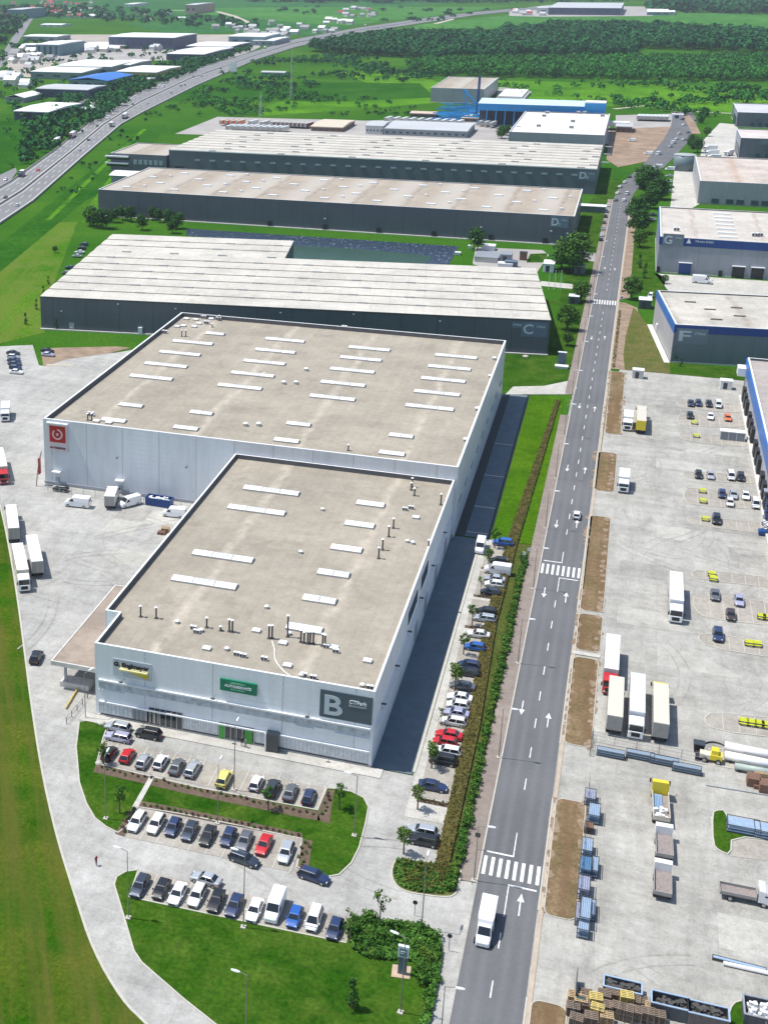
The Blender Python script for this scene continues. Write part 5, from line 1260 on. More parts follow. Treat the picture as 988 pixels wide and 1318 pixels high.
# ------------------------------------------------------------ vegetation
def leaf_mat(name, col, var=.35, scale=.5):
    m, nt, b = new_mat(name)
    n = noise(nt, coords(nt), scale, 4, .7); r = ramp2(nt, n.outputs['Fac'], sc(col, 1-var), sc(col, 1+var), .35, .65)
    nt.links.new(r.outputs[0], b.inputs['Base Color']); b.inputs['Roughness'].default_value = .65; b.inputs['Specular IOR Level'].default_value = .12
    MATS[name] = m; return m
LF = {'mid':[leaf_mat('leaf_mid',(0.041,0.119,0.012)),leaf_mat('leaf_mid_light',(0.078,0.173,0.022)),leaf_mat('leaf_mid_dark',(0.018,0.068,0.007))],
      'bright':[leaf_mat('leaf_bright',(0.062,0.130,0.013)),leaf_mat('leaf_bright_light',(0.120,0.190,0.028)),leaf_mat('leaf_bright_dark',(0.028,0.080,0.007))],
      'dark':[leaf_mat('leaf_dark',(0.025,0.092,0.013)),leaf_mat('leaf_dark_light',(0.050,0.134,0.021)),leaf_mat('leaf_dark_dark',(0.013,0.053,0.008))],
      'olive':[leaf_mat('leaf_olive',(0.075,0.066,0.012)),leaf_mat('leaf_olive_light',(0.115,0.100,0.020)),leaf_mat('leaf_olive_dark',(0.038,0.042,0.008))],
      'far':[leaf_mat('leaf_far',(0.009,0.086,0.017),.3,.02),leaf_mat('leaf_far_light',(0.017,0.117,0.025),.3,.02),leaf_mat('leaf_far_dark',(0.005,0.055,0.013),.3,.02)],
      'young':[leaf_mat('leaf_young',(0.021,0.136,0.009),.3,.02),leaf_mat('leaf_young_light',(0.030,0.161,0.014),.3,.02),leaf_mat('leaf_young_dark',(0.009,0.083,0.006),.3,.02)],
      'brown':[leaf_mat('leaf_brown',(0.050,0.038,0.018)),leaf_mat('leaf_brown_light',(0.085,0.068,0.030)),leaf_mat('leaf_brown_dark',(0.025,0.026,0.010))]}
BARK = M('bark', (.12,.085,.06), .9, .2, 3)
def leaves(mb, c, rad, n, size, rnd, squash=1.0, shell=.55):
    for _ in range(n):
        v = Vector((rnd.gauss(0,1), rnd.gauss(0,1), rnd.gauss(0,1))).normalized(); rr = rad*(shell+(1-shell)*rnd.random())
        p = Vector(c)+Vector((v.x*rr, v.y*rr, v.z*rr*squash))
        nrm = (v+Vector((rnd.uniform(-.7,.7),rnd.uniform(-.7,.7),rnd.uniform(-.2,.9)))).normalized()
        u = nrm.orthogonal().normalized(); u = (Matrix.Rotation(rnd.random()*6.28, 3, nrm)@u); w_ = nrm.cross(u)
        s = size*rnd.uniform(.6,1.25); q = rnd.uniform(.5,.8)
        mb.add([p-u*s*.5, p+w_*s*.5*q, p+u*s*.5, p-w_*s*.5*q], [(0,1,2,3)], rnd.choice((0,0,1,2)))
def crown_mesh(name, seed, R, Hc, nc, nl, size, pal, conical=False):
    rnd = random.Random(seed); mb = MB()
    for i in range(nc):
        a = rnd.random()*6.28; t = rnd.random()
        if conical: z = Hc*t; rad = R*(1-t)*.85
        else: z = Hc*(.12+.76*t); rad = R*math.sqrt(max(.02, 1-((t-.45)/.6)**2))*.72
        d = rad*math.sqrt(rnd.random())
        leaves(mb, (math.cos(a)*d, math.sin(a)*d, z), R*rnd.uniform(.24,.46), nl, size, rnd, .75)
    return mb.mesh(name, LF[pal])
def trunk_mesh(seed, h, R, Hc, r=.12):
    rnd = random.Random(seed); mb = MB(); mb.tube((0,0,-.1),(0,0,h+Hc*.35),r,8,0,r2=r*.5)
    for i in range(5):
        a = i*1.26+rnd.random(); z = h+Hc*.05+rnd.random()*Hc*.2
        mb.tube((0,0,z),(math.cos(a)*R*.55,math.sin(a)*R*.55,z+Hc*.3),r*.4,5,0,r2=r*.15)
    return mb.mesh('trunk', [BARK])
TREES = {}
def tree_kit(key, *a):
    if key not in TREES: TREES[key] = a
    return TREES[key]
def mk(key, seed, R, Hc, h, nc, nl, size, pal, con=False, r=.12):
    TREES[key] = (crown_mesh('crown', seed, R, Hc, nc, nl, size, pal, con), trunk_mesh(seed, h, R, Hc, r), h)
mk('street', 1, 1.35, 2.6, 1.7, 16, 34, .30, 'bright')
mk('street2', 2, 1.2, 2.4, 1.8, 13, 30, .28, 'mid')
mk('thin', 3, 1.0, 2.6, 1.9, 8, 18, .26, 'bright', r=.08)
mk('big', 4, 5.5, 9.0, 1.5, 70, 44, .75, 'mid', r=.4)
mk('big2', 5, 5.0, 8.0, 1.3, 60, 42, .75, 'dark', r=.4)
mk('mid', 6, 3.2, 5.0, 1.2, 36, 34, .55, 'mid', r=.22)
mk('middark', 7, 3.2, 5.5, 1.0, 36, 34, .55, 'dark', r=.22)
mk('conif', 8, 1.2, 4.6, .3, 24, 24, .32, 'dark', True, r=.1)
mk('farA', 9, 4.2, 6.0, .8, 14, 16, 1.5, 'far', r=.3)
mk('farB', 10, 4.6, 7.0, .8, 16, 16, 1.6, 'young', r=.3)
def tree(key, x, y, label, group=None, s=1.0, z=.1, name='tree', cat='tree'):
    cm, tm, h = TREES[key]
    t = thing(name, label, cat, (x,y,z), random.random()*6.28, group); t.scale = (s*random.uniform(.93,1.07), s*random.uniform(.93,1.07), s)
    link('trunk', tm, t); link('crown', cm, t, (0,0,h)); return t
def treep(key, px, py, label, group=None, s=1.0, **k): p = G(px, py); return tree(key, p.x, p.y, label, group, s, **k)
# trees along the shaded lane, from the near end
lane = [(519,1100,'street',1.15,'bushy young tree nearest the round shrub island, beside a silver estate car'),(537,1043,'street',1.1,'bright young tree at the head of the navy saloon near the strip\'s end'),
 (555,990,'street',1.2,'young tree in front of the two red cars in the parking strip'),(567,935,'thin',.9,'sparse young tree in front of the row of white cars'),(585,890,'street',1.35,'spreading young tree beside the black cars of the strip'),
 (596,843,'street2',1.1,'young tree beside the blue hatchback in the parking strip'),(607,806,'street2',1.15,'young tree beside the silver estate halfway along the strip'),(618,766,'thin',1.1,'thin young tree beside the slate hatchback near the far end'),
 (628,731,'street',1.1,'young tree before the white panel van in the strip'),(636,706,'street2',1.2,'farthest young tree of the strip, by the blue off-road car')]
for px, py, k, s, lab in lane: treep(k, px, py, lab, 'young trees of the parking strip', s)
# front lawns
for px, py, k, s, lab in ((133,985,'street',1.0,'bright young tree left of the black hatchback, at the corner of the front lawn'),(154,1048,'street2',1.25,'dark young tree at the left end of the middle row of cars'),(345,1044,'street2',1.1,'young tree on the lawn between the white and slate cars'),
   (436,1043,'street2',1.15,'young tree near the right end of the front lawn'),(452,1300,'conif',1.0,'small pointed tree on the lower lawn near the bottom edge'),(488,1196,'thin',1.6,'feathery tree at the upper edge of the shrub bed by the drive'),(450,1215,'thin',1.3,'thin tree by the last navy hatchback of the lower row'),
   (205,1092,'thin',.0,'')):
    if s: treep(k, px, py, lab, None, s)
# trees and shrubs near C, D2, the road
for px, py, k, s, lab in ((736,350,'big',1.62,'big round tree beside the road between the warehouses lettered C and D'),(722,346,'big',1.15,'lower left half of the pair of big roadside trees by the flagpoles'),(750,318,'mid',1.1,'mid-sized tree behind the big round roadside tree'),
   (747,388,'mid',1.3,'small roadside tree beside the side turning'),(729,425,'mid',1.5,'bushy tree at the right corner of the warehouse lettered C'),(730,445,'mid',.8,'low bushy tree just below the one at the warehouse corner'),(614,322,'middark',1.6,'dark bush-like tree against the wall of the third warehouse'),
   (836,250,'big2',1.7,'large dark tree at the inside of the road bend'),(827,243,'big',1.3,'round tree in front of the dark one at the road bend'),(846,256,'big2',1.3,'right-hand tree of the clump at the road bend'),(836,268,'big2',1.15,'lowest tree of the clump at the road bend'),(812,385,'mid',1.5,'leafy tree beside the far zebra crossing'),
   (821,300,'big2',1.25,'dark tree left of the hall lettered G, nearest the road'),(817,285,'big2',1.35,'dense tree where the road begins to bend'),(822,318,'mid',1.3,'paler tree below the dense ones left of the hall lettered G'),(897,196,'big2',1.1,'dark tree between the tank and the lorry yard'),(890,190,'big2',1.0,'left-hand tree of the clump behind the tank'),
   (909,175,'mid',1.1,'tree at the edge of the far lorry yard'),(900,158,'farB',1.0,'round tree beside the far end of the road'),(906,150,'farB',1.1,'tree behind the one at the far end of the road'),(645,178,'big',.9,'green tree between the white warehouse and the blue hall'),(652,174,'big2',.8,'darker tree touching the white warehouse'),
   (822,345,'conif',1.2,'dark pointed tree beside the hall lettered G, nearer the road'),(829,358,'conif',1.3,'dark pointed tree below the hall lettered G'),(855,365,'mid',.6,'low rounded tree at the corner of the pale yard by the hall lettered G')):
    treep(k, px, py, lab, None, s)
# line of trees between C and D2
for i, (px, py, s) in enumerate(((116,290,1.1),(125,293,1.0),(137,294,1.15),(147,286,.8),(158,283,.8),(168,285,.9),(183,296,.9),(196,283,.75),(206,286,.8),(217,290,.9),(228,294,.9),(222,300,.8))):
    treep('middark', px, py, '%s tree from the left in the belt between the ribbed roof and the third warehouse' % ORD[i], 'tree belt left of the pond', s*1.35)
# young trees before C and F
for px, py, k, s, lab in ((73,424,'conif',.85,'small tree before the dark wall, first from its left corner'),(110,423,'conif',.9,'small tree before the dark wall, second from its left corner'),(149,424,'conif',1.1,'small tree before the dark wall, third from its left corner'),(187,428,'conif',1.25,'small tree before the dark wall beside the white porch'),
   (679,450,'conif',1.2,'small dark tree before the board lettered C'),(868,466,'conif',1.1,'small tree at the left corner of the hall lettered F'),(876,472,'conif',.6,'tiny tree on the lawn before the hall lettered F'),(924,468,'conif',1.3,'small tree before the middle of the hall lettered F'),
   (33,418,'conif',.9,'small tree on the mown meadow left of the ribbed-roof warehouse'),(47,398,'conif',.8,'small tree at the meadow edge, level with the warehouse corner'),(56,380,'conif',.8,'small tree hugging the left end of the ribbed roof'),(62,366,'conif',.7,'small tree by the roof end, farther back'),(71,325,'mid',.5,'round bush standing alone on the mown meadow')):
    treep(k, px, py, lab, None, s)
# hedge of round shrubs along the pavement
def blob_mesh(seed, R, n, size, pal, nc=7):
    rnd = random.Random(seed); mb = MB()
    for i in range(nc):
        a = rnd.random()*6.28; d = R*.55*rnd.random()
        leaves(mb, (math.cos(a)*d, math.sin(a)*d, R*.45+rnd.random()*R*.25), R*rnd.uniform(.4,.6), n, size, rnd, .8)
    return mb.mesh('shrub', LF[pal])
SH = [blob_mesh(20+i, 1.15, 34, .34, 'mid', 9) for i in range(3)]
SHB = [blob_mesh(30+i, 1.0, 30, .32, 'bright', 8) for i in range(2)]
y = 157.5; k = 0
while y < 273:
    if 156 < y:
        x = cx(y)-7.35+random.uniform(-.12,.12)-(y-160)*.004
        me = random.choice(SH+SHB[:1]); o = link('shrub', me, None, (x,y,.1), random.random()*6.28); o.scale = (1.0,1.1,random.uniform(.85,1.2))
        tag(o, 'round green shrub in the clipped row between the pavement and the brown hedge', 'shrub', 'shrubs of the green hedge row')
    y += random.uniform(1.45,1.9)
# continuous brown-olive ground cover hedge
def cover(name, pts, n, size, pal, h, kind='stuff'):
    rnd = random.Random(len(pts)+n); xs = [p[0] for p in pts]; ys = [p[1] for p in pts]; mb = MB(); N = len(pts); c = 0
    tri = [Vector((p[0],p[1])) for p in pts]
    def inside(x, y):
        r = False; j = N-1
        for i in range(N):
            a, b = tri[i], tri[j]
            if (a.y > y) != (b.y > y) and x < (b.x-a.x)*(y-a.y)/(b.y-a.y)+a.x: r = not r
            j = i
        return r
    while c < n:
        x, y = rnd.uniform(min(xs),max(xs)), rnd.uniform(min(ys),max(ys))
        if not inside(x, y): continue
        c += 1; p = Vector((x,y,h*rnd.uniform(.25,1))); nrm = Vector((rnd.uniform(-.8,.8),rnd.uniform(-.8,.8),1)).normalized()
        u = Matrix.Rotation(rnd.random()*6.28,3,nrm)@nrm.orthogonal().normalized(); w_ = nrm.cross(u); s = size*rnd.uniform(.6,1.3)
        mb.add([p-u*s*.5,p+w_*s*.35,p+u*s*.5,p-w_*s*.35], [(0,1,2,3)], rnd.choice((0,0,1,2)))
    return tag(mb.build(name, LF[pal]), kind=kind)
HB_ = [(-14.45,160),(-14.65,200),(-15.8,240),(-15.3,281),(-12.0,384)]
tag(ribbon(MB(), HB_, [1.9,2.3,2.2,2.3,1.1], .05, z1=.55).build('hedge', leaf_mat('hedge_inside',(.085,.075,.020),.4,1.2)), kind='stuff')
cover('hedge', [(-15.5,160),(-13.4,160),(-13.6,200),(-14.7,240),(-14.0,282),(-11.4,384),(-12.6,384),(-16.6,280),(-17.0,240),(-15.9,196)], 11000, .36, 'olive', .8)
cover('groundcover', [G(*p) for p in ((448,1187),(455,1184),(521,1191),(560,1202),(568,1222),(563,1255),(548,1262),(530,1240),(500,1238),(470,1235),(452,1222))], 3600, .55, 'mid', .8)
cover('groundcover', [G(*p) for p in ((558,1240),(569,1225),(562,1270),(553,1318),(535,1345),(540,1318),(552,1280))], 1500, .5, 'mid', .8)
cover('groundcover', [G(*p) for p in ((510,1107),(548,1113),(590,1116),(587,1143),(570,1153),(535,1150),(512,1141),(506,1125))], 1700, .42, 'mid', .6)
cover('groundcover', [G(*p) for p in ((515,1109),(590,1117),(586,1140),(545,1150),(520,1143))], 900, .4, 'olive', .7)
BU = [G(*p) for p in ((452,1190),(462,1189),(474,1190),(487,1191),(500,1191),(512,1195),(526,1196),(540,1200),(552,1205),(560,1214),(563,1226),(558,1240),(549,1252),(540,1262),(456,1205),(470,1208),(486,1212),(500,1208),(478,1228),(492,1232),(535,1222),(546,1232),(558,1262),(555,1284),(551,1304),(470,1222),(460,1218))]
for i, p in enumerate(BU):
    o = link('shrub', random.choice(SH+SHB), None, (p.x+random.uniform(-.4,.4),p.y+random.uniform(-.4,.4),.1), random.random()*6.28); o.scale = (random.uniform(.9,1.5),)*3
    o.scale = (o.scale[0]*random.uniform(.75,1.1),)*3; tag(o, 'large loose green bush in the shrub bed around the slate pylon', 'shrub', 'bushes of the shrub bed by the pylon')
for yb in (176.8, 189.8, 204.0, 220.6, 236.0, 250.0, 263.5):
    sheet('planting_bed', [(-20.4,yb-.5),(-15.0,yb-.5),(-15.1,yb+.7),(-20.5,yb+.7)], .17, SOIL)
    cover('groundcover', [(-19.6,yb-.45),(-15.2,yb-.45),(-15.3,yb+.65),(-19.7,yb+.65)], 110, .34, 'brown', .5)
# little shrubs in the mulch beds
SB = [blob_mesh(50+i, .42, 12, .2, 'mid', 4) for i in range(2)]+[blob_mesh(53, .42, 12, .2, 'brown', 4)]
def bedline(a, b, n, off, lab, grp, s=1.0):
    A, B_ = G(*a), G(*b); d = (B_-A).normalized(); nn = Vector((-d.y, d.x, 0))
    for i in range(n):
        p = A.lerp(B_, (i+.5)/n)+nn*random.uniform(-off,off); o = link('shrub', random.choice(SB), None, (p.x,p.y,.18), random.random()*6); o.scale = (s*random.uniform(.8,1.2),)*3
        tag(o, lab, 'shrub', grp)
bedline((126,990), (408,1050), 34, .35, 'small clipped shrub in the mulch bed below the cars nearest the wall', 'shrubs in the upper mulch bed')
bedline((182,1037), (388,1078), 26, .2, 'small shrub in the bed above the middle row of cars', 'shrubs in the middle mulch bed')
bedline((414,1052), (424,1020), 7, .45, 'small shrub in the short bed right of the upper row', 'shrubs in the short upper bed')
bedline((384,1116), (396,1086), 8, .5, 'small shrub in the short bed at the end of the middle row', 'shrubs in the short middle bed')
bedline((158,1074), (174,1042), 8, .5, 'small shrub in the bed at the left end of the middle row', 'shrubs in the left bed', 1.3)
# plants at the kerb of the verge and road islands
cover('groundcover', [(cx(y_)+5.3, y_) for y_ in (424, 500)]+[(cx(y_)+6.2, y_) for y_ in (500, 424)], 500, .5, 'olive', .5)

# ------------------------------------------------------------ woods and scrub (one mesh each, too many to count)
def blob_proto(seed, R, Hc, n, size):
    rnd = random.Random(seed); mb = MB()
    for i in range(n):
        v = Vector((rnd.gauss(0,1), rnd.gauss(0,1), abs(rnd.gauss(0,1))*.9-.25)).normalized()
        p = Vector((v.x*R*rnd.uniform(.75,1.05), v.y*R*rnd.uniform(.75,1.05), Hc*.5+v.z*Hc*.5*rnd.uniform(.8,1.1)))
        nrm = (v+Vector((rnd.uniform(-.5,.5),rnd.uniform(-.5,.5),rnd.uniform(-.1,.6)))).normalized()
        u = Matrix.Rotation(rnd.random()*6.28,3,nrm)@nrm.orthogonal().normalized(); w_ = nrm.cross(u); s = size*rnd.uniform(.7,1.3)
        mb.add([p-u*s*.5,p+w_*s*.4,p+u*s*.5,p-w_*s*.4], [(0,1,2,3)], 0)
    return np.array(mb.v), np.array(mb.f)
def scatter(name, poly, spacing, R, Hc, n, size, pal, density=1.0, seed=1, clump=None, hvar=.3):
    rng = np.random.RandomState(seed); P = np.array([(p[0],p[1]) for p in poly]); mn, mx = P.min(0), P.max(0)
    area = abs(sum(P[i][0]*P[(i+1)%len(P)][1]-P[(i+1)%len(P)][0]*P[i][1] for i in range(len(P))))/2
    cnt = int(area/spacing**2*density); bbox = (mx-mn).prod(); pts = rng.rand(int(cnt*bbox/area*1.0)+10, 2)*(mx-mn)+mn
    ins = np.zeros(len(pts), bool); j = len(P)-1
    for i in range(len(P)):
        a, b = P[i], P[j]
        cond = ((a[1] > pts[:,1]) != (b[1] > pts[:,1])) & (pts[:,0] < (b[0]-a[0])*(pts[:,1]-a[1])/((b[1]-a[1]) or 1e-9)+a[0]); ins ^= cond; j = i
    pts = pts[ins]
    if clump:
        f = np.sin(pts[:,0]/clump+seed)*np.sin(pts[:,1]/(clump*1.3)+2*seed)+.6*np.sin(pts[:,0]/(clump*.37)+1)*np.sin(pts[:,1]/(clump*.45)); pts = pts[f+rng.rand(len(f))*.7 > .35]
    protos = [blob_proto(seed*10+k, R, Hc, n, size) for k in range(5)]
    V, Fc, MI = [], [], []; off = 0
    for (x, y) in pts:
        v, f = protos[rng.randint(5)]; a = rng.rand()*6.28; s = 1+rng.randn()*hvar*.6; s = min(max(s,.45),1.7); ca, sa = math.cos(a)*s, math.sin(a)*s
        vv = np.empty_like(v); vv[:,0] = v[:,0]*ca-v[:,1]*sa+x; vv[:,1] = v[:,0]*sa+v[:,1]*ca+y; vv[:,2] = v[:,2]*s
        V.append(vv); Fc.append(f+off); off += len(v); base = rng.choice([0,0,1,2]); MI.append(np.where(rng.rand(len(f)) < .7, base, rng.randint(0,3,len(f))))
    V = np.concatenate(V); Fc = np.concatenate(Fc); MI = np.concatenate(MI).astype(np.int32)
    me = bpy.data.meshes.new(name); me.vertices.add(len(V)); me.vertices.foreach_set('co', V.ravel()); me.loops.add(Fc.size); me.loops.foreach_set('vertex_index', Fc.ravel().astype(np.int32))
    me.polygons.add(len(Fc)); me.polygons.foreach_set('loop_start', np.arange(0, Fc.size, 4, dtype=np.int32)); me.polygons.foreach_set('loop_total', np.full(len(Fc), 4, dtype=np.int32))
    for q in LF[pal]: me.materials.append(q)
    me.polygons.foreach_set('material_index', MI); me.update(calc_edges=True); me.validate()
    return tag(link(name, me), kind='stuff')
def pg(*pp): return [G(*p) for p in pp]
scatter('wood', pg((395,66),(430,70),(520,74),(560,77),(680,74),(818,73),(820,62),(700,52),(660,49),(500,49),(440,57)), 7.5, 4.8, 14, 40, 3.2, 'far', 1.3, 1)
scatter('wood', pg((697,49),(818,62),(988,69),(1060,72),(1060,52),(988,50),(850,40),(705,37)), 8.0, 5.2, 15, 38, 3.4, 'far', 1.3, 2)
scatter('wood', pg((545,97),(660,100),(800,102),(1050,106),(1050,77),(988,75),(820,78),(680,79),(540,81),(520,87)), 6.0, 3.8, 8.5, 30, 2.4, 'young', 1.3, 3)
scatter('wood', pg((832,15),(988,18),(1100,20),(1100,3),(835,3)), 15, 9, 17, 20, 8, 'far', 1.2, 4)
scatter('wood', pg((330,4),(600,4),(830,2),(1100,2),(1100,-2),(300,-2)), 40, 24, 20, 14, 20, 'far', .5, 14)
scatter('scrub', pg((800,140),(860,146),(988,158),(1050,160),(1050,110),(800,106),(770,115)), 8, 3.4, 5.5, 22, 2.6, 'young', .6, 5, 35)
scatter('scrub', pg((640,127),(800,140),(800,104),(660,102),(640,106)), 12, 2.8, 4.5, 16, 2.4, 'young', .45, 6, 22)
scatter('scrub', pg((395,118),(560,104),(545,80),(430,72),(330,78),(280,96),(320,118)), 9, 3.0, 5, 16, 2.6, 'far', .7, 7, 45)
scatter('scrub', pg((180,150),(330,150),(420,132),(400,118),(300,100),(262,112),(215,140)), 7, 2.4, 3.4, 16, 1.9, 'young', 1.0, 8, 18)
scatter('scrub', pg((420,150),(535,150),(560,130),(430,124),(340,138)), 10, 2.2, 3.2, 14, 2.0, 'young', .5, 9, 25)
scatter('scrub', pg((0,120),(30,160),(20,225),(60,200),(110,168),(190,118),(262,88),(330,62),(300,60),(220,84),(160,104),(110,124),(80,118),(60,150),(30,150)), 8, 3.2, 6, 18, 2.6, 'far', .9, 10)
scatter('scrub', pg((0,155),(60,155),(68,198),(18,215),(-60,240)), 11, 1.8, 2.2, 12, 1.8, 'young', .6, 11, 20)
scatter('scrub', pg((0,20),(60,22),(330,40),(330,30),(140,10),(0,8)), 30, 9, 9, 12, 8, 'far', .5, 12)
scatter('scrub', pg((0,60),(60,48),(150,60),(330,66),(200,100),(60,130),(0,140)), 17, 3.2, 4.2, 16, 2.6, 'far', .55, 13)
scatter('scrub', pg((0,68),(42,15),(30,10),(-60,30)), 20, 7, 9, 14, 6, 'far', .9, 15)
scatter('scrub', pg((330,15),(520,30),(700,20),(640,12),(400,8)), 60, 7, 6, 12, 6, 'far', .35, 16)
scatter('scrub', pg((640,45),(690,50),(700,38),(655,36)), 14, 5, 10, 16, 5, 'far', .7, 17)
scatter('scrub', pg((70,250),(110,205),(150,170),(185,150),(210,140),(225,140),(200,160),(150,200),(100,250)), 9, 1.6, 2.0, 12, 1.5, 'far', .6, 18, 20)
# ------------------------------------------------------------ street furniture
LAMPH = M('lamp_head', (.75,.77,.76), .4, 0); POLE = M('lamp_pole', (.26,.25,.23), .5, .05, 1, metal=.4)
LK = {}
def lamp(x, y, h, arm, dirdeg, label, group=None, z=.15, heads=1):
    k = (round(h,1), arm)
    if k not in LK:
        LK[k] = (MB().tube((0,0,0),(0,0,h),.085,8,0,r2=.05).mesh('pole',[POLE]), MB().tube((0,0,h-.05),(arm,0,h+.22),.05,6).mesh('arm',[POLE]),
                 MB().loft([[(arm-.1,-.12,h+.17),(arm-.1,.12,h+.17),(arm-.1,.08,h+.27),(arm-.1,-.08,h+.27)],[(arm+.4,-.2,h+.2),(arm+.4,.2,h+.2),(arm+.4,.12,h+.36),(arm+.4,-.12,h+.36)],[(arm+1.0,-.12,h+.24),(arm+1.0,.12,h+.24),(arm+1.0,.08,h+.34),(arm+1.0,-.08,h+.34)]]).mesh('lamp_head',[LAMPH]),
                 MB().box(-.35,-.35,0,.35,.35,.16).mesh('footing',[KERB]))
    t = thing('street_lamp', label, 'street lamp', (x,y,z), math.radians(dirdeg), group)
    for nm, me in zip(('pole','arm','lamp_head','footing'), LK[k]): link(nm, me, t)
    return t
for k in range(15):
    Y = 128.2+k*32.2; lamp(cx(Y)-4.78, Y, 9.3, 1.3, 0, '%s street lamp from the camera in the row along the left kerb of the road' % ORD[k], 'street lamps along the main road')
for px, py, ty, d, lab in ((165,1183,1097,180,'lamp post on the lower lawn beside the drive'),(313,1195,1099,180,'lamp post behind the white saloon of the lower row'),(515,1305,1209,170,'lamp post on the lower lawn near the shrub bed'),
    (455.6,1077,1000,180,'lamp post at the round end of the upper lawn'),(301,1018,935,90,'lamp post between the cars of the upper row near the entrance'),(280,1061,985,90,'lamp post in the bed between the middle cars and the lawn'),(136,1055,975,90,'lamp post on the left part of the upper lawn'),
    (542,1197,1110,90,'lamp post at the upper right edge of the shrub bed'),(110,925,868,60,'lamp post at the ramp fence by the left corner of the nearest warehouse')):
    p = G(px, py); lamp(p.x, p.y, hgt(px, py, ty), 1.0, d, lab)
p = G(316,1338); lamp(p.x, p.y, 9.6, 1.0, 180, 'lamp post cut by the bottom edge of the photo')
# sign pylon
p = G(517,1255); hp_ = hgt(517,1253,1217)
t = thing('sign_pylon', 'slate pylon with a white-framed panel on top beside the shrub bed', 'sign', (p.x,p.y,.15))
MB().box(-.55,-.18,0,.55,.18,hp_*.62).build('shaft', M('pylon_slate',(.10,.14,.18),.5,.05), t)
f = MB().box(-.7,-.22,hp_*.62,.7,.22,hp_).build('panel', M('pylon_frame',(.62,.70,.70),.5,.03), t)
MB().box(-.48,-.26,hp_*.66,.48,-.23,hp_*.94).build('face', M('pylon_face',(.14,.22,.27),.4,.03), t)
o = text_mesh('CT', .55, .02, .02); o.materials.clear(); o.materials.append(SIGNW); q = link('lettering', o, f, (-.38,-.27,hp_*.76)); q.rotation_euler = (PI/2,0,0)
gsheet('bare_ground', [(505,1243),(529,1246),(527,1262),(503,1259)], .2, M('pinkish_slab',(.45,.33,.24),.9,.15,1))
# road signs
def sign_post(px, py, h, label, col, shape='disc', z=.2):
    p = G(px, py); t = thing('road_sign', label, 'road sign', (p.x,p.y,z)); MB().tube((0,0,0),(0,0,h),.05,8).build('post', POLE, t)
    mb = MB()
    if shape == 'disc': mb.tube((0,-.06,h),(0,-.1,h),.34,16)
    elif shape == 'square': mb.box(-.35,-.1,h-.4,.35,-.06,h+.35)
    else: mb.add([(-.42,-.08,h-.3),(.42,-.08,h-.3),(0,-.08,h+.45)], [(0,1,2)])
    mb.build('plate', col, t)
BS = M('sign_blue',(.02,.10,.45),.5,0)
sign_post(613,1095,2.6,'square road sign with a dark back on the pavement before the near zebra crossing',M('sign_back',(.03,.035,.04),.6,0),'square')
sign_post(673,727,2.6,'white road sign beside the middle zebra crossing, hedge side',LAMPH,'square')
sign_post(679,722,2.6,'second white sign at the middle zebra crossing, kerb side',LAMPH,'square')
sign_post(577,1225,2.4,'dark round sign leaning over the drive mouth beside the shrub bed',M('sign_back'),'disc')
sign_post(533,1180,2.2,'small dark sign at the edge of the drive above the shrub bed',M('sign_back'),'disc')
sign_post(757,395,2.6,'pale sign at the left end of the far zebra crossing',LAMPH,'square')
sign_post(799,392,2.6,'blue sign at the right end of the far zebra crossing',BS,'square')
# people
def person(px, py, label, top, bottom, h=1.74, face=0, z=.12):
    p = G(px, py)
    me = bpy.data.meshes.new('person'); s = h/1.75
    V = [(0,0,.95),(0,0,1.2),(0,0,1.42),(0,0,1.53),(0,.02,1.66),(.10,0,.90),(.12,.05,.50),(.13,.08,.08),(.13,.2,.04),(-.10,0,.90),(-.11,-.04,.50),(-.12,-.16,.08),(-.12,-.04,.04),
         (.19,0,1.40),(.25,-.03,1.15),(.25,.10,.93),(-.19,0,1.40),(-.25,.04,1.15),(-.25,.16,.95)]
    E = [(0,1),(1,2),(2,3),(3,4),(0,5),(5,6),(6,7),(7,8),(0,9),(9,10),(10,11),(11,12),(2,13),(13,14),(14,15),(2,16),(16,17),(17,18)]
    R = [.15,.145,.15,.06,.11,.10,.07,.05,.045,.10,.07,.05,.045,.065,.048,.04,.065,.048,.04]
    me.from_pydata([(a*s,b*s,c*s) for a,b,c in V], E, []); o = bpy.data.objects.new('person', me); COL.objects.link(o)
    md = o.modifiers.new('skin','SKIN'); 
    for i, r in enumerate(R): me.skin_vertices[0].data[i].radius = (r*s,r*s*.85)
    me.skin_vertices[0].data[0].use_root = True
    md2 = o.modifiers.new('sub','SUBSURF'); md2.levels = md2.render_levels = 1
    bpy.context.view_layer.update(); m2 = bpy.data.meshes.new_from_object(o.evaluated_get(bpy.context.evaluated_depsgraph_get())); bpy.data.objects.remove(o)
    for q in (M('skin',(.45,.27,.18),.6,0), top, bottom, M('hair',(.03,.02,.015),.8,0)): m2.materials.append(q)
    for f in m2.polygons:
        z_ = f.center.z/s; ax = abs(f.center.x)/s
        f.material_index = 2 if z_ < .93 and ax < .2 else (0 if (z_ > 1.50 and z_ < 1.68) or (z_ < 1.0 and ax > .2) else (3 if z_ >= 1.68 else 1)); f.use_smooth = True
    o = link('person', m2, None, (p.x,p.y,z), face); tag(o, label, 'person'); return o
person(124,1115,'person in a dark red jacket and dark trousers walking alone on the pale drive',M('dark_red_cloth',(.30,.01,.02),.8,.05),M('dark_trousers',(.02,.02,.03),.8,0),1.8,1.2)
person(311,962,'person in dark clothes standing at the green-framed entrance, left of the other',M('dark_trousers'),M('dark_trousers'),1.75,.5,.25)
person(316,964,'person in dark clothes with a grey top at the entrance, right of the other',M('grey_cloth',(.18,.19,.21),.8,0),M('dark_trousers'),1.7,2.5,.25)
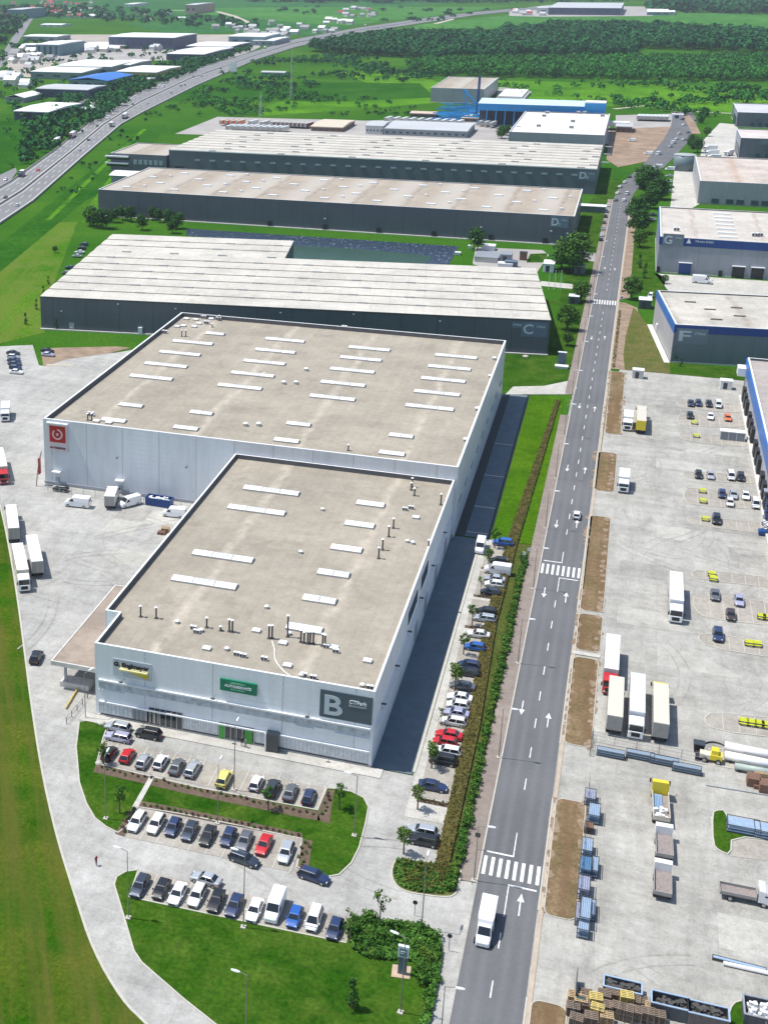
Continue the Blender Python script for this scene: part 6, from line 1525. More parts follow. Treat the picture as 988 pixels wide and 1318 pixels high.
# fences: posts and rails as parts
def fence(pts, h, label, step=2.5, mat=DSTEEL, name='fence', rails=3, mesh=False, z=.1):
    t = thing(name, label, 'fence'); rl = MB()
    for a, b in zip(pts[:-1], pts[1:]):
        a, b = Vector((a[0],a[1],z)), Vector((b[0],b[1],z)); n = max(1, int((b-a).length/step))
        for i in range(n):
            p = a.lerp(b, i/n); MB().box(-.05,-.05,0,.05,.05,h).build('post', mat, t).location = p
        for k in range(rails):
            zz = h*(k+1)/rails-.08; rl.tube(a+Vector((0,0,zz)), b+Vector((0,0,zz)), .03, 4)
    rl.build('rail', mat, t); return t
pf_ = G(68,527); fence([(-131.5,289),(-131.5,312)], 3.2, 'tall railing by the left wall of the largest warehouse, nearer stretch', 1.6, GALV, rails=2)
fence([(-131.5,318),(-131.5,352)], 3.2, 'tall railing by the left wall of the largest warehouse, farther stretch', 2.0, GALV, rails=2)
fence([(-126,272.5),(-82,272.5)], 2.0, 'wire fence standing in front of the pale wall of the largest warehouse', 3.0, GALV)
fence([(-80.6,178.6),(-80.2,189.5),(-77.6,189.5)], 1.3, 'ramp fence beside the left front corner of the nearest warehouse', 2.0, DSTEEL, rails=2)
fence([(4.7,157),(4.75,190)], 1.9, 'dark fence between the dry island and the steel cages', 2.5, DSTEEL)
a, b = G(762,955), G(905,985); fence([(a.x,a.y),(b.x,b.y)], 2.0, 'wire fence across the yard behind the bundles of pipes', 3.0, GALV)
fence([(4.9,120),(4.9,139),(17,138.6)], 2.1, 'wire fence round the pallet store at the bottom edge', 2.6, DSTEEL)
fence([(4.5,198),(4.7,205)], 1.6, 'short fence at the corner of the dry island by the cream trailer', 1.5, DSTEEL)
fence([(15.35,521),(95,521)], 2.0, 'long fence behind the hall lettered F', 6, DSTEEL, rails=2)
# gate leaf
t = thing('yard_gate', 'dark open yard gate at the top corner of the pallet store', 'gate', (5.0,140.5,.1))
MB().box(-.05,0,0,.05,4.5,2.2).build('gate_leaf', DSTEEL, t); MB().box(.1,-.3,0,1.2,.3,1.6).build('cabinet', M('dark_green_box',(.03,.06,.05),.6,.05), t)
# steel cages and racks beside the fence
STEELB = M('pale_blue_steel',(.40,.52,.66),.4,.12,2,metal=.3); STEELB2 = M('lilac_steel',(.40,.43,.55),.4,.12,2,metal=.3); STEELD = M('blue_steel',(.14,.28,.45),.4,.12,2,metal=.3)
def cage(px, py, lx, ly, h, mat, label, deg=0, name='steel_cage', cat='cage', z=.12):
    p = G(px, py, h); t = thing(name, label, cat, (p.x,p.y,z), math.radians(deg), 'steel cages and bundles in the right yard')
    fr = MB()
    for sx in (-1,1):
        for sy in (-1,1): fr.box(sx*lx/2-.06*sx,sy*ly/2-.06*sy,0,sx*lx/2,sy*ly/2,h)
    for zz in (.08,h*.5,h-.1):
        for sx in (-1,1): fr.box(sx*lx/2-.08*sx,-ly/2,zz,sx*lx/2,ly/2,zz+.08)
        for sy in (-1,1): fr.box(-lx/2,sy*ly/2-.08*sy,zz,lx/2,sy*ly/2,zz+.08)
    fr.build('frame', DSTEEL, t)
    ld = MB(); n = max(3, int(min(lx,ly)/.3)); long = ly >= lx
    for k in range(n):
        for q in range(3):
            if long: x = -lx/2+.12+(lx-.24)*(k+.5)/n; ld.tube((x,-ly/2+.1,h*(q+.6)/3.1),(x,ly/2-.1,h*(q+.6)/3.1),(lx-.24)/n*.48,6)
            else: x = -ly/2+.12+(ly-.24)*(k+.5)/n; ld.tube((-lx/2+.1,x,h*(q+.6)/3.1),(lx/2-.1,x,h*(q+.6)/3.1),(ly-.24)/n*.48,6)
    ld.build('load', mat, t); return t
for a in ((760,1022,1.7,2.8,1.5,STEELB2,'farthest steel cage along the dark fence, greyish load'),(765,1042,1.8,3.4,1.7,STEELB,'pale blue cage, second along the dark fence'),(758,1062,1.4,1.6,1.2,M('rusty_load',(.22,.12,.08),.8,.2),'small rusty-topped cage between pale blue ones'),
          (756,1087,1.6,3.2,1.6,STEELB,'pale blue cage just below the rusty one'),(754,1111,1.7,3.4,1.7,STEELD,'deep blue cage beside a narrow pale one'),(766,1112,1.0,3.4,1.4,STEELB,'narrow pale cage right of the deep blue one'),
          (752,1136,1.7,3.4,1.9,STEELB2,'lilac-topped cage in the middle of the row'),(754,1168,1.5,4.6,2.0,STEELB,'long pale blue cage above the last one of the row'),(745,1172,.9,3.6,1.3,STEELB2,'narrow lilac cage against the dark fence'),(763,1168,.8,3.4,1.2,STEELB,'narrow pale blue cage on the yard side'),(751,1192,1.6,1.8,1.6,STEELB,'short pale cage at the near end of the row')):
    cage(*a)
for px, py, lab in ((786,966,'first pipe bundle from the left under the lorries'),(824,969,'second pipe bundle under the lorries'),(855,976,'third pipe bundle, below the yellow-cabbed lorry'),(884,986,'fourth pipe bundle, next to the black bin')):
    cage(px, py, 4.4, 1.3, 1.2, M('grey_blue_pipes',(.30,.38,.46),.4,.12,2,metal=.3), lab, -2, 'pipe_bundle', 'pipe bundle')
for px, py, lx, lab in ((957,1059,4.6,'glass-topped rack on the small lawn island, left one'),(990,1066,4.2,'glass-topped rack at the right edge of the lawn island')): cage(px, py, lx, 2.6, 1.5, STEELB, lab, 0)
# black bin
p = G(898,968); t = thing('rubbish_bin', 'black wheeled bin beside the last pipe bundle', 'bin', (p.x,p.y,.1)); MB().loft([[(-.7,-.6,.2),(.7,-.6,.2),(.7,.6,.2),(-.7,.6,.2)],[(-.85,-.75,1.6),(.85,-.75,1.6),(.85,.75,1.6),(-.85,.75,1.6)]]).build('body', TRIM, t); MB().box(-.9,-.8,1.6,.9,.8,1.75).build('lid', M('bin_lid',(.04,.05,.06),.5,0), t)
# yellow wheel loader
p = G(915,980); t = thing('wheel_loader', 'small yellow loader with a cream bonnet next to the black bin', 'loader', (p.x,p.y,.1), math.radians(176))
MB().box(-1.5,-.8,.6,.3,.8,1.5).build('body', PAINT['vivid'], t); MB().box(.3,-.75,.6,1.9,.75,1.3).build('bonnet', PAINT['cream'], t); MB().box(-.9,-.65,1.5,.2,.65,2.3).build('cab', PAINT['vivid'], t)
MB().box(1.9,-1.0,.1,2.5,1.0,.8).build('bucket', TRIM, t)
for x in (-1.0,1.1):
    for s in (-1,1): link('wheel', wheel_mesh(.45,.3), t, (x,s*.85,.45)).rotation_euler = (0,0,PI/2)
c = G(921,968); mb = MB(); pts = [(c.x+2.2*math.cos(a),c.y+2.6*math.sin(a)) for a in np.linspace(0,PI,14)]
for u, v in zip(pts[:-1], pts[1:]): mb.tube((u[0],u[1],.25),(v[0],v[1],.25),.12,6)
tag(mb.build('hose', TRIM), 'thick black hose lying in an arc behind the yellow loader', 'hose')
# long white tanks, beams
for k, (pa, pb, r, lab) in enumerate((((932,962),(1010,978),.75,'long white tank lying on the yard at the right edge, farther one'),((932,974),(1010,990),.75,'long white tank lying on the yard at the right edge, middle one'),((945,988),(1010,1000),.55,'long pale green tank at the right edge, nearest of three'))):
    a, b = G(*pa, r), G(*pb, r); t = thing('storage_tank', lab, 'tank', (a.x,a.y,.1)); d = b-a
    MB().tube((0,0,r+.2),(d.x,d.y,r+.2),r,14).build('shell', CURT if k < 2 else M('pale_green_tank',(.35,.42,.38),.5,.1), t, True)
    for f_ in (.1,.4,.7): MB().box(d.x*f_-.15,d.y*f_-r,0,d.x*f_+.15,d.y*f_+r,.35).build('saddle', TRIM, t)
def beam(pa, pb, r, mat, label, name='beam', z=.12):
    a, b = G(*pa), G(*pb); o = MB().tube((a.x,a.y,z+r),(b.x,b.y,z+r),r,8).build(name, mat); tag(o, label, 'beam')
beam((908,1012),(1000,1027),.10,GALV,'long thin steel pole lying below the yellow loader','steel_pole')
beam((930,1243),(1005,1260),.28,CURT,'long white beam lying on the lower right yard')
a = cage(951,1240,6.5,.7,.45,STEELB,'low pale blue profile bundle lying against the long white beam',-3,'profile_bundle','bundle')
# wooden crates and pallets
WOOD = M('pale_pallet_wood',(.42,.30,.17),.85,.25,3); WOOD2 = M('weathered_wood',(.20,.15,.11),.85,.25,3); WOODY = M('yellow_wood',(.55,.43,.14),.8,.2,3); WOODR = M('brown_crate_wood',(.22,.12,.08),.8,.2,3)
def pallet_mesh(n, mat, lx=1.2, ly=1.0):
    mb = MB()
    for k in range(n):
        z = k*.15
        for i in range(5): mb.box(-lx/2,-ly/2+i*ly/4.6,z+.10,lx/2,-ly/2+i*ly/4.6+.13,z+.13)
        for i in range(3): mb.box(-lx/2+i*(lx-.1)/2,-ly/2,z,-lx/2+i*(lx-.1)/2+.1,ly/2,z+.10)
    return mb.mesh('pallet_stack', [mat])
PM = {}
def pallets(px, py, n, mat, label, deg=0, s=1.3, grp='pallet stacks in the bottom corner store'):
    k = (n, mat.name)
    if k not in PM: PM[k] = pallet_mesh(n, mat)
    p = G(px, py, n*.15*s*.5); o = link('pallet_stack', PM[k], None, (p.x,p.y,.1), math.radians(deg)); o.scale = (s,s,s); return tag(o, label, 'pallets', grp)
def crate(px, py, lx, ly, h, mat, label, deg=0, cat='crate'):
    p = G(px, py, h); t = thing('wooden_crate', label, cat, (p.x,p.y,.1), math.radians(deg)); mb = MB()
    for k in range(max(2,int(h/.3))):
        zz = .1+k*.3
        for s in (-1,1): mb.box(-lx/2,s*ly/2-.03,zz,lx/2,s*ly/2+.03,zz+.24); mb.box(s*lx/2-.03,-ly/2+.04,zz,s*lx/2+.03,ly/2-.04,zz+.24)
    mb.build('side_boards', mat, t); MB().box(-lx/2+.04,-ly/2+.04,.05,lx/2-.04,ly/2-.04,h*.55).build('inside', WOOD2, t)
    l = MB()
    for k in range(5): l.box(-lx/2+.05,-ly/2+k*ly/5+.05,h-.02,lx/2-.05,-ly/2+(k+1)*ly/5-.03,h+.04)
    l.build('lid', mat, t)
rnd = random.Random(5)
k = 0
grid = [(739,1285,6,WOOD),(747,1292,8,WOOD),(737,1300,7,WOOD2),(753,1282,5,WOOD2),(757,1297,7,WOOD2),(766,1290,9,WOODY),(768,1303,8,WOODY),(777,1284,7,WOOD2),(787,1281,6,WOOD2),(795,1283,5,WOOD),(806,1287,8,WOODY),(815,1290,6,WOOD2),(824,1291,5,WOOD2),(838,1300,6,WOOD),(833,1308,8,WOOD2),(784,1300,8,WOOD2),(795,1302,9,WOOD2),(806,1305,9,WOOD2),(817,1306,8,WOOD2),(780,1312,7,WOOD),(760,1314,8,WOOD2),(741,1315,7,WOOD2),(847,1311,7,WOOD2)]
for i, (px, py, n, m_) in enumerate(grid):
    look = {'pale_pallet_wood':'pale','weathered_wood':'weathered brown','yellow_wood':'yellowish'}[m_.name]
    pallets(px, py, n, m_, '%s stack of pallets, number %s counted in reading order in the bottom store' % (look, ORD[i]), rnd.uniform(-6,6), 1.35)
crate(970,1000,1.9,1.8,1.5,WOODR,'open-looking brown crate, left of the pair at the right edge'); crate(986,1008,1.9,1.8,1.5,WOODR,'pinkish-brown crate cut by the right edge'); crate(984,995,3.0,1.2,.9,WOOD,'pale wooden boards stacked behind the brown crates')
crate(975,1011,1.2,.9,.6,WOODR,'small low crate in front of the left brown crate')
pallets(213,682,5,WOOD,'pale stack of pallets beside the roof edge of the nearest warehouse',8,1.5,'pallets by the nearest warehouse'); pallets(208,686,3,WOODR,'low reddish stack of pallets left of the pale stack',0,1.4,'pallets by the nearest warehouse')
# skips
def skip(px, py, lx, ly, h, mat, rim, label, deg=0, load=None):
    p = G(px, py, h); t = thing('skip', label, 'skip', (p.x,p.y,.1), math.radians(deg)); b = MB()
    for (x0,y0,x1,y1) in ((-lx/2,-ly/2,lx/2,-ly/2+.1),(-lx/2,ly/2-.1,lx/2,ly/2),(-lx/2,-ly/2+.1,-lx/2+.1,ly/2-.1),(lx/2-.1,-ly/2+.1,lx/2,ly/2-.1)): b.box(x0,y0,.1,x1,y1,h)
    b.box(-lx/2+.1,-ly/2+.1,.1,lx/2-.1,ly/2-.1,.3)
    for k in range(int(lx/.9)): x = -lx/2+.5+k*.9; b.box(x,-ly/2-.08,.1,x+.12,-ly/2-.001,h)
    b.build('body', mat, t); r = MB()
    for (x0,y0,x1,y1) in ((-lx/2-.1,-ly/2-.1,lx/2+.1,-ly/2+.12),(-lx/2-.1,ly/2-.12,lx/2+.1,ly/2+.1),(-lx/2-.1,-ly/2+.121,-lx/2+.12,ly/2-.121),(lx/2-.12,-ly/2+.121,lx/2+.1,ly/2-.121)): r.box(x0,y0,h+.003,x1,y1,h+.12)
    r.build('rim', rim, t)
    l = MB(); rn = random.Random(int(px))
    for k in range(40): l.rbox(rn.uniform(-lx/2+.5,lx/2-.5),rn.uniform(-ly/2+.4,ly/2-.4),h*.3,rn.uniform(.3,.9),rn.uniform(.2,.6),h*rn.uniform(.35,.75),rn.random()*3)
    l.build('load', load or M('dark_rubble',(.07,.065,.06),.9,.3,1), t)
skip(205,641,6.4,2.5,1.9,M('skip_blue',(.015,.06,.22),.5,.1),M('skip_blue'),'dark blue skip heaped with white rubbish by the warehouse wall',-2,SKYL)
SK = M('skip_slate',(.07,.08,.095),.6,.1)
skip(801,1269,4.6,2.0,1.2,SK,STEELB,'slate skip with a pale blue rim, farthest left of three'); skip(862,1289,4.4,2.2,2.0,SK,STEELB,'slate skip with a pale blue rim, middle of three'); skip(912,1302,4.6,2.2,2.0,M('skip_brown',(.13,.11,.11),.6,.1),STEELB,'brownish skip with a pale blue rim, right of three')
skip(985,1300,5.0,3.4,1.6,SK,GALV,'wide skip with white bags at the bottom right corner',0,SKYL)
# yellow slatted blocks on the stall islands
YB = M('yellow_plastic',(.62,.66,.03),.5,.08); ymesh = None
def yblock(px, py, label, deg=0):
    global ymesh
    if not ymesh:
        mb = MB()
        for i in range(4): mb.box(-.9,-.6+i*.32,.75,.9,-.6+i*.32+.22,.85,0)
        for s in (-1,1): mb.box(s*.85-.06,-.6,0,s*.85+.06,.6,.749,1); mb.box(-.9,s*.75-.12,.42,.9,s*.75+.12,.5,0)
        ymesh = mb.mesh('picnic_table', [YB, TRIM])
    p = G(px, py, .7); o = link('picnic_table', ymesh, None, (p.x,p.y,.15), math.radians(deg)); o.scale = (.85,1.0,1.0); tag(o, label, 'picnic table', 'yellow slatted tables in the right yard')
for px, py, lab in ((893.4,543,'yellow slatted table on the second stall island'),(896,560,'yellow slatted table on the third stall island, left of the shelter'),(904,631,'upper yellow slatted table on the broad fifth island'),(904.7,644,'lower yellow slatted table on the broad fifth island'),(907.6,667,'yellow slatted table left of the black off-road car'),
    (916,738,'upper yellow table at the nose of the seventh island'),(918,744,'lower yellow table at the nose of the seventh island'),(980,793,'left one of two yellow tables by the brown hatchback'),(987,794,'yellow table cut by the right edge near the brown hatchback'),(964,827,'left yellow table right of the navy off-road car'),(974,828,'right yellow table beside the navy off-road car'),
    (957,928,'first of the four yellow tables in a row on the tenth island'),(967,929.5,'second of the four yellow tables in a row'),(977,931,'third of the four yellow tables in a row'),(986,932.5,'fourth of the four yellow tables in a row')): yblock(px, py, lab)
# glass shelter
p = G(926,566); q = G(957,568); t = thing('glass_shelter', 'long grey glass shelter with a white roof frame on the third stall island', 'shelter', (p.x,p.y,.15)); L_ = q.x-p.x
MB().box(0,0,0,L_,2.0,2.3).build('panels', M('shelter_glass',(.22,.26,.30),.2,.05), t); MB().box(-.2,-.2,2.303,L_+.2,2.3,2.5).build('roof', CURT, t)
for k in range(4): MB().box(L_*k/3-.06,-.08,0,L_*k/3+.06,-.003,2.3).build('post', CURT, t)
# cabinets, kiosks
def kiosk(px0, px1, pyb, h, label, wall, roofm, dy=2.5, name='kiosk', cat='kiosk', door=True):
    a = G(px0, pyb); x1 = xat(px1, a.y); t = thing(name, label, cat, (a.x,a.y,.1)); L = x1-a.x
    MB().box(0,0,0,L,dy,h).build('wall', wall, t); MB().box(-.15,-.2,h+.003,L+.15,dy+.15,h+.18).build('roof', roofm, t)
    if door: MB().box(L*.25,-.05,.1,L*.6,-.003,h*.8).build('door', DSTEEL, t)
kiosk(926,941,501,2.6,'white cabinet with a dark front on the lawn at the top of the right yard',COPING,COPING); kiosk(813,827,487,2.6,'pale grey transformer cabinet on the lawn before the hall lettered F',GALV,COPING)
kiosk(821,837,397,3.2,'small dark kiosk with a white roof at the corner of the hall lettered F',DARK,COPING,5); kiosk(731,744,391,2.8,'little dark kiosk with a white roof on the roadside lawn',DARK,COPING,4)
kiosk(738,752,352,3.0,'small green cabin under the big roadside tree',FGREEN,ROOFW,5); kiosk(698,712,350,3.4,'small white-roofed hut left of the big roadside tree',COPING,COPING,8); kiosk(864,879,152,3,'low pale hut at the end of the road',COPING,ROOFW,6)
kiosk(717,727,470,4.2,'pale grey stele on a white base on the lawn right of the warehouse lettered C',SIGNM,COPING,.8,'sign_pylon','sign',False)
kiosk(714,730,474,.6,'white stone bench block at the foot of the grey stele',COPING,COPING,2,'stone_block','block',False)
# substation between C and D2
for i, (x0, x1, yb, h, dy, lab) in enumerate(((610,640,337,2.2,12,'grey equipment yard box left in the substation'),(643,657,338,3.5,7,'light grey cabin with two dark vents in the substation'),(640,659,344,1.6,4,'low pale slab housing in front of the substation cabin'),(649,665,344,2.4,3,'slate blue container in front of the substation'),(619,636,322,2.0,5,'white machine casing behind the substation'),(668,677,335,3.2,3,'brown-black transformer on a pale pad'),(602,607,320,1.2,2,'small white block left of the substation'),(585,592,328,1.0,2,'white block at the end of the pond'))):
    kiosk(x0, x1, yb, h, lab, (GALV,GGREY,COPING,SIGNM,COPING,WOODR,COPING,COPING)[i], (GALV,GALV,COPING,SIGNM,COPING,TRIM,COPING,COPING)[i], dy, 'equipment_housing', 'equipment', i in (1,))
gsheet('path', [(608,340),(612,318),(698,322),(706,328),(690,352),(640,350)], .12, M('far_yard'))
gsheet('lawn', [(682,327),(704,326),(703,338),(677,338)], .16, LAWN); gsheet('path', [(735,325),(766,326),(765,337),(740,333)], .16, M('far_yard'))
gsheet('path', [(696,362),(738,366),(736,372),(694,368)], .16, DRIVE)
for px, lab in ((705.5,'left one of three flagpoles before the warehouse lettered C'),(713,'middle one of three flagpoles before the warehouse lettered C'),(720.7,'right one of three flagpoles before the warehouse lettered C')):
    p = G(px,373); t = thing('flagpole', lab, 'flagpole', (p.x,p.y,.1), 0, 'flagpoles before the warehouse lettered C'); MB().tube((0,0,0),(0,0,7.5),.12,8,0,r2=.07).build('pole', LAMPH, t); MB().tube((0,0,7.5),(0,0,7.75),.14,8).build('finial', LAMPH, t)
# scissor lift at the right edge
p = G(975,688); t = thing('scissor_lift', 'raised blue scissor lift at the right edge below the docks', 'lift', (p.x,p.y,.1))
MB().box(0,-.9,.3,4,.9,1.1).build('base', M('lift_blue',(.01,.07,.25),.5,.05), t); mb = MB()
for k in range(6):
    z = 1.1+k*1.6; mb.tube((.4,-.6,z),(3.4,-.6,z+1.6),.09,6); mb.tube((3.4,-.6,z),(.4,-.6,z+1.6),.09,6); mb.tube((.4,.6,z),(3.4,.6,z+1.6),.09,6); mb.tube((3.4,.6,z),(.4,.6,z+1.6),.09,6)
mb.build('scissor_arms', M('lift_blue'), t); MB().box(-.2,-1,10.7,4.2,1,10.9).build('platform', GALV, t)
# manhole covers, bins on drives
mb_i = 0
for px, py, lab in ((85,929,'near the fence'),(82,996,''),(124,1134,''),(420,1000,''),(465,1143,'')): pass
t = G(47,626); mb = MB(); pr = None
for k in range(8):
    q = Vector((t.x+k*.10+.02*k*k, t.y, .1+k*1.35)); 
    if pr: mb.tube(pr, q, .13, 6)
    pr = q
tag(mb.build('leaning_pole', M('rusty_pole',(.22,.15,.10),.8,.2)), 'tall bent rusty pole standing at the left corner of the largest warehouse', 'pole')
MB_ = MB().box(0,0,0,.25,1.2,4.2); o = MB_.build('banner', RED); p = FY(54.5,600,276.5); o.location = (p.x-.6,275.2,3.0); tag(o, 'narrow red banner on edge at the left corner of the largest warehouse', 'banner')
# round stones / footings on lawns
def boulder(px, py, s, label):
    rn = random.Random(int(px)); mb = MB()
    for zz in range(3):
        pass
    secs = []
    for zf, rf in ((0,.9),(.4,1),(.8,.75),(1,.3)): secs.append([(math.cos(a)*rf*s*rn.uniform(.85,1.1),math.sin(a)*rf*s*rn.uniform(.85,1.1),zf*s*.7) for a in np.linspace(0,2*PI,9)[:-1]])
    p = G(px, py); o = mb.loft(secs).build('boulder', KERB); o.location = (p.x,p.y,.12); tag(o, label, 'boulder')
boulder(131,933,.7,'white boulder at the top corner of the front lawn'); boulder(127,984,.6,'white boulder by the leftmost car of the upper row'); boulder(676,460,1.0,'pale stone on the lawn before the board lettered C')
# ------------------------------------------------------------ pond, basin, far field
LINER, nt_, b_ = new_mat('pond_liner'); v_ = coords(nt_, 1, .35, 1)
n_ = noise(nt_, v_, 1.1, 6, .8); r_ = ramp2(nt_, n_.outputs['Fac'], (.018,.035,.060), (.40,.46,.52), .57, .64); nt_.links.new(r_.outputs[0], b_.inputs['Base Color']); b_.inputs['Roughness'].default_value = .35  # pale streaks: reflections on the crinkled liner, painted into its colour
WATER = M('pond_water', (.022,.060,.030), .35, .2, .05, spec=.6)
gsheet('pond_bank', [(240,294),(330,300),(590,317),(578,340),(520,341),(368,334),(368,316),(240,303)], .10, LINER)
gsheet('water', [(372,316),(440,319),(520,326),(556,330),(548,341),(520,342),(370,334)], .13, WATER)
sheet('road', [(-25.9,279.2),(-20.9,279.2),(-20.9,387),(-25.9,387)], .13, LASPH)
sheet('pond_bank', [(-28.1,279.2),(-26.0,279.2),(-26.0,387),(-28.1,387)], .12, M('black_strip', (.012,.016,.016), .6, .1))  # flat black strip on the ground along the wall of A
sheet('pond_bank', [(-20.8,279.2),(-20.2,279.2),(-20.2,388),(-20.8,388)], .13, M('black_strip'))
for Y in (281.5,297,318,342): sheet('path', [(-25.8,Y),(-21,Y),(-21,Y+.5),(-25.8,Y+.5)], .16, DRIVE)
# ------------------------------------------------------------ motorway
UP = [(-160,352),(-60,275),(13,234),(72,192),(110,160),(174,120),(234,93.5),(330,65),(380,50),(463.6,35),(547,23),(614,15),(660,11),(740,6)]
LO = [(-90,350),(-10,296),(43,260),(110,200),(157,160),(187,143.6),(254,110),(330,77),(380,61),(457,43),(547,29),(614,19),(660,14.5),(740,8.5)]
UPw = [G(*p) for p in UP]; LOw = [G(*p) for p in LO]
mb = MB(); vs = []
for a, b in zip(UPw, LOw): vs += [(a.x,a.y,.30),(b.x,b.y,.30)]
mb.add(vs, [(2*i,2*i+1,2*i+3,2*i+2) for i in range(len(UP)-1)]); tag(mb.build('motorway', MOT), kind='structure')
def along(f): return [a.lerp(b, f) for a, b in zip(UPw, LOw)]
mk_ = MB()
for f in (.10,.44,.56,.93): ribbon(mk_, along(f), .35, .33)
def dashes(f, L=8, gap=14):
    P = dense(along(f), 2); acc = 0; n = len(P); i = 0; 
    while i+4 < n and P[i].y < 1500: ribbon(mk_, P[i:i+5], .3, .335); i += 11
for f in (.21,.33,.67,.80): dashes(f)
tag(mk_.build('road_marking', WHITE), kind='structure')
cb = MB(); ribbon(cb, along(.5), 1.6, .31); tag(cb.build('central_reservation', M('reservation',(.16,.15,.12),.9,.2,.1)), kind='structure')
def barrier(f, lab):
    mb = MB(); P = along(f); ribbon(mb, P, .25, .2, z1=1.1); tag(mb.build('crash_barrier', KERB), lab, 'crash barrier')
barrier(.5, 'central crash barrier of the motorway'); barrier(.985, 'crash barrier along the near side of the motorway'); barrier(.015, 'crash barrier along the far side of the motorway')
gsheet('road', [(-40,248),(0,225),(20,216),(22,221),(13,233),(-20,258)], .25, MOT)
# gantry sign
p = G(300,97); t = thing('gantry_sign', 'tall pale sign panel on two posts beside the motorway', 'sign', (p.x,p.y,.2)); MB().box(-4,-.3,4,4,.3,14).build('panel', COPING, t); MB().box(-3,-.2,0,-2.6,.2,4).build('post', GALV, t); MB().box(2.6,-.2,0,3,.2,4).build('post', GALV, t)
# road at the top left
LR1 = [G(*p) for p in ((-60,118),(0,74),(15.5,48),(43,14),(50,4),(54,0))]; LR2 = [G(*p) for p in ((-50,130),(4,84),(27.5,48),(47,16),(52,5),(56,0))]
mb = MB(); vs = []
for a, b in zip(LR1, LR2): vs += [(a.x,a.y,.25),(b.x,b.y,.25)]
mb.add(vs, [(2*i,2*i+1,2*i+3,2*i+2) for i in range(len(LR1)-1)]); tag(mb.build('road', MOT), kind='structure')
def track(pp, wd, mat=None, z=.15): tag(ribbon(MB(), [G(*p) for p in pp], wd, z).build('track', mat or M('pale_track',(.42,.38,.30),.9,.1,.05)), kind='structure')
track([(222,13),(255,13.5),(280,14.5),(300,20),(320,29)], 14); track([(180,14),(192,25)], 12); track([(790,140),(830,136),(870,140),(900,144),(950,146)], 5); track([(868,150),(882,148),(890,160),(896,172)], 6, BARE)
track([(560,30),(580,25),(584,20)], 10); track([(850,33),(988,42)], 16); track([(95,470),(60,470)], 2)
gsheet('far_yard', [(60,50),(225,62),(330,50),(335,60),(300,76),(160,78),(100,90),(60,76)], .10, M('far_yard')); gsheet('far_yard', [(80,125),(130,126),(128,140),(75,150),(60,140)], .10, M('far_yard'))
gsheet('far_yard', [(200,84),(228,83),(232,97),(196,100)], .12, BARE); gsheet('far_yard', [(655,12),(705,6),(830,8),(840,20),(700,21),(655,20)], .10, M('far_yard'))
gsheet('far_yard', [(75,44),(330,44),(330,56),(60,54)], .08, M('dusty_ground',(.36,.32,.27),.9,.15,.02)); gsheet('far_yard', [(20,62),(60,66),(70,84),(60,100),(20,98),(5,90)], .10, M('dusty_ground'))
FW_ = M('far_white_wall',(.62,.62,.60),.7,.08,.05); FGW = M('far_grey_wall',(.28,.31,.33),.7,.1,.05); FGN = M('far_green_wall',(.17,.24,.24),.7,.1,.05); FNV = M('far_navy_wall',(.06,.07,.13),.6,.1,.05); FTL = M('far_teal_wall',(.15,.25,.28),.6,.1,.05); FYW = M('far_yellow_wall',(.40,.36,.12),.7,.1,.05)
FBL = M('far_blue_roof',(.03,.16,.50),.5,.08,.02); FRW = M('far_white_roof',(.74,.74,.72),.6,.06,.02); FRG = M('far_grey_roof',(.45,.47,.48),.7,.1,.02)
def fb(x0, x1, yb, ye, yk, wall, roof, label, gable=0, win=3, cat='building', name='industrial_building', glaz=False, grp=None):
    a = G(x0, yb); H = max(2.5, hgt(x0, yb, ye)); X1 = xat(x1, a.y); kx = G((x0+x1)/2, yk, H); D = max(8, kx.y-a.y); L = X1-a.x
    t = thing(name, label, cat, (a.x,a.y,0), 0, grp)
    MB().box(0,0,0,L,D,H).build('wall', wall, t)
    if gable: MB().loft([[(x,-.6,z) for x, z in ((-.8,H),(L/2,H+gable),(L+.8,H),(L+.8,H-.4),(L/2,H+gable-.4),(-.8,H-.4))],[(x,D+.6,z) for x, z in ((-.8,H),(L/2,H+gable),(L+.8,H),(L+.8,H-.4),(L/2,H+gable-.4),(-.8,H-.4))]]).build('roof', roof, t)
    else: MB().loft([[(-.6,-.6,H+.01),(L+.6,-.6,H+.01),(L+.6,-.6,H+.6),(-.6,-.6,H+.6)],[(-.6,D*.5,H+.01),(L+.6,D*.5,H+.01),(L+.6,D*.5,H+1.6),(-.6,D*.5,H+1.6)],[(-.6,D+.6,H+.01),(L+.6,D+.6,H+.01),(L+.6,D+.6,H+.6),(-.6,D+.6,H+.6)]]).build('roof', roof, t)
    for k in range(win):
        x = L*(k+.35)/win; w_ = L/win*.4
        MB().box(x,-.12,H*.12 if glaz else H*.35,x+w_,-.005,H*.88 if glaz else H*.62).build('window', WIN, t)
    return t
fb(39.6,105,100.7,92,84.3,FGN,FRW,'long greenish hall with a white roof, in front of the longer white-roofed one')
fb(74,143,95,84.3,76.5,FGW,FRW,'longest white-roofed hall in the middle of the town yards'); fb(143.5,167,93,83,76.5,FGW,FRW,'short hall continuing the longest white-roofed one')
fb(88.6,138,111,102,94,FTL,FBL,'hall with a bright blue roof among trees',2.5); fb(46.5,113,124.5,114,108.5,FNV,FRG,'dark hall with a grey roof edge just below the blue-roofed one',0,5)
fb(7,31,131,124.5,119,FGW,FRW,'small gabled shed with a white roof at the left edge',2.5,2); fb(18.4,62,153,143,131,FNV,FRW,'nearest town building, dark with two white roof strips at the left',0,6); 
fb(46.5,76,71,57,51.5,FTL,FRW,'taller office block with dark glazing and white roof',0,4,'office','office_building',True); fb(76.6,131,65,61,57.5,FGW,FRW,'low white-roofed shed right of the glazed office block')
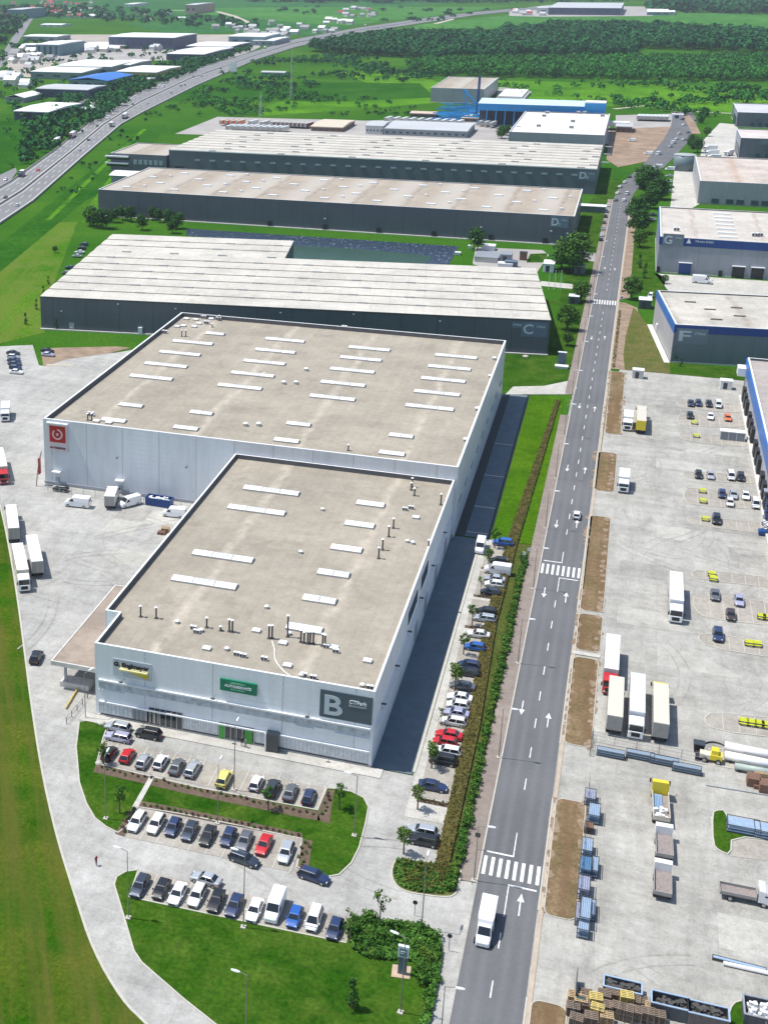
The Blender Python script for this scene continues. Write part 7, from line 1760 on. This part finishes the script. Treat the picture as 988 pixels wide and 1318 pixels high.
fb(103,161,61.5,57.5,54,M('far_pink_wall',(.35,.22,.20),.7,.1),FRW,'low shed with a reddish wall behind the office block'); fb(140,224,62,47,42,FNV,FRW,'big dark navy hall with a white roof edge and a long front',0,9)
fb(167,194,60,52.5,47,FGW,FRG,'grey gabled shed standing before the big navy hall',3,2); fb(30,73,52,46.5,44,FGW,FRW,'long narrow white-roofed shed near the straight road'); fb(27.5,46,60,57.5,55.5,FGW,FRW,'small white-roofed shed left of the glazed office')
fb(214,262,77,69,60,FNV,FRW,'dark-fronted hall with a broad white roof near the motorway'); fb(240,297,66,59,53.5,FNV,FRW,'white-roofed hall right behind the one near the motorway'); fb(294,340,57,46.5,42,FTL,FRW,'teal-walled hall with a pale roof beside the motorway')
fb(150,201,101,92,84,FYW,FRW,'yellow-walled hall with a white roof above the motorway'); fb(52,79,34,31.5,30,FW_,FRW,'thin white strip building alone in the far fields'); fb(174,195,105,102,100,FTL,FRG,'narrow pale shed among the trees above the motorway',0,2)
fb(325,352,58,52,47,FGW,FRW,'grey shed beyond the teal-walled hall'); fb(100,125,141,138,136,FW_,FRW,'low white tent row beside the nearest town yard'); fb(78,130,143.5,141,138,FW_,FRG,'long low white sheds by the motorway scrub')
fb(705,798,18.5,9.5,3,FNV,FRG,'big grey warehouse far off behind the wood',0,8,'warehouse','warehouse'); fb(832,860,19,15,11,FTL,FRW,'small white-roofed farm hall far off right of the big warehouse'); fb(860,868,19,15,13,FW_,FRW,'tiny white building beside the far farm hall',0,1)
fb(690,706,17,10,8,FW_,FRG,'white annex left of the far grey warehouse',0,1); fb(10,28,24,12,9,FTL,FRG,'teal apartment block at the top left beside the straight road',0,4,'building','apartment_building'); fb(238,252,17,6,3,M('far_brick',(.45,.28,.24),.7,.1),FRG,'lone brick farmhouse at the end of the pale track',0,2,'house','farmhouse')
fb(0,12,31,27,25,FW_,FRG,'pale flat building at the left edge below the straight road end'); fb(160,172,8,5,3,FW_,FRW,'white strip shed in the far fields',0,2); fb(226,238,25,22.5,21.5,FW_,FRW,'white barn alone in the dark far field',0,1); fb(207,213,20,17,16,FW_,FRW,'tiny white barn next to trees in the far field',0,1); fb(104,118,23,20,18,FW_,FRW,'white gabled barn at the edge of the red-roofed houses',3,1)
# houses
TER = M('red_roof_tiles',(.34,.05,.055),.8,.15,.05); GRT = M('grey_roof_tiles',(.30,.29,.30),.8,.15,.05); HW = M('house_wall',(.58,.55,.50),.8,.08,.05); CRW = M('cream_house_wall',(.50,.44,.34),.8,.08,.05)
def house_kit(w, d, h):
    return (MB().box(-w/2,-d/2,0,w/2,d/2,h), MB().loft([[(-w/2-.5,-d/2-.6,h),(-w/2-.5,0,h+d*.38),(-w/2-.5,d/2+.6,h)],[(w/2+.5,-d/2-.6,h),(w/2+.5,0,h+d*.38),(w/2+.5,d/2+.6,h)]]))
hk = [house_kit(13,10,5.5), house_kit(16,11,4.5), house_kit(10,9,6.5)]
HM = [(k[0].mesh('wall',[HW]), k[1].mesh('roof',[TER])) for k in hk]
def houses(poly, n, group, lab, roofs, seed):
    rn = random.Random(seed); P = [G(*p) for p in poly]; xs = [p[0] for p in poly]; ys = [p[1] for p in poly]; k = 0; used = []
    while k < n:
        px, py = rn.uniform(min(xs),max(xs)), rn.uniform(min(ys),max(ys)); ins = False; j = len(poly)-1
        for i in range(len(poly)):
            a, b = poly[i], poly[j]
            if (a[1] > py) != (b[1] > py) and px < (b[0]-a[0])*(py-a[1])/(b[1]-a[1])+a[0]: ins = not ins
            j = i
        if not ins or any(abs(px-u)+abs(py-v)*2 < 2.6 for u, v in used): 
            if rn.random() < .001: k += 1
            continue
        used.append((px,py)); p = G(px, py); me = rn.choice(HM); rc = rn.choice(roofs)
        t = thing('house', lab, 'house', (p.x,p.y,0), rn.uniform(-.6,.6), group); link('wall', me[0], t); r = link('roof', me[1], t); r.material_slots[0].link = 'OBJECT'; r.material_slots[0].material = rc; t.scale = (rn.uniform(.65,1.0),)*3; k += 1
houses([(0,6),(45,2),(44,12),(30,22),(0,26)], 16, 'houses left of the straight far road', 'small house with a red or grey roof left of the straight road, top left corner', [TER,TER,GRT], 1)
houses([(56,0),(120,0),(118,12),(100,24),(70,20),(56,10)], 30, 'red-roofed houses right of the straight far road', 'small house among the red-roofed cluster right of the straight road', [TER,TER,TER,GRT], 2)
houses([(320,34),(350,31),(400,36),(438,40),(420,46),(340,50),(322,44)], 30, 'pale houses above the motorway', 'small pale-roofed house in the hamlet along the motorway', [FRW,FRG,GRT], 3)
houses([(436,14),(470,9),(486,14),(480,22),(440,22)], 18, 'houses of the far hamlet', 'small dark-roofed house in the hamlet far beyond the motorway', [GRT,FRG,TER], 4)
houses([(410,27),(460,27),(462,31),(412,31)], 7, 'white sheds below the far hamlet', 'small white shed on the field below the far hamlet', [FRW], 5)
houses([(272,36),(330,33),(330,42),(280,42)], 12, 'pale houses behind the town halls', 'small pale house behind the teal-walled hall', [FRW,GRT,FRG], 6)
houses([(15,62),(70,66),(66,84),(30,92),(10,84)], 20, 'small sheds left of the white halls', 'small white or grey shed in the cluttered yard left of the white halls', [FRW,GRT,FRG], 7)
houses([(170,62),(215,62),(212,66),(150,68),(84,68),(90,66)], 14, 'small sheds before the navy hall', 'small white shed or tent in front of the big navy hall', [FRW,FRG], 8)
houses([(660,14),(704,13),(704,20),(658,20)], 8, 'sheds left of the far warehouse', 'small pale shed in the yard left of the far warehouse', [FRW,TER,FRG], 9)
houses([(0,95),(40,105),(36,118),(0,112)], 7, 'sheds under the trees at the left edge', 'small white-roofed shed under the trees at the left edge', [FRW,FRG], 10)
# ------------------------------------------------------------ yards behind D1: trailers, sheds, crane
def yard_trailers(pa, pb, n, col, top, lab, grp, deg=80):
    for k in range(n):
        f = k/max(1,n-1); px, py = pa[0]+(pb[0]-pa[0])*f, pa[1]+(pb[1]-pa[1])*f; p = G(px, py, 2)
        t = put(lorry_kit('trailer')[:2], 'semi_trailer', '%s from left, %s' % (ORD[k], lab), 'trailer', p.x, p.y, deg, None, grp, .15)
        for o in t.children:
            if o.name.startswith('trailer'): o.material_slots[0].link = 'OBJECT'; o.material_slots[0].material = PAINT[col]; o.material_slots[1].link = 'OBJECT'; o.material_slots[1].material = PAINT[top]
yard_trailers((297,164),(366,166),10,'dirty white','white','white trailer in the long near row behind the white ribbed roof','white trailers behind the fourth warehouse')
yard_trailers((355,159),(397,161),9,'maroon','cream','dark red trailer in the row left of the tan-roofed shed','dark red trailers behind the fourth warehouse')
yard_trailers((289,157),(309,158),4,'orange','cream','orange-sided trailer at the left end of the rear row','orange trailers behind the fourth warehouse')
yard_trailers((326,158),(341,159),2,'dirty white','white','white trailer between the orange and dark red rows','two white trailers in the rear row')
yard_trailers((500,153.5),(592,158),10,'dirty white','white','white trailer in the row behind the long silver shed','white trailers behind the silver shed')
yard_trailers((620,158),(634,160),3,'dirty white','white','white trailer beside the green tree by the white warehouse','white trailers by the green tree')
yard_trailers((822,151),(858,152),8,'white','white','white trailer in the row near the end of the road','white trailers at the end of the road',85)
fb(493,600,173,165.5,157,FGW,FRG,'long silver shed right behind the white ribbed roof',0,12,'shed','storage_shed'); fb(470,492,172,162,156,FW_,FRG,'white boxy cabins left of the long silver shed',0,5,'cabin','site_cabin')
fb(400,440,168,163,154,M('far_brown_wall',(.20,.13,.10),.8,.1),M('far_tan_roof',(.55,.48,.38),.8,.1),'brown shed with a tan roof behind the fourth warehouse',0,5,'shed','storage_shed')
fb(528,560,150,147,144,M('far_brown_wall'),M('far_pink_roof',(.55,.42,.36),.8,.1),'low shed with a pinkish roof by the blue steel yard',0,3,'shed','storage_shed'); fb(594,616,156,152,144,M('far_brown_wall'),M('far_tan_roof'),'tan-roofed hut beside the blue crane',0,2,'shed','storage_shed')
fb(792,812,170,163,158,M('far_brown_wall'),FRG,'brown shed at the edge of the digging site',0,3,'shed','storage_shed')
# blue steelwork
BST = M('bright_blue_cladding'); rn = random.Random(3); mb = MB()
a, b = G(556,150), G(608,148)
for k in range(70):
    x = a.x+(b.x-a.x)*rn.random(); y = a.y+rn.uniform(-30,60); L = rn.uniform(6,22); an = rn.uniform(-.4,.4); z = rn.uniform(.3,6)
    mb.tube((x,y,z),(x+math.cos(an)*L,y+math.sin(an)*L,z+rn.uniform(-.5,1)),.6,4)
tag(mb.build('steel_stockpile', BST, None), 'heap of bright blue steel sections left of the raised blue hall', 'steel heap')
p = G(613,155); t = thing('tower_crane', 'dark blue crane mast standing before the raised blue hall', 'crane', (p.x,p.y,.1)); MB().box(-.9,-.9,0,.9,.9,34).build('mast', M('crane_blue',(.01,.06,.20),.5,.05), t); MB().box(-3,-3,0,3,3,5).build('base', BST, t); MB().tube((0,0,12),(-12,0,24),.8,6).build('jib', BST, t)
MB().tube((-6,0,3),(-12,0,24),.5,6).build('stay', BST, t)
p = G(813,180,1.5)
for px, py, lab in ((813,180,'white van on the digging site, nearer the shaded hall'),(834,197,'white van at the edge of the digging site by the road')):
    p = G(px, py, 1); put(far_kit('van'), 'parked_van', lab, 'van', p.x, p.y, 170, 'white', None, .15)
# lorries by the far right yard
for k, (px, py) in enumerate(((914,190),(916,196),(918,202))):
    p = G(px, py, 2); lorryw('box_truck', p.x, p.y, 200, 'white', '%s white lorry backed into the row left of the slate halls' % ('farthest','middle','nearest')[k], group='lorries by the slate halls')
p = G(938,196,2); lorryw('box_truck', p.x, p.y, 240, 'white', 'single grey-white lorry standing at the docks of the slate halls')
# pylons in the field
for px, pyb, pyt, lab in ((374,128,60,'thin lattice mast in the meadow beyond the fourth warehouse'),(335,150,118,'short mast behind the trailers')):
    p = G(px, pyb); h = min(45, hgt(px, pyb, pyt)); t = thing('lattice_mast', lab, 'mast', (p.x,p.y,0)); mb = MB()
    for s in (-1,1):
        for q in (-1,1): mb.tube((s*1.2,q*1.2,0),(s*.2,q*.2,h),.10,4)
    for k in range(int(h/3)):
        z = k*3; w_ = 1.2-z/h; mb.tube((-w_,-w_,z),(w_,w_,z+3),.06,4); mb.tube((w_,-w_,z),(-w_,w_,z+3),.06,4)
    mb.build('lattice', GALV, t)
fb(336,366,96,93.5,92,FGW,FRG,'low grey ruin in the meadow beside the motorway',0,6,'ruin','ruined_building')
# ------------------------------------------------------------ haze: thin air over the whole site
mh = bpy.data.materials.new('haze_air'); mh.use_nodes = True; nh = mh.node_tree; nh.nodes.clear()
pv = nh.nodes.new('ShaderNodeVolumePrincipled'); pv.inputs['Color'].default_value = (.80,.90,1,1); pv.inputs['Density'].default_value = .00006; pv.inputs['Anisotropy'].default_value = .2
oh = nh.nodes.new('ShaderNodeOutputMaterial'); nh.links.new(pv.outputs[0], oh.inputs['Volume'])
hz = MB().box(-9500,-900,-1.2,9500,14500,150).build('haze', mh); tag(hz, kind='stuff')
